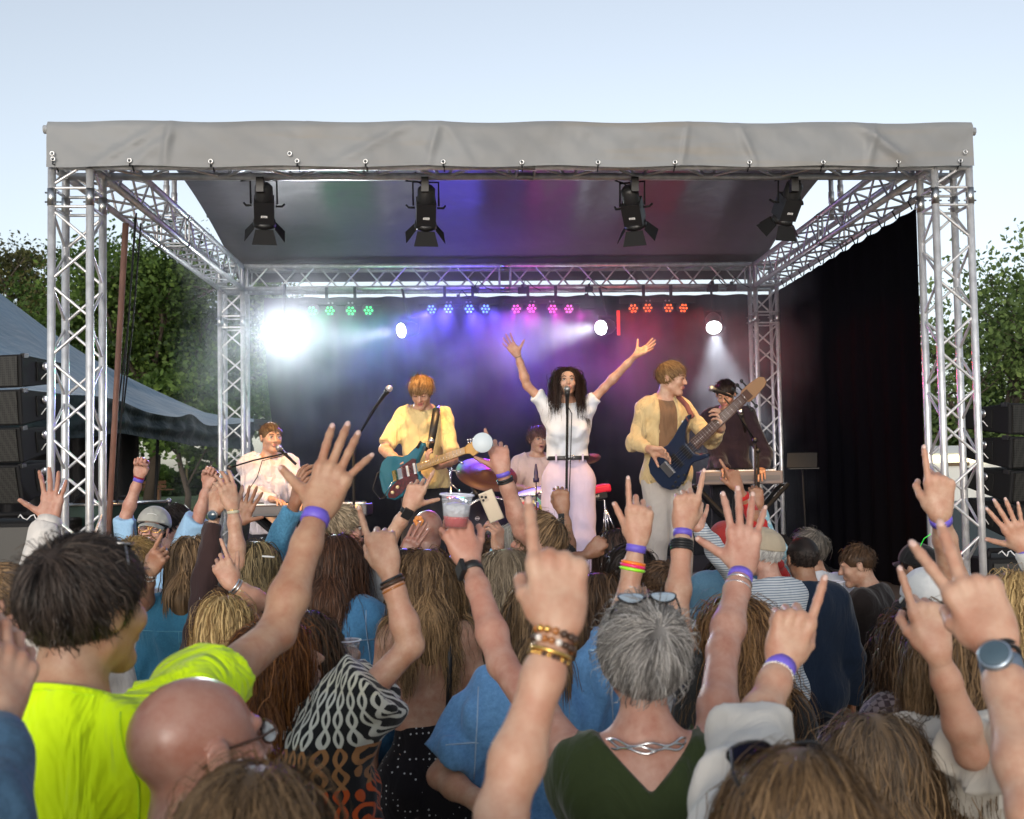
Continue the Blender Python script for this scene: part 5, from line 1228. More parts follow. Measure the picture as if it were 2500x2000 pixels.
# ---- singer
dark = dict(c1=(.012, .006, .005), c2=(.045, .022, .014)); ging = dict(c1=(.10, .05, .02), c2=(.30, .18, .08)); lbr = dict(c1=(.06, .035, .02), c2=(.18, .12, .07))
whitet = cloth((.66, .69, .74), bump=.35)
sg = person('woman in a white t-shirt and lilac trousers singing with both arms raised', 1384.5, 933, 7.95, az=180, hel=4, fem=True, s=1.0, skin='fair', floor=DECK, mouth=.75, face=dict(open=.35, gz=-.1), brows=(.02, .01, .008),
            hairs=dict(style='long', length=.42, thick=.004, wave=.3, wl=.12, front=.080, n=3000, width=.0030, backw=.038, fwd=.3, spread=.42, noshoulder=True, **dark),
            shirt=dict(m=whitet, sleeve='short', fit=.018, loose=.014, hem=-.425, rib=.078, name='t_shirt', amp=.007, wl=.13), legs=cloth((.56, .47, .60), bump=.2), legpose=dict(w=1.42, top=-.40, amp=.004), belt=(-.415, .030, M['black']), shoes=(.5, .5, .5),
            arms={'R': dict(e=(1287, 942, 7.95), w=(1263, 866, 7.9), t=(1233, 822, 7.85), b=(-.6, .5, -.6), pose='open', hs=.98), 'L': dict(e=(1474, 948, 7.95), w=(1553, 867, 7.85), t=(1600, 838, 7.8), b=(.45, -.6, -.7), pose='open', hs=.98)})
bracelet(sg, 'R', .015, M['black'], .002)
g_ = sg['g']; m = MB(); c0 = g_(0, .135, -.415)
for x in (-.03, .03): m.tube([c0+np.array([x, -.005, .018]), c0+np.array([x, -.005, -.018])], .003, 6)
for zz in (-.018, .018): m.tube([c0+np.array([-.03, -.005, zz]), c0+np.array([.03, -.005, zz])], .003, 6)
m.build('buckle', M['chrome'], sg['o'])
for x in (-.11, .11): m = MB(); q = g_(x, .118, -.415); m.box(q, (.012, .02, .055)); m.build('belt_loop', cloth((.56, .47, .60), bump=.2), sg['o'])
m = MB(); q = g_(-.045, .125, -.20); m.ball(q, .010, 8, 6); m.build('clip_microphone', M['black'], sg['o'])
hd = P(1385, 950, 7.73); mic_stand('straight black microphone stand in front of the singer', floorp(1374, 7.70), [P(1385.5, 972, 7.735)], hd, (0, .25, -1), cable=[hd+np.array([.0, .0, -.12]), P(1396, 1010, 7.7), P(1392, 1150, 7.7), P(1388, 1260, 7.7)])
# ---- guitarist
gt = person('man in a pale yellow t-shirt looking down at his blue electric guitar', 1028, 958, 7.95, az=176, haz=186, hel=-30, s=.99, wide=.93, skin='fair', floor=DECK, face=dict(open=.1), brows=(.2, .1, .04), mouth=.25,
            hairs=dict(style='short', length=.065, thick=.014, front=.068, n=3000, width=.0034, part=.25, lift=.12, **ging), shirt=dict(m=cloth((.66, .50, .24), bump=.7), sleeve='short', frac=.86, rib=.080, fit=.018, loose=.014, hem=-.60, amp=.010, wl=.10, name='t_shirt'), legs=cloth((.02, .02, .025)),
            arms={'R': dict(e=(937, 1098, 7.85), w=(970, 1122, 7.66), t=(1002, 1128, 7.60), b=(.1, .75, -.8), pose='grip'), 'L': dict(e=(1106, 1122, 7.80), w=(1068, 1139, 7.55), t=(1042, 1124, 7.50), b=(.2, -.8, -.3), pose='grip')})
def strings(par, a, b, nrmv_, side, n, sp0, sp1, m_):
    m = MB()
    for k in range(n):
        f = (k-(n-1)/2); m.tube([a+side*f*sp0, b+side*f*sp1], .0009, 4)
    return m.build('strings', m_, par)
def guitar(name, label, br, nut, toward, outline, bodym, neckm, fretm, nfret, head, headm, pick=None, bass=False):
    ax = nrm(nut-br); n_ = nrm(toward-ax*(toward@ax)); ay = np.cross(n_, ax); S_ = .648 if not bass else .80; t = thing(name, label, 'bass guitar' if bass else 'guitar', tuple(br-n_*.04)); g = lambda x, y, z=0: br+ax*x+ay*y+n_*z
    th = .042; m = MB(); m.prism(outline, g(0, 0, -th/2-.012), ax, ay, th); bo = m.build('guitar_body', bodym, t); md = bo.modifiers.new('bevel', 'BEVEL'); md.width = .012; md.segments = 4; md.limit_method = 'ANGLE'; md.angle_limit = rad(50)
    L2 = S_; x0 = S_*.335; w0, w1 = (.028, .022) if not bass else (.040, .030)
    m = MB(); m.prism([(x0, -w0), (L2, -w1), (L2, w1), (x0, w0)], g(0, 0, -.006), ax, ay, .014); m.build('fretboard', fretm, t)
    m = MB(); m.prism([(x0+.02, -w0*.9), (L2, -w1*.95), (L2, w1*.95), (x0+.02, w0*.9)], g(0, 0, -.020), ax, ay, .016); m.build('neck', neckm, t)
    fr = MB(); dots = MB()
    for k in range(1, nfret+1):
        x = L2*(2**(-k/12)); 
        if x < x0: break
        wv = w1+(w0-w1)*(L2-x)/(L2-x0); fr.tube([g(x, -wv, .0015), g(x, wv, .0015)], .0016, 5)
        xm = (L2*(2**(-k/12))+L2*(2**(-(k-1)/12)))/2
        if k in (3, 5, 7, 9, 12, 15, 17): dots.lathe(g(xm, 0, .0012), [(.0032, 0), (.003, .0006)], n_, 8)
    fr.build('frets', M['chrome'], t); dots.build('inlay', M['black'] if not bass else M['white'], t)
    m = MB(); m.prism([(L2+x, y) for x, y in head], g(0, 0, -.016), ax, ay, .015); hd_ = m.build('headstock', headm, t)
    return t, g, ax, ay, n_, hd_
teal = mat('guitar_blue_paint', (.03, .16, .22), .22, .35, coat=.6, var=.1, vscale=5)
maple = mat('maple', (.62, .34, .10), .35, coat=.4, var=.15, vscale=20); rosew = mat('dark_fretboard', (.10, .05, .035), .5, var=.2, vscale=30)
strat = [(-.155, -.02), (-.15, -.08), (-.115, -.135), (-.05, -.163), (.02, -.155), (.07, -.125), (.115, -.105), (.165, -.112), (.215, -.135), (.245, -.128), (.250, -.10), (.222, -.062), (.205, -.035), (.205, .035), (.225, .06), (.265, .10), (.295, .135), (.292, .162), (.262, .165), (.20, .142), (.14, .118), (.08, .118), (.02, .142), (-.05, .158), (-.11, .13), (-.145, .08), (-.158, .03)]
thead = [(0, -.022), (.03, -.030), (.05, -.055), (.075, -.048), (.14, -.024), (.165, -.034), (.185, -.028), (.19, -.008), (.165, .012), (.12, .028), (.06, .040), (.03, .040), (0, .022)]
gbr = P(963, 1162, 7.58); gnt = P(1128, 1102, 7.25); gnt = gbr+nrm(gnt-gbr)*.648
gtr, gg, gax, gay, gn, hd_ = guitar('electric_guitar', 'metallic blue electric guitar with a tortoiseshell pickguard and maple neck', gbr, gnt, CAM-gbr+np.array([0, 0, 1.6]), strat, teal, maple, maple, 21, thead, maple)
pgm = mat('tortoiseshell', (.13, .015, .02), .3, var=.6, vscale=60, coat=.4, col2=(.03, .008, .008))
m = MB(); m.prism([(-.09, -.135), (-.04, -.15), (.03, -.135), (.09, -.10), (.15, -.09), (.19, -.105), (.20, -.06), (.20, .03), (.215, .06), (.18, .075), (.10, .055), (.04, .045), (.03, -.03), (-.01, -.05), (-.06, -.07), (-.095, -.11)], gg(0, 0, -.0065), gax, gay, .003); m.build('pickguard', pgm, gtr)
for x, w_, mm in ((.19, .012, 'white'), (.125, .012, 'white'), (.055, .030, 'chrome')): m = MB(); Mx = np.stack([gax, gay, gn], 1); m.box(gg(x, 0, -.001), (w_*1.3, .075, .008), Mx); m.build('pickup', M[mm], gtr)
m = MB(); m.box(gg(0, 0, -.002), (.03, .075, .010), np.stack([gax, gay, gn], 1)); m.build('bridge', mat('brass', (.7, .45, .15), .25, 1), gtr)
for x, y in ((.01, -.085), (-.045, -.108)): m = MB(); m.lathe(gg(x, y, -.006), [(.013, 0), (.010, .014)], gn, 14); m.build('knob', mat('cream_knob', (.75, .6, .35), .4), gtr)
m = MB(); m.tube([gg(-.01, -.03, .004), gg(-.05, -.07, .02), gg(-.10, -.115, .02)], .003, 6); m.build('tremolo_arm', M['chrome'], gtr)
for k in range(6): m = MB(); m.tube([gg(.648+.03+.022*k, .032-.003*k, -.008), gg(.648+.035+.022*k, .058-.003*k, -.008)], .004, 6); m.ball(gg(.648+.035+.022*k, .062-.003*k, -.008), .008, 8, 6); m.build('tuner', M['chrome'], gtr)
strings(gtr, gg(0, 0, .007), gg(.648, 0, .004), gn, gay, 6, .0105, .007, M['steel'])
text_mesh('Fender', .020, M['black'], gtr, gg(.648+.085, .012, -.0075), gax, gay) if False else None
m = MB(); m.tube([gg(.66+.05+.012*k, .012+.004*math.sin(k*2), -.0080) for k in range(7)], .0016, 4); m.build('logo', M['black'], gtr)
m = MB(); q0 = gg(-.10, -.12, 0); m.tube([q0, q0+np.array([-.05, 0, -.02]), q0+np.array([-.10, 0, .05]), q0+np.array([-.07, .05, .16]), q0+np.array([.0, .12, .22])], .004, 6); m.build('cable', M['strap'], gtr)
def strap(label_par, pts, w_, m_, wd=None):
    mb = MB(); v = []
    pts = [np.array(p) for p in pts]
    for i, p in enumerate(pts):
        t = nrm(pts[min(i+1, len(pts)-1)]-pts[max(i-1, 0)]); s_ = nrm(np.cross(t, CAM-p)); v += [p-s_*w_/2, p+s_*w_/2]
    mb.add(v, [(2*i, 2*i+1, 2*i+3, 2*i+2) for i in range(len(pts)-1)], True); o = mb.build('strap', m_, label_par); md = o.modifiers.new('thick', 'SOLIDIFY'); md.thickness = .008; return o
G = gt['g']; stp = strap(gtr, [gg(.275, .150, .01), P(1050, 1100, 7.70), P(1058, 1050, 7.74), P(1064, 1010, 7.775), G(-.105, .075, .005), G(-.09, -.07, -.0)], .055, mat('black_leather', (.012, .011, .011), .45))
m = MB(); m.lathe(P(1053.5, 1076, 7.705), [(.020, 0), (.019, .004)], CAM-P(1054, 1076, 7.7), 16); m.build('badge', M['steel'], gtr)
# ---- bass player
cream = cloth((.58, .43, .22), bump=.9)
bp_ = person('man in a cream jacket playing a dark bass guitar and looking right', 1640, 925, 7.60, az=165, haz=118, hel=-10, s=1.0, wide=.90, skin='fair', floor=DECK, face=dict(open=.1), brows=(.2, .1, .04),
             hairs=dict(style='short', length=.058, thick=.013, front=.070, n=3000, width=.0034, part=-.2, lift=.1, **ging),
             shirt=[dict(m=cloth((.20, .11, .06), bump=.5), sleeve='none', fit=.010, hem=-.56, name='t_shirt', bare='LR'), dict(m=cream, sleeve='long', fit=.020, loose=.014, hem=-.64, gap=.055, gs=.05, gx=-.02, name='jacket', amp=.008, cuff=.86, neck=.02)], legs=cloth((.40, .36, .33), bump=.25), legpose=dict(w=1.2),
             arms={'R': dict(e=(1548, 1082, 7.52), w=(1588, 1098, 7.33), t=(1646, 1112, 7.26), b=(.1, .6, -.9), pose='relax'), 'L': dict(e=(1738, 1076, 7.42), w=(1762, 1045, 7.12), t=(1762, 1018, 7.06), b=(.9, .1, .5), pose='grip')})
Bg = bp_['g']
for k in range(2): m = MB(); m.lathe(Bg(-.075, .145-.01*k, -.17-.13*k), [(.009, 0), (.008, .004)], -Y, 12); m.build('button', M['white'], bp_['o'])
basso = [(-.14, -.01), (-.135, -.075), (-.10, -.135), (-.04, -.165), (.04, -.155), (.10, -.125), (.15, -.10), (.20, -.10), (.26, -.125), (.31, -.145), (.325, -.13), (.315, -.11), (.27, -.085), (.25, -.05), (.25, .05), (.28, .09), (.33, .13), (.40, .165), (.425, .185), (.415, .20), (.37, .195), (.28, .175), (.20, .15), (.13, .14), (.05, .16), (-.03, .17), (-.10, .13), (-.135, .07)]
bbr = P(1628, 1147, 7.30); bnt = P(1820, 968, 6.93); bnt = bbr+nrm(bnt-bbr)*.74
bhead = [(-.06, -.03), (-.04, -.045), (.0, -.045), (.10, -.035), (.13, -.02), (.135, .01), (.11, .035), (.04, .045), (-.03, .046), (-.06, .03)]
basso = [(x*.9, y*.86) for x, y in basso]
bas, bg_, bax, bay, bn, bh = guitar('bass_guitar', 'dark blue five string bass guitar with a rosewood fretboard', bbr, bnt, CAM-bbr+np.array([0, 0, .8]), basso, mat('bass_navy', (.012, .020, .045), .30, coat=.5), maple, rosew, 24, bhead, mat('bass_head', (.30, .17, .09), .45, coat=.3), bass=True)
Mb = np.stack([bax, bay, bn], 1)
for x in (.10, .19): m = MB(); m.box(bg_(x, 0, -.004), (.035, .10, .010), Mb); m.build('pickup', M['black'], bas)
m = MB(); m.box(bg_(0, 0, -.004), (.05, .10, .012), Mb); m.build('bridge', M['steel'], bas)
for x, y in ((.03, -.085), (-.015, -.10), (.07, -.105), (-.05, -.11), (-.03, -.135), (.02, -.135)): m = MB(); m.lathe(bg_(x, y, -.012), [(.009, 0), (.008, .014)], bn, 12); m.build('knob', M['black'], bas)
for k in range(5): sg_ = 1 if k < 3 else -1; m = MB(); m.tube([bg_(.74-.01+.04*(k % 3), sg_*.045, -.008), bg_(.74-.01+.04*(k % 3), sg_*.085, -.008)], .006, 6); m.ball(bg_(.74-.01+.04*(k % 3), sg_*.09, -.008), .013, 8, 6); m.build('tuner', M['black'], bas)
m = MB(); m.box(bg_(.74+.03, 0, -.0075), (.05, .022, .001), Mb); m.build('logo', M['white'], bas)
strings(bas, bg_(0, 0, .008), bg_(.74, 0, .004), bn, bay, 5, .018, .010, M['steel'])
strap(bas, [bg_(.36, .155, .005), P(1690, 1016, 7.40), P(1676, 990, 7.46), Bg(-.085, .05, .02), Bg(-.09, -.03, .03)], .035, mat('red_strap', (.16, .05, .05), .8))
# ---- keyboard player on the left
pinkw = cloth((.62, .56, .60), bump=.8)
kb = person('man in a pale shirt playing the keyboard at a microphone on the left', 662, 1070, 8.45, az=160, haz=150, hel=-3, s=1.0, skin='fair', floor=DECK-.28, face=dict(open=.4), brows=(.1, .06, .03), hairs=dict(style='fade', length=.04, thick=.012, front=.062, n=1700, width=.004, **lbr),
            shirt=dict(m=pinkw, sleeve='long', fit=.026, loose=.018, hem=-.6, collar=.012, amp=.009, cuff=.94), legs=(.03, .03, .04),
            arms={'R': dict(e=(612, 1200, 8.35), w=(664, 1220, 8.10), t=(692, 1226, 8.02), b=(0, 1, -.3), pose='relax'), 'L': dict(e=(728, 1200, 8.3), w=(742, 1226, 8.08), t=(745, 1232, 8.0), b=(0, 1, -.3), pose='relax')})
def keyboard(label, ua, ub, vt, z, th, dep, sheet, sticker=False, red=False):
    a, b = P(ua, vt, z), P(ub, vt, z); rt = nrm(np.array([b[0]-a[0], b[1]-a[1], 0])); bk = np.array([-rt[1], rt[0], 0]); wd = (b-a)@rt; c = (a+b)/2; c[2] = a[2]; Mx = np.stack([rt, bk, Z], 1); t = thing('keyboard', label, 'keyboard', (c[0], c[1], DECK)); g = lambda x, y, zz: c+Mx@np.array([x, y, zz])
    m = MB(); m.box(g(0, dep/2, -th/2), (wd, dep, th), Mx); bo = m.build('keyboard_body', sheet, t); md = bo.modifiers.new('bevel', 'BEVEL'); md.width = .01; md.segments = 2
    m = MB(); m.box(g(0, dep*.66, .004), (wd*.9, dep*.5, .012), Mx); m.build('keys', M['white'], t)
    m = MB(); nk = int(wd*.9/.0165)
    for k in range(nk):
        if k % 7 in (0, 1, 3, 4, 5): m.box(g(-wd*.45+.0165*(k+.8), dep*.60, .013), (.009, dep*.3, .012), Mx)
    m.build('black_keys', M['black'], t)
    m = MB(); m.box(g(0, -.004, -th*.5), (wd*.92, .006, th*.35), Mx); m.build('rear_panel', mat('panel%d' % ua, (.08, .075, .08), .5), t)
    hz = c[2]-DECK-th
    for s_ in (-1, 1): m = MB(); m.tube([g(-s_*.38, .04+s_*.02, -th), g(s_*.38, .04+s_*.02, -th-hz)], .018, 8); m.tube([g(-s_*.38, dep-.06, -th), g(s_*.38, dep-.06, -th-hz)], .018, 8); m.tube([g(-s_*.38, .03, -th-.01), g(-s_*.38, dep, -th-.01)], .015, 8); m.build('stand_leg', M['blackm'], t)
    if sticker:
        x = (P(870, vt, z)-c)@rt; m = MB(); m.lathe(g(x, -.0095, -.045), [(.044, 0), (.044, .0012)], -bk, 30); st = m.build('sticker', mat('sticker_cream', (.8, .62, .36), .5), t); tm = mat('sticker_ink', (.35, .22, .08), .6)
        text_mesh('STUX', .030, tm, st, g(x+.004, -.0115, -.032), rt, Z); text_mesh('BAR', .030, tm, st, g(x+.004, -.0115, -.058), rt, Z)
    return t
keyboard('long dark stage keyboard with a round cream sticker, in front of the seated man', 585, 896, 1236, 7.98, .085, .30, mat('kb_case', (.05, .045, .05), .4), sticker=True)
keyboard('grey keyboard in front of the dark shirted man on the right', 1712, 1912, 1152, 8.9, .11, .32, mat('kb_case_grey', (.12, .10, .10), .45))
mh = P(680, 1093, 8.22); mic_stand('low boom microphone stand reaching across the keyboard player', floorp(560, 8.25), [P(560, 1142, 8.25), P(620, 1124, 8.24), P(702, 1106, 8.22)], mh, nrm(P(706, 1118, 8.25)-mh), cable=[P(702, 1110, 8.22), P(640, 1125, 8.2), P(628, 1165, 8.2), P(595, 1215, 8.2)])
mh = P(950, 949, 7.45); mic_stand('boom microphone stand slanting up to the left of the guitarist', floorp(864, 7.6), [P(862, 1085, 7.55), P(935, 968, 7.46)], mh, nrm(P(938, 965, 7.46)-mh), ballm=mat('mic_pale', (.6, .55, .55), .3, .5), cable=[P(938, 966, 7.45), P(905, 1008, 7.47), P(868, 1075, 7.52), P(866, 1200, 7.55)])
mh = P(1737, 949, 8.25); mic_stand('boom microphone stand aimed at the man behind the bass player', floorp(1840, 8.4), [P(1843, 1075, 8.38), P(1800, 1010, 8.33), P(1768, 972, 8.28)], mh, nrm(P(1775, 964, 8.28)-mh), cable=[P(1785, 966, 8.28), P(1794, 985, 8.28), P(1790, 1005, 8.28), P(1778, 1000, 8.28)])
mh = P(1808, 1005, 8.8); mic_stand('second microphone stand in front of the dark shirted man', floorp(1852, 8.9), [P(1850, 1100, 8.85), P(1812, 1020, 8.8)], mh, nrm(P(1812, 1022, 8.82)-mh), ballm=M['chrome'])
person('man in a dark purple shirt looking down behind the bass player', 1772, 963, 9.2, az=190, haz=205, hel=-28, s=1.02, skin='mid', floor=DECK, face=dict(open=.1), brows=(.01, .01, .01), hairs=dict(style='fade', length=.035, thick=.012, front=.058, n=1500, width=.0045, c1=(.008, .006, .006), c2=(.03, .02, .02)),
       shirt=dict(m=cloth((.014, .008, .016), bump=.4), sleeve='long', fit=.024, loose=.018, hem=-.50, collar=.012), legs=(.012, .012, .016), belt=(-.47, .035, mat('brown_belt', (.16, .08, .04), .5)),
       arms={'R': dict(e=(1752, 1120, 9.15), w=(1770, 1148, 8.98), t=(1774, 1152, 8.9), b=(0, 1, -.2), pose='relax'), 'L': dict(e=(1868, 1110, 9.15), w=(1858, 1148, 8.98), t=(1856, 1152, 8.9), b=(0, 1, -.2), pose='relax')})
# ---- drummer and kit
person('drummer in a pale pink shirt half hidden behind the singer', 1314, 1074, 9.75, az=172, haz=165, hel=-4, s=1.0, skin='fair', floor=DECK-.3, face=dict(open=.4), mouth=.3, brows=(.1, .05, .03), hairs=dict(style='short', length=.06, thick=.02, front=.058, n=1500, width=.005, lift=.3, c1=(.06, .03, .02), c2=(.16, .08, .05)),
       shirt=dict(m=cloth((.64, .48, .44), bump=.3), sleeve='half', fit=.024, loose=.022, hem=-.6, collar=.012), legs=(.03, .03, .04),
       arms={'R': dict(e=(1252, 1190, 9.6), w=(1288, 1196, 9.35), t=(1305, 1192, 9.25), b=(0, 1, -.3), pose='grip'), 'L': dict(e=(1372, 1185, 9.6), w=(1345, 1200, 9.35), t=(1330, 1195, 9.25), b=(0, 1, -.3), pose='grip')})
def drum(name, label, c, r, h, ax, shell, headm=None, n=32):
    ax = nrm(ax); t = thing(name, label, 'drum', tuple(c)); m = MB(); m.lathe(c, [(r, 0), (r, h)], ax, n); m.build('shell', shell, t)
    for hh in (0, h): m = MB(); m.torus(c+ax*hh, r+.004, .008, ax, 36, 8); m.build('hoop', M['chrome'], t)
    m = MB(); m.lathe(c+ax*(h+.001), [(r*.97, 0), (r*.97, .003)], ax, n); m.build('drum_head', headm or M['white'], t)
    a = nrm(np.cross(ax, X)); b = np.cross(ax, a)
    for k in range(8):
        q = c+(a*math.cos(k*.785)+b*math.sin(k*.785))*(r+.01); m = MB(); m.tube([q+ax*.01, q+ax*(h-.01)], .004, 6); m.box(q+ax*h*.5, (.016, .016, .05)); m.build('lug', M['chrome'], t)
    return t
floral = mat('painted_shell', (.5, .45, .1), .35, coat=.4); b_ = floral.node_tree.nodes['Principled BSDF']; tc = N(floral, 'ShaderNodeTexCoord'); vo = N(floral, 'ShaderNodeTexVoronoi', i_Scale=28.); L(floral, tc.outputs['Object'], vo.inputs['Vector']); cr = N(floral, 'ShaderNodeValToRGB'); cr.color_ramp.interpolation = 'CONSTANT'
sp_ = N(floral, 'ShaderNodeSeparateColor'); L(floral, vo.outputs['Color'], sp_.inputs[0]); e = cr.color_ramp.elements; e[0].color = (.02, .03, .08, 1); e[1].position = .3; e[1].color = (.5, .45, .08, 1)
for p_, c_ in ((.5, (.1, .35, .3, 1)), (.62, (.6, .05, .08, 1)), (.8, (.6, .55, .5, 1))): x_ = cr.color_ramp.elements.new(p_); x_.color = c_
L(floral, sp_.outputs[0], cr.inputs[0]); L(floral, cr.outputs[0], b_.inputs['Base Color'])
c = P(1316, 1252, 9.0); drum('snare_drum', 'drum with a colourful painted shell in front of the drummer', c, .17, .185, (-.22, -.12, 1), floral)
c = P(1200, 1300, 9.2); bd = drum('bass_drum', 'large dark bass drum with a small round logo on its front', c+Y*.35, .29, .36, (0, -1, 0), mat('bd_shell', (.03, .02, .05), .4), mat('bd_head', (.02, .015, .03), .35))
q = P(1165.5, 1267, 9.1); q[1] = c[1]-.018; m = MB(); m.torus(q, .017, .0018, Y, 20, 5); m.box(q, (.040, .003, .011)); m.build('logo', mat('logo_white', (.6, .55, .62), .5), bd)
def cymbal(label, c, r, ax, stand_pts, cmx):
    t = thing('cymbal', label, 'cymbal', (c[0], c[1], DECK)); m = MB(); m.lathe(c, [(r, -.004), (r, -.002), (r*.6, .012), (r*.22, .020), (r*.16, .036), (.01, .042)], ax, 40); m.build('cymbal_disc', cmx, t); m = MB(); m.tube(stand_pts, .009, 8); m.build('stand', M['chrome'], t)
    for k in (1,): m = MB(); m.ball(stand_pts[k], .022, 10, 6); m.build('clutch', M['chrome'], t)
    b0 = stand_pts[-1]
    for k in range(3): a = k*2.09+.3; m = MB(); m.tube([b0+Z*.35, np.array([b0[0]+.28*math.cos(a), b0[1]+.28*math.sin(a), DECK+.01])], .008, 6); m.build('leg', M['chrome'], t)
cyb = mat('cymbal_bronze', (.08, .035, .03), .5, .3, bump=.3, bscale=80)
c = P(1188, 1158, 9.0); cymbal('large cymbal tilted towards the crowd between guitarist and drummer', c, .26, (.16, -.52, .85), [c, P(1172, 1188, 9.0), P(1130, 1222, 9.0), np.array([*P(1130, 1222, 9.0)[:2], DECK])], cyb)
c = P(1437, 1120, 9.6); cymbal('small cymbal showing right of the singer', c, .11, (-.2, -.4, .9), [c, P(1440, 1180, 9.6), np.array([*P(1440, 1180, 9.6)[:2], DECK])], cyb)
def hihat():
    b = floorp(1100, 8.9); t = thing('percussion_stand', 'chrome percussion stand right of the guitarist', 'stand', tuple(b)); m = MB(); m.tube([b, P(1100, 1142, 8.9)], .009, 8); m.build('pole', M['chrome'], t)
    for (u0, v0, u1, v1) in ((1078, 1168, 1100, 1180), (1100, 1147, 1120, 1152), (1100, 1180, 1122, 1200), (1106, 1118, 1128, 1130), (1100, 1210, 1085, 1222)): m = MB(); m.tube([P(u0, v0, 8.88), P(u1, v1, 8.88)], .006, 6); m.ball(P(u1, v1, 8.88), .014, 8, 6); m.build('arm', M['chrome'], t)
    for k in range(3): a = k*2.09; m = MB(); m.tube([b+Z*.3, b+np.array([.25*math.cos(a), .25*math.sin(a), .01])], .008, 6); m.build('leg', M['chrome'], t)
    m = MB(); q = P(1168, 1212, 8.8); m.lathe(q, [(.022, 0), (.026, .03), (.014, .1)], (-.5, .2, .8), 12); m.build('drum_microphone', M['black'], t)
hihat()
t = thing('drum_microphone', 'slim black microphone standing over the painted drum', 'microphone', tuple(floorp(1309, 8.75))); q = P(1309, 1178, 8.75); m = MB(); m.tube([floorp(1306, 8.75), q], .005, 6); m.build('pole', M['blackm'], t); m = MB(); m.lathe(q, [(.024, 0), (.026, .035), (.018, .04), (.017, .08), (.007, .15)], Z, 12); m.build('microphone_body', mat('mic_violet', (.03, .02, .07), .4), t)
def sampler():
    c = P(1452, 1196, 9.2); rt = nrm(np.array([1, .2, .16])); Mx = np.stack([rt, nrm(np.cross(Z, rt)), nrm(np.cross(rt, np.cross(Z, rt)))], 1); t = thing('drum_pad', 'red electronic drum pad on a tripod right of the singer', 'drum pad', tuple(floorp(1478, 9.2))); m = MB(); m.box(c, (.24, .20, .07), Mx); bo = m.build('pad_body', mat('pad_red', (.65, .015, .05), .4), t); md = bo.modifiers.new('bevel', 'BEVEL'); md.width = .02; md.segments = 3
    m = MB(); m.box(c-Z*.055-Y*.03+X*-.02, (.20, .17, .05), Mx); pn = m.build('rear_panel', M['black'], t); text_mesh('Roland', .032, M['white'], pn, c-Z*.055+np.array([-.02, -.127, 0]), rt, Z)
    m = MB(); b = floorp(1478, 9.2); m.tube([c-Z*.08, P(1476, 1222, 9.2), b], .009, 8); m.build('pole', M['chrome'], t)
    for (du, dv) in ((30, 0), (-8, 0), (12, 0)): m = MB(); m.tube([P(1477, 1235, 9.2), P(1480+du, 1318, 9.2)], .008, 6); m.build('leg', M['chrome'], t)
sampler()
t = thing('music_stand', 'black music stand on the right side of the stage', 'music stand', tuple(floorp(1965, 9.3))); a = P(1958, 1124, 9.3); Mx = np.stack([X, nrm(np.array([0, .9, -.43])), nrm(np.array([0.18, .43, .9]))], 1); m = MB(); m.box(a, (.26, .012, .14), Mx); m.box(a-Z*.07-Y*.03, (.26, .05, .01)); m.build('tray', M['black'], t); m = MB(); m.tube([a, floorp(1965, 9.3)], .008, 8); m.build('pole', M['blackm'], t)
for k in range(3): m = MB(); b = floorp(1965, 9.3); m.tube([b+Z*.3, b+np.array([.25*math.cos(k*2.1), .25*math.sin(k*2.1), .01])], .008, 6); m.build('leg', M['blackm'], t)
person('stage hand with headphones in the shade behind the front left tower', 205, 1245, 8.6, az=150, haz=190, hel=-20, s=1.0, skin='tan', hairs=dict(style='crop', length=.02, thick=.006, n=900, width=.005, c1=(.01, .008, .008), c2=(.02, .015, .012)), shirt=dict(m=cloth((.012, .012, .014)), sleeve='long', fit=.02), lowres=1.3)
for k, (u, v) in enumerate([(1560, 1330), (890, 1330)]):
    c = floorp(u, 7.6); c[2] = DECK; Mx = frame((0, -1, .7)); t = thing('stage_monitor', 'black wedge monitor at the feet of the %s' % ('bass player' if k == 0 else 'guitarist'), 'loudspeaker', tuple(c)); m = MB(); m.prism([(-.2, 0), (.2, 0), (.2, .12), (-.02, .30), (-.2, .16)], c, Y, Z, .5); m.build('cabinet', M['blackm'], t)
# ================================================================== the crowd
BL = dict(c1=(.20, .12, .045), c2=(.62, .44, .20)); DB = dict(c1=(.05, .03, .017), c2=(.30, .19, .10)); BR = dict(c1=(.03, .016, .009), c2=(.13, .072, .038)); BK = dict(c1=(.010, .007, .006), c2=(.035, .024, .02))
GR = dict(c1=(.07, .065, .062), c2=(.46, .44, .42)); RD = dict(c1=(.05, .016, .005), c2=(.24, .09, .025)); HL = dict(c1=(.055, .03, .014), c2=(.44, .27, .13)); GB = dict(c1=(.11, .08, .05), c2=(.50, .39, .26))
def hs(style, length, col, **k): d = dict(style=style, length=length, **col); d.update(k); return d
def sh(col, sleeve='short', kind='plain', **k):
    c2 = k.pop('c2', None); sc = k.pop('sc', 1.); b = k.pop('bump', .35); return dict(m=cloth(col, kind, c2, sc, b), sleeve=sleeve, **k)
def ar(w, t, e=None, pose='open', b=(0, 0, 1), **k): return dict(w=w, t=t, e=e, pose=pose, b=b, **k)
LD, MD, DD = (.10, .24, .46), (.045, .13, .27), (.025, .07, .14)
G1 = 'people in the crowd'
def pe(*a, **k): k.setdefault('group', None); return person(*a, **k)
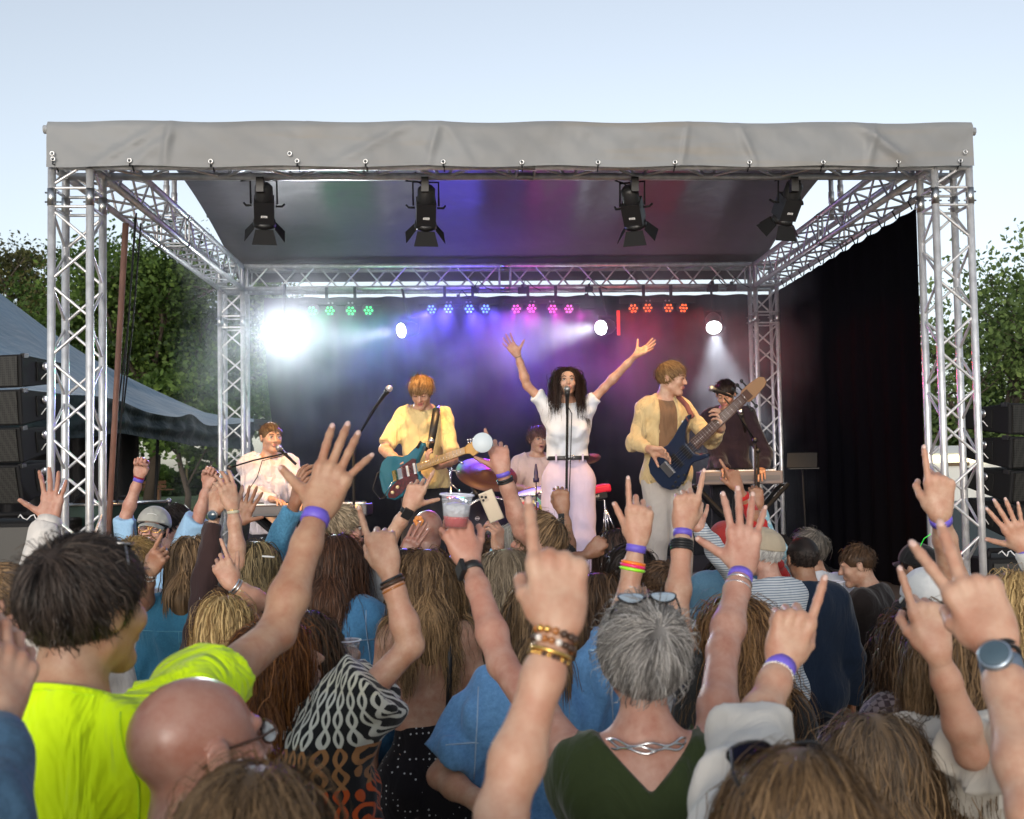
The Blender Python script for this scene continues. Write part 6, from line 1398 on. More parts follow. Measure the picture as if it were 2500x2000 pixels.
# --- nearest rows
n = pe('man in a neon yellow t-shirt waving his raised right hand', 214, 1490, 1.86, az=12, haz=32, skin='mid', s=1.03, hairs=hs('short', .055, BR, thick=.015, lift=.10, front=.06, nape=-.115, n=10000, width=.0014, c1=(.012, .009, .008), c2=(.075, .055, .045)),
       shirt=sh((.66, .98, .004), 'short', frac=.52, loose=.026, rib=.082, amp=.012, wl=.18, fit=.018, bump=1.), arms={'R': ar((776, 1248, 2.32), (848, 1062, 2.36), (676, 1545, 2.15), 'wave', (.1, .15, 1), hs=1.04, th=.95)})
wristband(n, 'R', .018, .024); seams(n, [[(-.15, -.02), (-.165, -.12), (-.155, -.22)], [(.13, -.0), (.17, -.10), (.155, -.22)]], cloth((.45, .75, .004)), .0016); glasses_on_head(n, M['steel'], M['lensd'] if 'lensd' in M else M['black'], (0, .035, .108), 72)
M['lens_dark'] = mat('lens_dark', (.01, .012, .03), .08, coat=1); M['lens_grey'] = mat('lens_grey', (.35, .42, .48), .1, coat=.5); M['tort'] = mat('tortoise_frame', (.05, .02, .01), .3); M['silver'] = mat('silver', (.7, .7, .7), .2, 1); M['gold'] = mat('gold', (.8, .5, .15), .25, 1)
M['amber'] = mat('amber_bead', (.35, .12, .02), .2, coat=.5); M['dkbead'] = mat('dark_bead', (.05, .025, .015), .35); M['pearl'] = mat('pearl', (.75, .7, .65), .2, coat=.5)
b = pe('bald man with glasses beside the neon yellow t-shirt', 490, 1838, 1.70, az=15, haz=52, hel=4, roll=-6, skin='bald', s=1.03, shirt=sh((.03, .015, .045), 'half', neck=-.02), arms={})
glasses_on_head(b, M['tort'], M['lens_grey'], (0, .098, .012), 0, name='glasses')
pe('person with short blond hair at the bottom edge, nearest to the camera', 622, 2112, 1.34, az=0, haz=12, fem=True, skin='fair', hairs=hs('long', .20, DB, thick=.022, n=11000, width=.0013, wave=.3, wl=.08, part=.01, root=(.10, .065, .035)), shirt=sh((.3, .3, .32), 'half'))
r = pe('long haired redhead in a patterned knit top pointing one finger up', 685, 1628, 2.75, az=22, haz=66, hel=16, fem=True, skin='fair', lean=(0, -.42), hairs=hs('long', .34, RD, thick=.026, wave=.25, wl=.12, n=7800, width=.0024, puff=.008), shirt=sh((.4, .4, .4), 'short', 'knit', frac=.62, loose=.05, fit=.030, hem=-.58, amp=.008),
       arms={'R': ar((947, 1388, 2.72), (905, 1238, 2.74), (1004, 1576, 2.70), 'point')})
for q, mm, rr_ in ((.030, 'black', .004), (.040, 'dkbead', .005), (.052, 'amber', .0035)): bracelet(r, 'R', q, M[mm], rr_, tilt=.15)
bb = pe('bare backed woman with long wavy brown hair and a dotted skirt', 1042, 1418, 4.05, az=-4, fem=True, skin='fair', hairs=hs('long', .44, HL, thick=.016, wave=.45, wl=.13, n=7200, width=.0024, root=(.04, .022, .013)), shirt=None, legs=cloth((.008, .006, .008), 'dots', (.5, .5, .5), 1.), legpose=dict(top=-.33, w=1.35), arms={})
glasses_on_head(bb, M['tort'], M['purple'], (0, .03, .112), 70)
g_ = bb['g']; m = MB(); v = [g_(.075, -.090, -.02), g_(.082, -.128, -.12), g_(.08, -.125, -.22), g_(.075, -.112, -.33)]; m.tube(v, .0115, 6); m.build('bag_strap', mat('strap_leather', (.01, .01, .012), .4), bb['o'])
d = pe('person in a blue denim shirt, one arm raised with neon bracelets', 1325, 1512, 3.02, az=0, haz=10, fem=True, skin='fair', hairs=hs('long', .30, DB, thick=.014, n=2600), shirt=sh((.13, .30, .56), 'short', 'denim', frac=.80, loose=.036, fit=.026, collar=.01, c2=(.07, .18, .38), hem=-.6, amp=.010),
       arms={'L': ar((1215, 1985, 2.75), (1260, 1960, 2.7), (1072, 1895, 2.92), 'relax', b=(0, 0, -1)), 'R': ar((1556, 1320, 2.95), (1566, 1148, 2.95), (1514, 1560, 2.92), 'point2')})
wristband(d, 'R', .022, .02); DS = cloth((.30, .42, .60)); seams(d, [[(-.30, -.16), (.3, -.16)], [(-.09, -.16), (-.12, -.5)], [(.09, -.16), (.12, -.5)], [(-.2, -.02), (-.22, -.3)], [(.2, -.02), (.22, -.3)]], DS)
for q, cc in ((.062, (.9, .22, .01)), (.070, (.85, .02, .18)), (.079, (.35, .9, .03))): bracelet(d, 'R', q, mat('neon%d' % int(q*1000), cc, .35, coat=.4), .0048)
g = pe('grey haired woman in a dark green top with reading glasses on her head', 1567, 1607, 2.2, az=3, haz=-6, hel=16, fem=True, s=1.04, skin='pink', hairs=hs('short', .060, GR, thick=.018, lift=.12, n=10000, width=.0014, front=.06, nape=-.10), shirt=sh((.030, .045, .014), 'none', hem=-.62, v=-.085, vs=1.0, fit=.012, amp=.006, neck=.0, bump=.5),
       arms={'L': ar((1146, 1370, 2.72), (1106, 1262, 2.74), (1226, 1622, 2.46), 'grip', b=(.35, -.1, 1)), 'R': ar((1812, 1388, 2.62), (1818, 1180, 2.68), (1764, 1592, 2.42), 'open', hs=1.10)})
glasses_on_head(g, M['black'], M['lens_grey'], (0, -.012, .140), 99, name='reading_glasses'); watch(g, 'L', .035, M['black'], M['black'], .021, True, bdir=nrm(-FW*.6-RT*.8))
wristband(g, 'R', .03, .018); bracelet(g, 'R', .052, M['silver'], .003); band(g['o'], g['A']['R']['E'], g['A']['R']['W'], .056, fore_r(g, 'R', .056)+.001, .014, mat('brown_band', (.12, .045, .025), .6), 'bracelet'); bracelet(g, 'R', .074, M['silver'], .003)
gg_ = g['g']
for k in range(3): m = MB(); m.tube([gg_(.098*math.cos(a_)*.9, .086*math.sin(a_)-.014, .006-.006*k+.004*math.sin(a_*7+k*2)) for a_ in np.linspace(math.pi*1.02, math.pi*1.98, 22)], .0026, 6); m.build('necklace', M['silver'], g['o'])
def cup(label, c, r, h, ax=Z, liquid=None, name='plastic_cup'):
    ax = nrm(ax); t = thing(name, label, 'cup', tuple(c)); gl = mat('clear_plastic', (.85, .87, .9), .08, trans=.75, alpha=.55); m = MB()
    prof = [(r*.72, 0), (r*.78, h*.25), (r*.88, h*.65), (r*.98, h*.97), (r*1.06, h)]; m.lathe(np.array(c), prof, ax, 28); o = m.build('cup_wall', gl, t); o.data.polygons
    m = MB(); m.torus(np.array(c)+ax*h, r*1.05, .0022, ax, 28, 6); m.build('rim', mat('cup_rim', (.75, .75, .85), .2), t)
    if liquid: m = MB(); m.lathe(np.array(c)+ax*.004, [(r*.68, 0), (r*.74, h*.25), (r*.76, h*.30)], ax, 24); m.build('drink', mat('drink', liquid, .15, coat=.5), t); m = MB(); m.lathe(np.array(c)+ax*h*.30, [(r*.74, 0), (r*.84, h*.38), (r*.6, h*.45)], ax, 20); m.build('ice', mat('ice', (.7, .72, .78), .3, bump=1, bscale=90, dist=.01), t)
    return t
cup('clear plastic cup with ice and red drink held up by the grey haired woman', P(1112, 1288, 2.72), .040, .082, UP+RT*.05, (.6, .01, .015))
f = pe('nearest raised arm with a pointing finger and amber bracelets', 985, 2400, .98, az=0, skin='fair', s=1.03, shirt=sh((.2, .2, .25), 'short'), hairs=hs('short', .05, BR, n=1200), arms={'R': ar((1364, 1528, 1.34), (1350, 1232, 1.40), (1222, 1990, 1.26), 'point', (.05, 0, 1), hs=.92, th=.84)})
beads(f, 'R', .012, [M['dkbead'], M['amber'], M['gold'], M['dkbead']], .0052); beads(f, 'R', .024, [M['dkbead'], M['pearl'], M['amber'], M['dkbead']], .0046); bracelet(f, 'R', .036, M['gold'], .0032); beads(f, 'R', .042, [M['gold'], M['dkbead']], .003)
j = pe('woman with long curly ginger hair raising her left arm', 1800, 1575, 3.05, az=2, fem=True, skin='fair', hairs=hs('long', .42, dict(c1=(.06, .026, .01), c2=(.34, .19, .08)), thick=.032, wave=.75, wl=.05, n=7600, width=.0024, puff=.018), shirt=sh((.03, .03, .03), 'short'), arms={'L': ar((1668, 1286, 3.1), (1690, 1163, 3.1), (1652, 1500, 3.0), 'point')})
wristband(j, 'L', .020, .018)
for q in (.046, .054, .062, .070): bracelet(j, 'L', q, M['black'], .0044, tilt=.03)
k = pe('woman with streaked blond hair and big sunglasses on her head, bottom edge', 1962, 2058, 1.38, az=-10, haz=42, hel=-8, fem=True, skin='fair', hairs=hs('long', .36, HL, thick=.014, wave=.18, wl=.12, n=12000, width=.0013, root=(.055, .036, .022)), shirt=sh((.52, .50, .47), 'half', loose=.03, amp=.01),
       arms={'L': ar((1910, 1618, 1.92), (1962, 1448, 1.94), (1838, 1800, 1.78), 'point')})
wristband(k, 'L', .016, .022); beads(k, 'L', .008, [M['pearl'], M['silver']], .0026); beads(k, 'L', .030, [M['pearl'], M['silver']], .0026)
glasses_on_head(k, M['black'], M['lens_dark'], (-.050, .01, .108), 34, w=.08, rz=62, k=1.3)
pe('woman with grey and blond streaked hair parted in the middle', 2132, 1882, 2.25, az=4, fem=True, skin='fair', hairs=hs('long', .42, HL, thick=.018, wave=.15, n=9000, width=.0018, root=(.10, .085, .07)), shirt=sh((.55, .53, .5), 'half'))
mm_ = pe('woman in a beige blouse with long brown hair pointing up', 2335, 1600, 2.45, az=-6, fem=True, skin='fair', hairs=hs('long', .42, dict(c1=(.05, .03, .016), c2=(.26, .16, .08)), thick=.018, wave=.35, wl=.10, n=7600, width=.0024), shirt=sh((.56, .52, .46), 'half', loose=.036, fit=.024, amp=.010, wl=.15),
       arms={'R': ar((2286, 1590, 2.12), (2248, 1424, 2.14), (2372, 1838, 2.16), 'point')})
m = MB(); q = mm_['A']['R']; q0 = q['S']+(q['E']-q['S'])*.8-FW*.085; m.box(q0-Z*.03, (.020, .004, .11), frame(-FW)); m.build('sleeve_tab', cloth((.56, .52, .46)), mm_['o'])
pe('woman with dark curly hair in a houndstooth jacket', 2232, 1582, 3.3, az=-8, fem=True, skin='fair', hairs=hs('long', .46, BR, thick=.022, wave=.8, wl=.045, n=4400, width=.0028, puff=.004), shirt=sh((.22, .17, .17), 'long', 'check', c2=(.06, .04, .045), fit=.022))
o = pe('big raised hand with a round grey watch at the right edge', 2790, 2110, 1.32, az=0, skin='fair', s=1.08, shirt=sh((.1, .1, .12), 'short'), arms={'R': ar((2432, 1572, 1.52), (2300, 1292, 1.60), (2530, 1990, 1.34), 'peace', (-.25, 0, 1), hs=.98, th=.9)})
watch(o, 'R', .040, mat('watch_strap_grey', (.10, .14, .2), .6), mat('watch_glass', (.06, .10, .13), .08, coat=1), .023, bdir=nrm(-FW-RT*.5), rim=mat('watch_rim', (.35, .42, .5), .3, .8)); bracelet(o, 'R', .014, M['black'], .003, tilt=.3); bracelet(o, 'R', .020, M['black'], .0035, tilt=.1)
ink = mat('tattoo_ink', (.02, .018, .035), .6)
for (tt, ww, sc_) in ((.45, -.2, .018), (.62, .3, .006), (.68, -.1, .007), (.80, .1, .012)):
    A_ = o['A']['R']; c = A_['W']+(A_['E']-A_['W'])*tt; m = MB(); nn = nrm(-FW+RT*ww); rr_ = fore_r(o, 'R', tt*np.linalg.norm(A_['W']-A_['E']))*1.0; ax = nrm(A_['E']-A_['W']); c2 = c+nn*(rr_-sc_*.25)
    m.ball((0, 0, 0), 1., 14, 8); Mx = np.stack([nrm(np.cross(ax, nn)), ax, nn], 1); m.v = [tuple(c2+Mx@(np.array(v)*np.array([sc_, sc_*1.2, sc_*.34]))) for v in m.v]; m.build('tattoo', ink, o['o'])
u = pe('man in a white cap with one arm raised, pointing straight up', 2268, 1484, 3.85, az=-4, skin='fair', hairs=hs('short', .03, DB, thick=.006, zmax=.03, n=500), shirt=sh((.05, .05, .06), 'short'), arms={'R': ar((2294, 1254, 3.05), (2290, 1116, 3.05), (2338, 1470, 3.25), 'point', hs=1.04)})
cap(u, cloth((.72, .72, .70))); wristband(u, 'R', .022, .022)
s_ = pe('person with curly blond hair at the right edge, hand raised', 2492, 1492, 3.5, az=-5, fem=True, skin='fair', hairs=hs('long', .26, BL, thick=.03, wave=.7, wl=.05, n=2600), shirt=sh((.6, .6, .58), 'long'), arms={'R': ar((2500, 1338, 3.6), (2454, 1252, 3.6), (2570, 1450, 3.6), 'open', (-.4, 0, 1))}); wristband(s_, 'R', .012, .018)
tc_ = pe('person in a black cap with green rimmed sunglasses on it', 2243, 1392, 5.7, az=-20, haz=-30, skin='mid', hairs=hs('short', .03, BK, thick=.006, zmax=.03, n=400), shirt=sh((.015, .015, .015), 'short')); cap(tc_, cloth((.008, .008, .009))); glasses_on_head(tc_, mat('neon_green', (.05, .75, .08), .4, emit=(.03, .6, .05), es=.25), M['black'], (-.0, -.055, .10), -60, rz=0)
v_ = pe('man with a faded haircut and dark shirt looking down to the left', 2092, 1382, 6.3, az=-50, haz=-78, hel=-14, skin='fair', hairs=hs('fade', .045, BR, thick=.012, n=1600), shirt=sh((.020, .014, .013), 'half', collar=.014, fit=.022), legs=(.01, .01, .012), arms={'L': ar((2062, 1478, 6.15), (2046, 1458, 6.1), (2100, 1540, 6.3), 'grip', b=(.3, 0, 1))})
cup('empty clear cup in the hands of the man with a faded haircut', P(2046, 1462, 6.05), .038, .095, Z, None)
pe('tall grey haired man with a white collar, right of the bald spot', 1976, 1345, 6.55, az=-15, haz=-35, skin='mid', s=1.04, hairs=hs('short', .07, GR, thick=.016, n=1800, c1=(.04, .035, .03), c2=(.22, .19, .16)), shirt=sh((.65, .66, .7), 'long', collar=.02))
pe('man with a bald spot wearing a navy hooded jumper', 1958, 1366, 5.7, az=-5, haz=-8, skin='tan', hairs=hs('crop', .012, BK, thick=.004, zmax=.052, n=2200, front=.0), shirt=[sh((.006, .014, .032), 'long', fit=.030, loose=.022, hem=-.66), ], legs=(.01, .012, .02))
y = pe('man in a beige cap and a striped shirt, left arm reaching up', 1862, 1354, 5.6, az=-14, haz=-48, wide=.92, skin='pink', hairs=hs('short', .03, GR, thick=.007, zmax=.03, n=800, c1=(.3, .29, .28), c2=(.6, .58, .55)), shirt=sh((.52, .55, .58), 'long', 'stripe', c2=(.16, .20, .26), fit=.022, sc=1.15), arms={'L': ar((1706, 1288, 5.3), (1684, 1232, 5.3), (1766, 1368, 5.4), 'relax')}); cap(y, cloth((.36, .30, .22)))
z_ = pe('person in a red cap and pale denim shirt', 1772, 1335, 6.0, az=0, skin='fair', hairs=hs('short', .03, BR, thick=.006, zmax=.03, n=400), shirt=sh((.13, .26, .36), 'long', 'denim', c2=(.09, .2, .3), fit=.02)); cap(z_, cloth((.34, .03, .025)))
q2 = pe('person with a red sleeve pointing up behind the open hand', 1836, 1338, 6.35, az=0, skin='tan', hairs=hs('short', .04, BK, n=700), shirt=sh((.45, .02, .02), 'long', cuff=.8, loose=.004, fit=.006), arms={'R': ar((1802, 1192, 5.9), (1776, 1126, 5.9), (1852, 1285, 6.0), 'point', (.5, 0, 1))})
q3 = pe('person in a pale blue flowered sleeve behind the beige cap', 1905, 1352, 6.6, az=0, fem=True, skin='tan', hairs=hs('short', .04, BK, n=700), shirt=sh((.25, .5, .6), 'long', 'floral', c2=(.65, .7, .7), cuff=.85), arms={'R': ar((1852, 1232, 6.2), (1846, 1200, 6.2), (1880, 1318, 6.3), 'fist')})
pe('short haired young man in front of the dark haired women, white collar', 1612, 1440, 4.6, az=-10, haz=-20, skin='fair', hairs=hs('fade', .04, BR, thick=.010, n=1900), shirt=sh((.6, .6, .6), 'short', collar=.01))
pe('woman with straight dark hair beside the clasped hands', 1508, 1350, 5.2, az=-6, fem=True, skin='tan', hairs=hs('long', .34, BK, thick=.016, n=2400, c2=(.07, .04, .03)), shirt=sh((.02, .02, .02), 'short'), arms={'L': ar((1438, 1352, 5.1), (1470, 1322, 5.1), None, 'fist', (0, .3, 1))})
pe('person with sleek black hair leaning left behind the neon bracelets', 1538, 1400, 4.7, az=-30, haz=-60, hel=-10, fem=True, skin='fair', hairs=hs('short', .09, BK, thick=.016, n=2200), shirt=sh((.03, .025, .03), 'short'))
pe('woman with brown hair over her cheek, right of the nearest hand', 1466, 1478, 4.0, az=20, haz=50, fem=True, skin='pink', hairs=hs('long', .34, BR, thick=.020, wave=.3, n=2600), shirt=sh((.05, .035, .04), 'short'))
e = pe('laughing man in profile with swept back hair, holding a white disc', 1312, 1325, 4.6, az=-25, haz=-74, hel=4, skin='pink', mouth=.7, face=dict(open=.15), brows=(.15, .09, .05), hairs=hs('short', .085, DB, thick=.018, n=3000, front=.07), shirt=sh((.05, .04, .04), 'short'), arms={'R': ar((1226, 1150, 4.45), (1207, 1052, 4.45), (1274, 1296, 4.5), 'thumb')})
wristband(e, 'R', .012, .018); bracelet(e, 'R', .036, M['black'], .005); bracelet(e, 'R', .046, M['black'], .0045)
c = P(1178, 1081, 4.36); m = MB(); m.lathe(c, [(.040, 0), (.041, .002), (.040, .004)], nrm(-FW+UP*.15), 36); dk_ = m.build('white_disc', mat('disc_card', (.60, .66, .70), .5), loc=c); tag(dk_, 'round white disc held up between the guitarist and the singer', 'disc')
ff = pe('person with straight pale hair holding a phone up', 1256, 1335, 5.35, az=0, fem=True, skin='fair', hairs=hs('long', .3, GB, thick=.012, n=2200, c1=(.3, .27, .22), c2=(.55, .5, .42)), shirt=sh((.25, .42, .6), 'long', cuff=.9), arms={'L': ar((1217, 1342, 4.8), (1214, 1262, 4.8), (1222, 1440, 5.0), 'grip', (.75, 0, .55))}); wristband(ff, 'L', .012, .02)
def phone():
    c = P(1199, 1236, 4.74); Mx = np.stack([nrm(RT+UP*.42), FW, nrm(UP-RT*.42)], 1); t = thing('phone', 'gold coloured phone held up with its camera lenses facing the crowd', 'phone', tuple(c)); m = MB(); m.box(c, (.068, .008, .140), Mx); b = m.build('phone_case', mat('phone_gold', (.42, .36, .28), .3, .4), t); md = b.modifiers.new('bevel', 'BEVEL'); md.width = .006; md.segments = 3
    m = MB(); q = c+Mx@np.array([-.014, -.005, .045]); m.box(q, (.034, .003, .036), Mx); p_ = m.build('camera_plate', mat('phone_plate', (.34, .29, .23), .3, .3), t)
    for dx, dz in ((-.007, .008), (-.007, -.008), (.008, 0)): m = MB(); m.lathe(q+Mx@np.array([dx, -.002, dz]), [(.006, 0), (.0055, .002)], -FW, 12); m.build('lens', M['black'], p_)
phone()
pe('woman with very long straight ash blond hair', 1237, 1412, 4.3, az=2, fem=True, skin='fair', hairs=hs('long', .58, GB, thick=.014, wave=.12, n=7400, width=.0024, root=(.13, .10, .07)), shirt=sh((.05, .08, .14), 'short'))
pe('person with short curly brown hair behind the raised cup', 1172, 1375, 5.1, az=0, fem=True, skin='mid', hairs=hs('short', .06, BR, thick=.028, wave=.6, wl=.04, n=1800), shirt=sh((.03, .03, .03), 'short', 'dots', c2=(.3, .3, .3)))
i = pe('person in a fringed grey jacket pointing up with a black watch', 985, 1408, 4.5, az=0, fem=True, skin='fair', hairs=hs('long', .3, BR, n=1600), shirt=sh((.34, .36, .38), 'long', 'denim', c2=(.24, .25, .27), cuff=.35, loose=.022), arms={'L': ar((1000, 1238, 4.3), (1030, 1165, 4.3), (925, 1360, 4.35), 'thumb')}); watch(i, 'L', .02, M['black'], M['black'], .021, True, bdir=nrm(-FW+RT*.3))
gI = i['g']
for q in range(26):
    a_ = i['A']['L']; t_ = q/26; p0 = g(0,0,0) if False else gI(-.20+.02*math.sin(q), -.06-.03*(q % 2), -.10-.012*q); m = MB(); m.tube([p0, p0+np.array([-.012*math.sin(q), -.02, -.07])], .0022, 4); m.build('fringe', cloth((.5, .52, .54)), i['o'])
jj = pe('bald man with a flower at his ear behind the raised cup', 1046, 1300, 5.6, az=5, haz=10, skin='bald', shirt=sh((.4, .45, .5), 'long'), arms={'L': ar((985, 1362, 5.1), (1026, 1292, 5.1), (940, 1440, 5.2), 'flat', (0, .1, 1))}); wristband(jj, 'L', .008, .02)
m = MB(); c = P(1022, 1272, 5.45)
for q in range(6): a_ = q*1.047; m.ball(c+RT*.016*math.cos(a_)+UP*.016*math.sin(a_), (.012, .006, .012), 8, 6)
m.build('flower', mat('orange_flower', (.7, .25, .06), .6), jj['o'])
kk = pe('person with short ash blond hair and glasses looking right', 838, 1294, 5.3, az=35, haz=78, fem=True, skin='pink', hairs=hs('short', .055, GB, thick=.016, n=2400), shirt=sh((.05, .12, .14), 'long', 'denim', c2=(.03, .08, .1)), face=dict(open=.4)); glasses_on_head(kk, M['black'], M['lens_grey'], (0, .098, .012), 0, name='glasses')
ll = pe('woman with glossy dark brown hair in a denim jacket with a white collar', 822, 1380, 4.25, az=8, haz=14, fem=True, skin='fair', hairs=hs('long', .36, dict(c1=(.025, .012, .008), c2=(.12, .055, .03)), thick=.020, wave=.12, n=7600, width=.0024, puff=.008), shirt=[sh((.65, .66, .72), 'none', fit=.014, neck=.012), sh((.06, .19, .36), 'long', 'denim', fit=.028, loose=.026, c2=(.035, .12, .24), neck=-.03)])
seams(ll, [[(-.22, -.13), (.22, -.13)], [(-.10, -.13), (-.10, -.26), (.0, -.28)], [(.10, -.13), (.12, -.5)], [(-.17, -.02), (-.19, -.3)], [(.17, -.02), (.19, -.3)]], cloth((.2, .32, .48)))
nn_ = pe('woman with long dark hair in a maroon top holding a cup at her side', 748, 1588, 3.2, az=14, haz=24, fem=True, skin='fair', hairs=hs('long', .46, dict(c1=(.02, .012, .008), c2=(.15, .09, .05)), thick=.016, wave=.15, n=7400, width=.0024), shirt=sh((.04, .016, .02), 'long', cuff=.92), arms={'R': ar((856, 1652, 3.25), (856, 1605, 3.2), (822, 1770, 3.15), 'grip', (.8, 0, .5))}); wristband(nn_, 'R', .006, .02)
cup('small clear cup held low by the woman in the maroon top', P(850, 1622, 3.18), .036, .07, Z, None)
pe('blond person behind the bare upper arm of the waving man', 552, 1540, 3.75, az=8, haz=16, fem=True, skin='fair', hairs=hs('long', .22, BL, thick=.020, wave=.2, n=3600, width=.003), shirt=sh((.1, .1, .11), 'short'))
o2 = pe('blond person pointing with a silver bracelet behind the waving arm', 722, 1488, 4.3, az=0, fem=True, skin='fair', hairs=hs('long', .24, BL, thick=.026, wave=.5, wl=.06, n=2600), shirt=sh((.02, .02, .022), 'short'), arms={'L': ar((566, 1426, 4.0), (522, 1336, 4.0), (640, 1472, 4.05), 'point2', (.3, 0, 1))}); bracelet(o2, 'L', .01, M['silver'], .005); bracelet(o2, 'L', .022, M['steel'], .004)
pp = pe('dark haired person with a white hair clip in a black t-shirt', 630, 1390, 4.6, az=5, haz=12, fem=True, skin='fair', hairs=hs('long', .26, dict(c1=(.02, .015, .01), c2=(.32, .24, .12)), thick=.014, n=3000), shirt=sh((.008, .008, .01), 'half'), arms={'L': ar((568, 1238, 4.5), (545, 1150, 4.5), (582, 1372, 4.5), 'relax', (.6, 0, .8))}); bracelet(pp, 'L', .012, M['gold'], .002); band(pp['o'], pp['A']['L']['E'], pp['A']['L']['W'], .018, fore_r(pp, 'L', .02)+.001, .016, cloth((.6, .55, .4)), 'wristband')
q_ = P(652, 1358, 4.44); m = MB(); m.tube([q_-RT*.02, q_+RT*.03-UP*.004], .004, 6); m.build('hair_clip', M['white'], pp['o'])
qq = pe('person in a brown sweater raising a hand with a round watch', 560, 1500, 4.5, az=0, fem=True, skin='fair', hairs=hs('short', .06, BR, n=900), shirt=sh((.045, .025, .025), 'long', cuff=.86, loose=.02), arms={'L': ar((525, 1250, 4.6), (532, 1150, 4.6), (506, 1420, 4.6), 'relax', (-.5, 0, .85))}); watch(qq, 'L', .012, M['blackm'], mat('watch_blue', (.03, .06, .09), .15, coat=.6), .022, bdir=-FW)
ss = pe('cheering woman in a grey cap facing the camera with both fists raised', 374, 1296, 6.0, az=180, haz=176, hel=3, roll=8, fem=True, skin='pink', mouth=.8, face=dict(open=.15), brows=(.06, .04, .03), hairs=hs('short', .05, BK, thick=.006, zmax=.02, n=600), shirt=sh((.33, .53, .74), 'half', 'denim', c2=(.26, .44, .65), loose=.03, fit=.03, hem=-.66), arms={'R': ar((341, 1162, 6.0), (352, 1106, 6.0), (307, 1262, 6.0), 'fist', (0, 0, -1)), 'L': ar((507, 1184, 6.0), (527, 1132, 6.0), (484, 1268, 6.0), 'fist', (0, 0, -1))})
cp = cap(ss, cloth((.36, .36, .33))); wristband(ss, 'R', .022, .022); bracelet(ss, 'R', .010, mat('red_cord', (.25, .01, .02), .6), .005); glasses_on_head(ss, M['gold'], mat('clear_lens', (.8, .8, .85), .05, trans=.9, alpha=.25), (0, .100, .010), 0, name='glasses')
Cc, Rc = ss['C'], ss['R']; m = MB(); m.tube([Cc+Rc@(np.array([.026*t_, .092+.003*(1-t_*t_), .088+.006*(1-t_*t_)])) for t_ in np.linspace(-1, 1, 9)], .0018, 5); m.build('embroidery', M['white'], cp)
pe('dark haired person in profile just behind the grey cap', 432, 1284, 6.4, az=80, haz=112, skin='pink', face=dict(open=.4), hairs=hs('short', .06, BK, thick=.016, n=1800), shirt=sh((.2, .3, .45), 'long'))
uu = pe('person in a fluffy grey sweater pointing up with pearl bracelets', 338, 1378, 4.9, az=10, haz=20, fem=True, skin='mid', hairs=hs('short', .06, dict(c1=(.16, .09, .03), c2=(.42, .28, .11)), thick=.022, n=2200), shirt=sh((.42, .41, .40), 'half', fit=.032, loose=.03, amp=.004, bump=1.), arms={'R': ar((366, 1396, 4.5), (420, 1290, 4.45), (352, 1492, 4.65), 'point', (.1, .3, 1))}); beads(uu, 'R', .006, [M['pearl']], .005); beads(uu, 'R', .03, [M['pearl'], M['silver']], .004)
# fluffy tufts over the grey sweater
def tufts(o, n, ln, m, seed=3):
    me = o.data; g = np.random.default_rng(seed); nv = len(me.vertices); co_ = np.zeros(nv*3, np.float32); me.vertices.foreach_get('co', co_); co_ = co_.reshape(-1, 3); no = np.zeros(nv*3, np.float32); me.vertex_normals.foreach_get('vector', no); no = no.reshape(-1, 3)
    k = g.integers(0, nv, n); p = co_[k]; d = no[k]*.7+g.normal(0, .5, (n, 3)); d /= np.linalg.norm(d, axis=1)[:, None]; s = np.cross(d, g.normal(0, 1, (n, 3))); s /= np.linalg.norm(s, axis=1)[:, None]; w_ = .0012
    V = np.stack([p-s*w_, p+s*w_, p+d*ln*.6+s*w_*.6+[0, 0, -ln*.1], p+d*ln+[0, 0, -ln*.25]], 1).reshape(-1, 3); mesh_obj('tufts', V, np.arange(n*4).reshape(-1, 4), m, o)
tufts([c for c in uu['o'].children if c.name.startswith('shirt')][0], 9000, .018, cloth((.5, .49, .48)))
vv = pe('woman with straight blond hair in a blue denim shirt, far left of the stage', 470, 1376, 4.75, az=4, fem=True, skin='fair', hairs=hs('long', .28, DB, thick=.018, n=3200, width=.0038), shirt=sh((.05, .21, .34), 'long', 'denim', c2=(.035, .15, .25), fit=.024))
seams(vv, [[(-.2, -.13), (.2, -.13)], [(0, -.13), (0, -.5)]], cloth((.1, .3, .42)))
ww = pe('woman in profile with her hair up and a blue top, at the left edge', 20, 1470, 3.3, az=50, haz=80, hel=12, fem=True, skin='pink', face=dict(open=.3), brows=(.08, .05, .03), hairs=hs('short', .07, DB, thick=.010, n=3200, lift=.02, front=.068), shirt=sh((.006, .035, .22), 'none', neck=-.05, fit=.012))
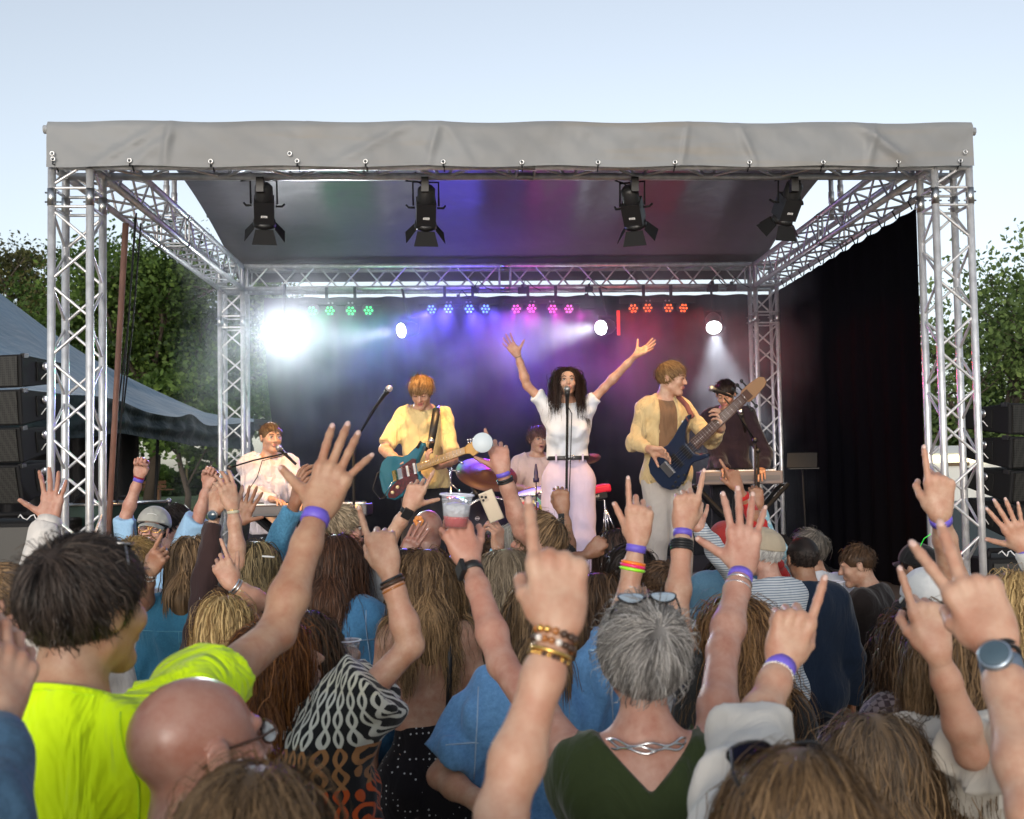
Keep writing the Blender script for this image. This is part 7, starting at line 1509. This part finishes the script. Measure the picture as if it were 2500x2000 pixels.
m = MB(); C_, R_ = ww['C'], ww['R']; m.ball(C_+R_@np.array([.080, -.004, -.045]), .007, 10, 8); m.build('earring', M['gold'], ww['o'])
xx = pe('person in a white puffed sleeve raising an open hand by the left loudspeakers', 196, 1500, 4.1, az=0, fem=True, skin='pink', hairs=hs('long', .3, BR, n=1500), shirt=sh((.66, .62, .58), 'long', loose=.030, cuff=.90, sag=1., amp=.009), arms={'L': ar((122, 1270, 4.0), (130, 1180, 4.0), (72, 1430, 3.85), 'open', (0, 0, -1), hs=1.06)})
a_ = xx['A']['L']; band(xx['o'], a_['E'], a_['W'], .02, .040, .045, cloth((.66, .62, .58)), 'cuff', .004)
yy = pe('person off the left edge with blurred hands and a denim sleeve', -330, 2080, 1.25, az=0, fem=True, skin='fair', hairs=hs('long', .3, BR, n=900), shirt=sh((.06, .13, .22), 'long', 'denim', c2=(.03, .07, .12), cuff=.85, loose=.02), arms={'R': ar((-8, 1752, 1.40), (36, 1566, 1.46), (-60, 1990, 1.28), 'relax', (.75, 0, .6))})
zz = pe('person with a denim sleeve raising an open hand left of the keyboard', 578, 1410, 5.2, az=0, skin='tan', hairs=hs('short', .05, BK, n=700), shirt=sh((.10, .30, .48), 'long', 'denim', cuff=.9, c2=(.04, .14, .25), loose=.02), arms={'R': ar((721, 1228, 4.9), (742, 1112, 4.9), (655, 1368, 4.95), 'relax', (-.7, 0, .6), hs=1.06)})
h8 = pe('person whose open hand shows in front of the seated keyboard player', 600, 1395, 5.7, az=0, skin='tan', hairs=hs('short', .05, BK, n=600), shirt=sh((.02, .02, .02), 'long'), arms={'R': ar((588, 1275, 5.4), (616, 1204, 5.4), (580, 1380, 5.5), 'open', (0, 0, -1))})
ab = pe('person whose small fist shows before the lilac trousers', 1392, 1410, 5.4, az=0, skin='tan', hairs=hs('short', .05, BR, n=700), shirt=sh((.03, .03, .03), 'long'), arms={'R': ar((1374, 1246, 5.3), (1366, 1194, 5.3), (1390, 1360, 5.3), 'fist', (0, 0, 1))})
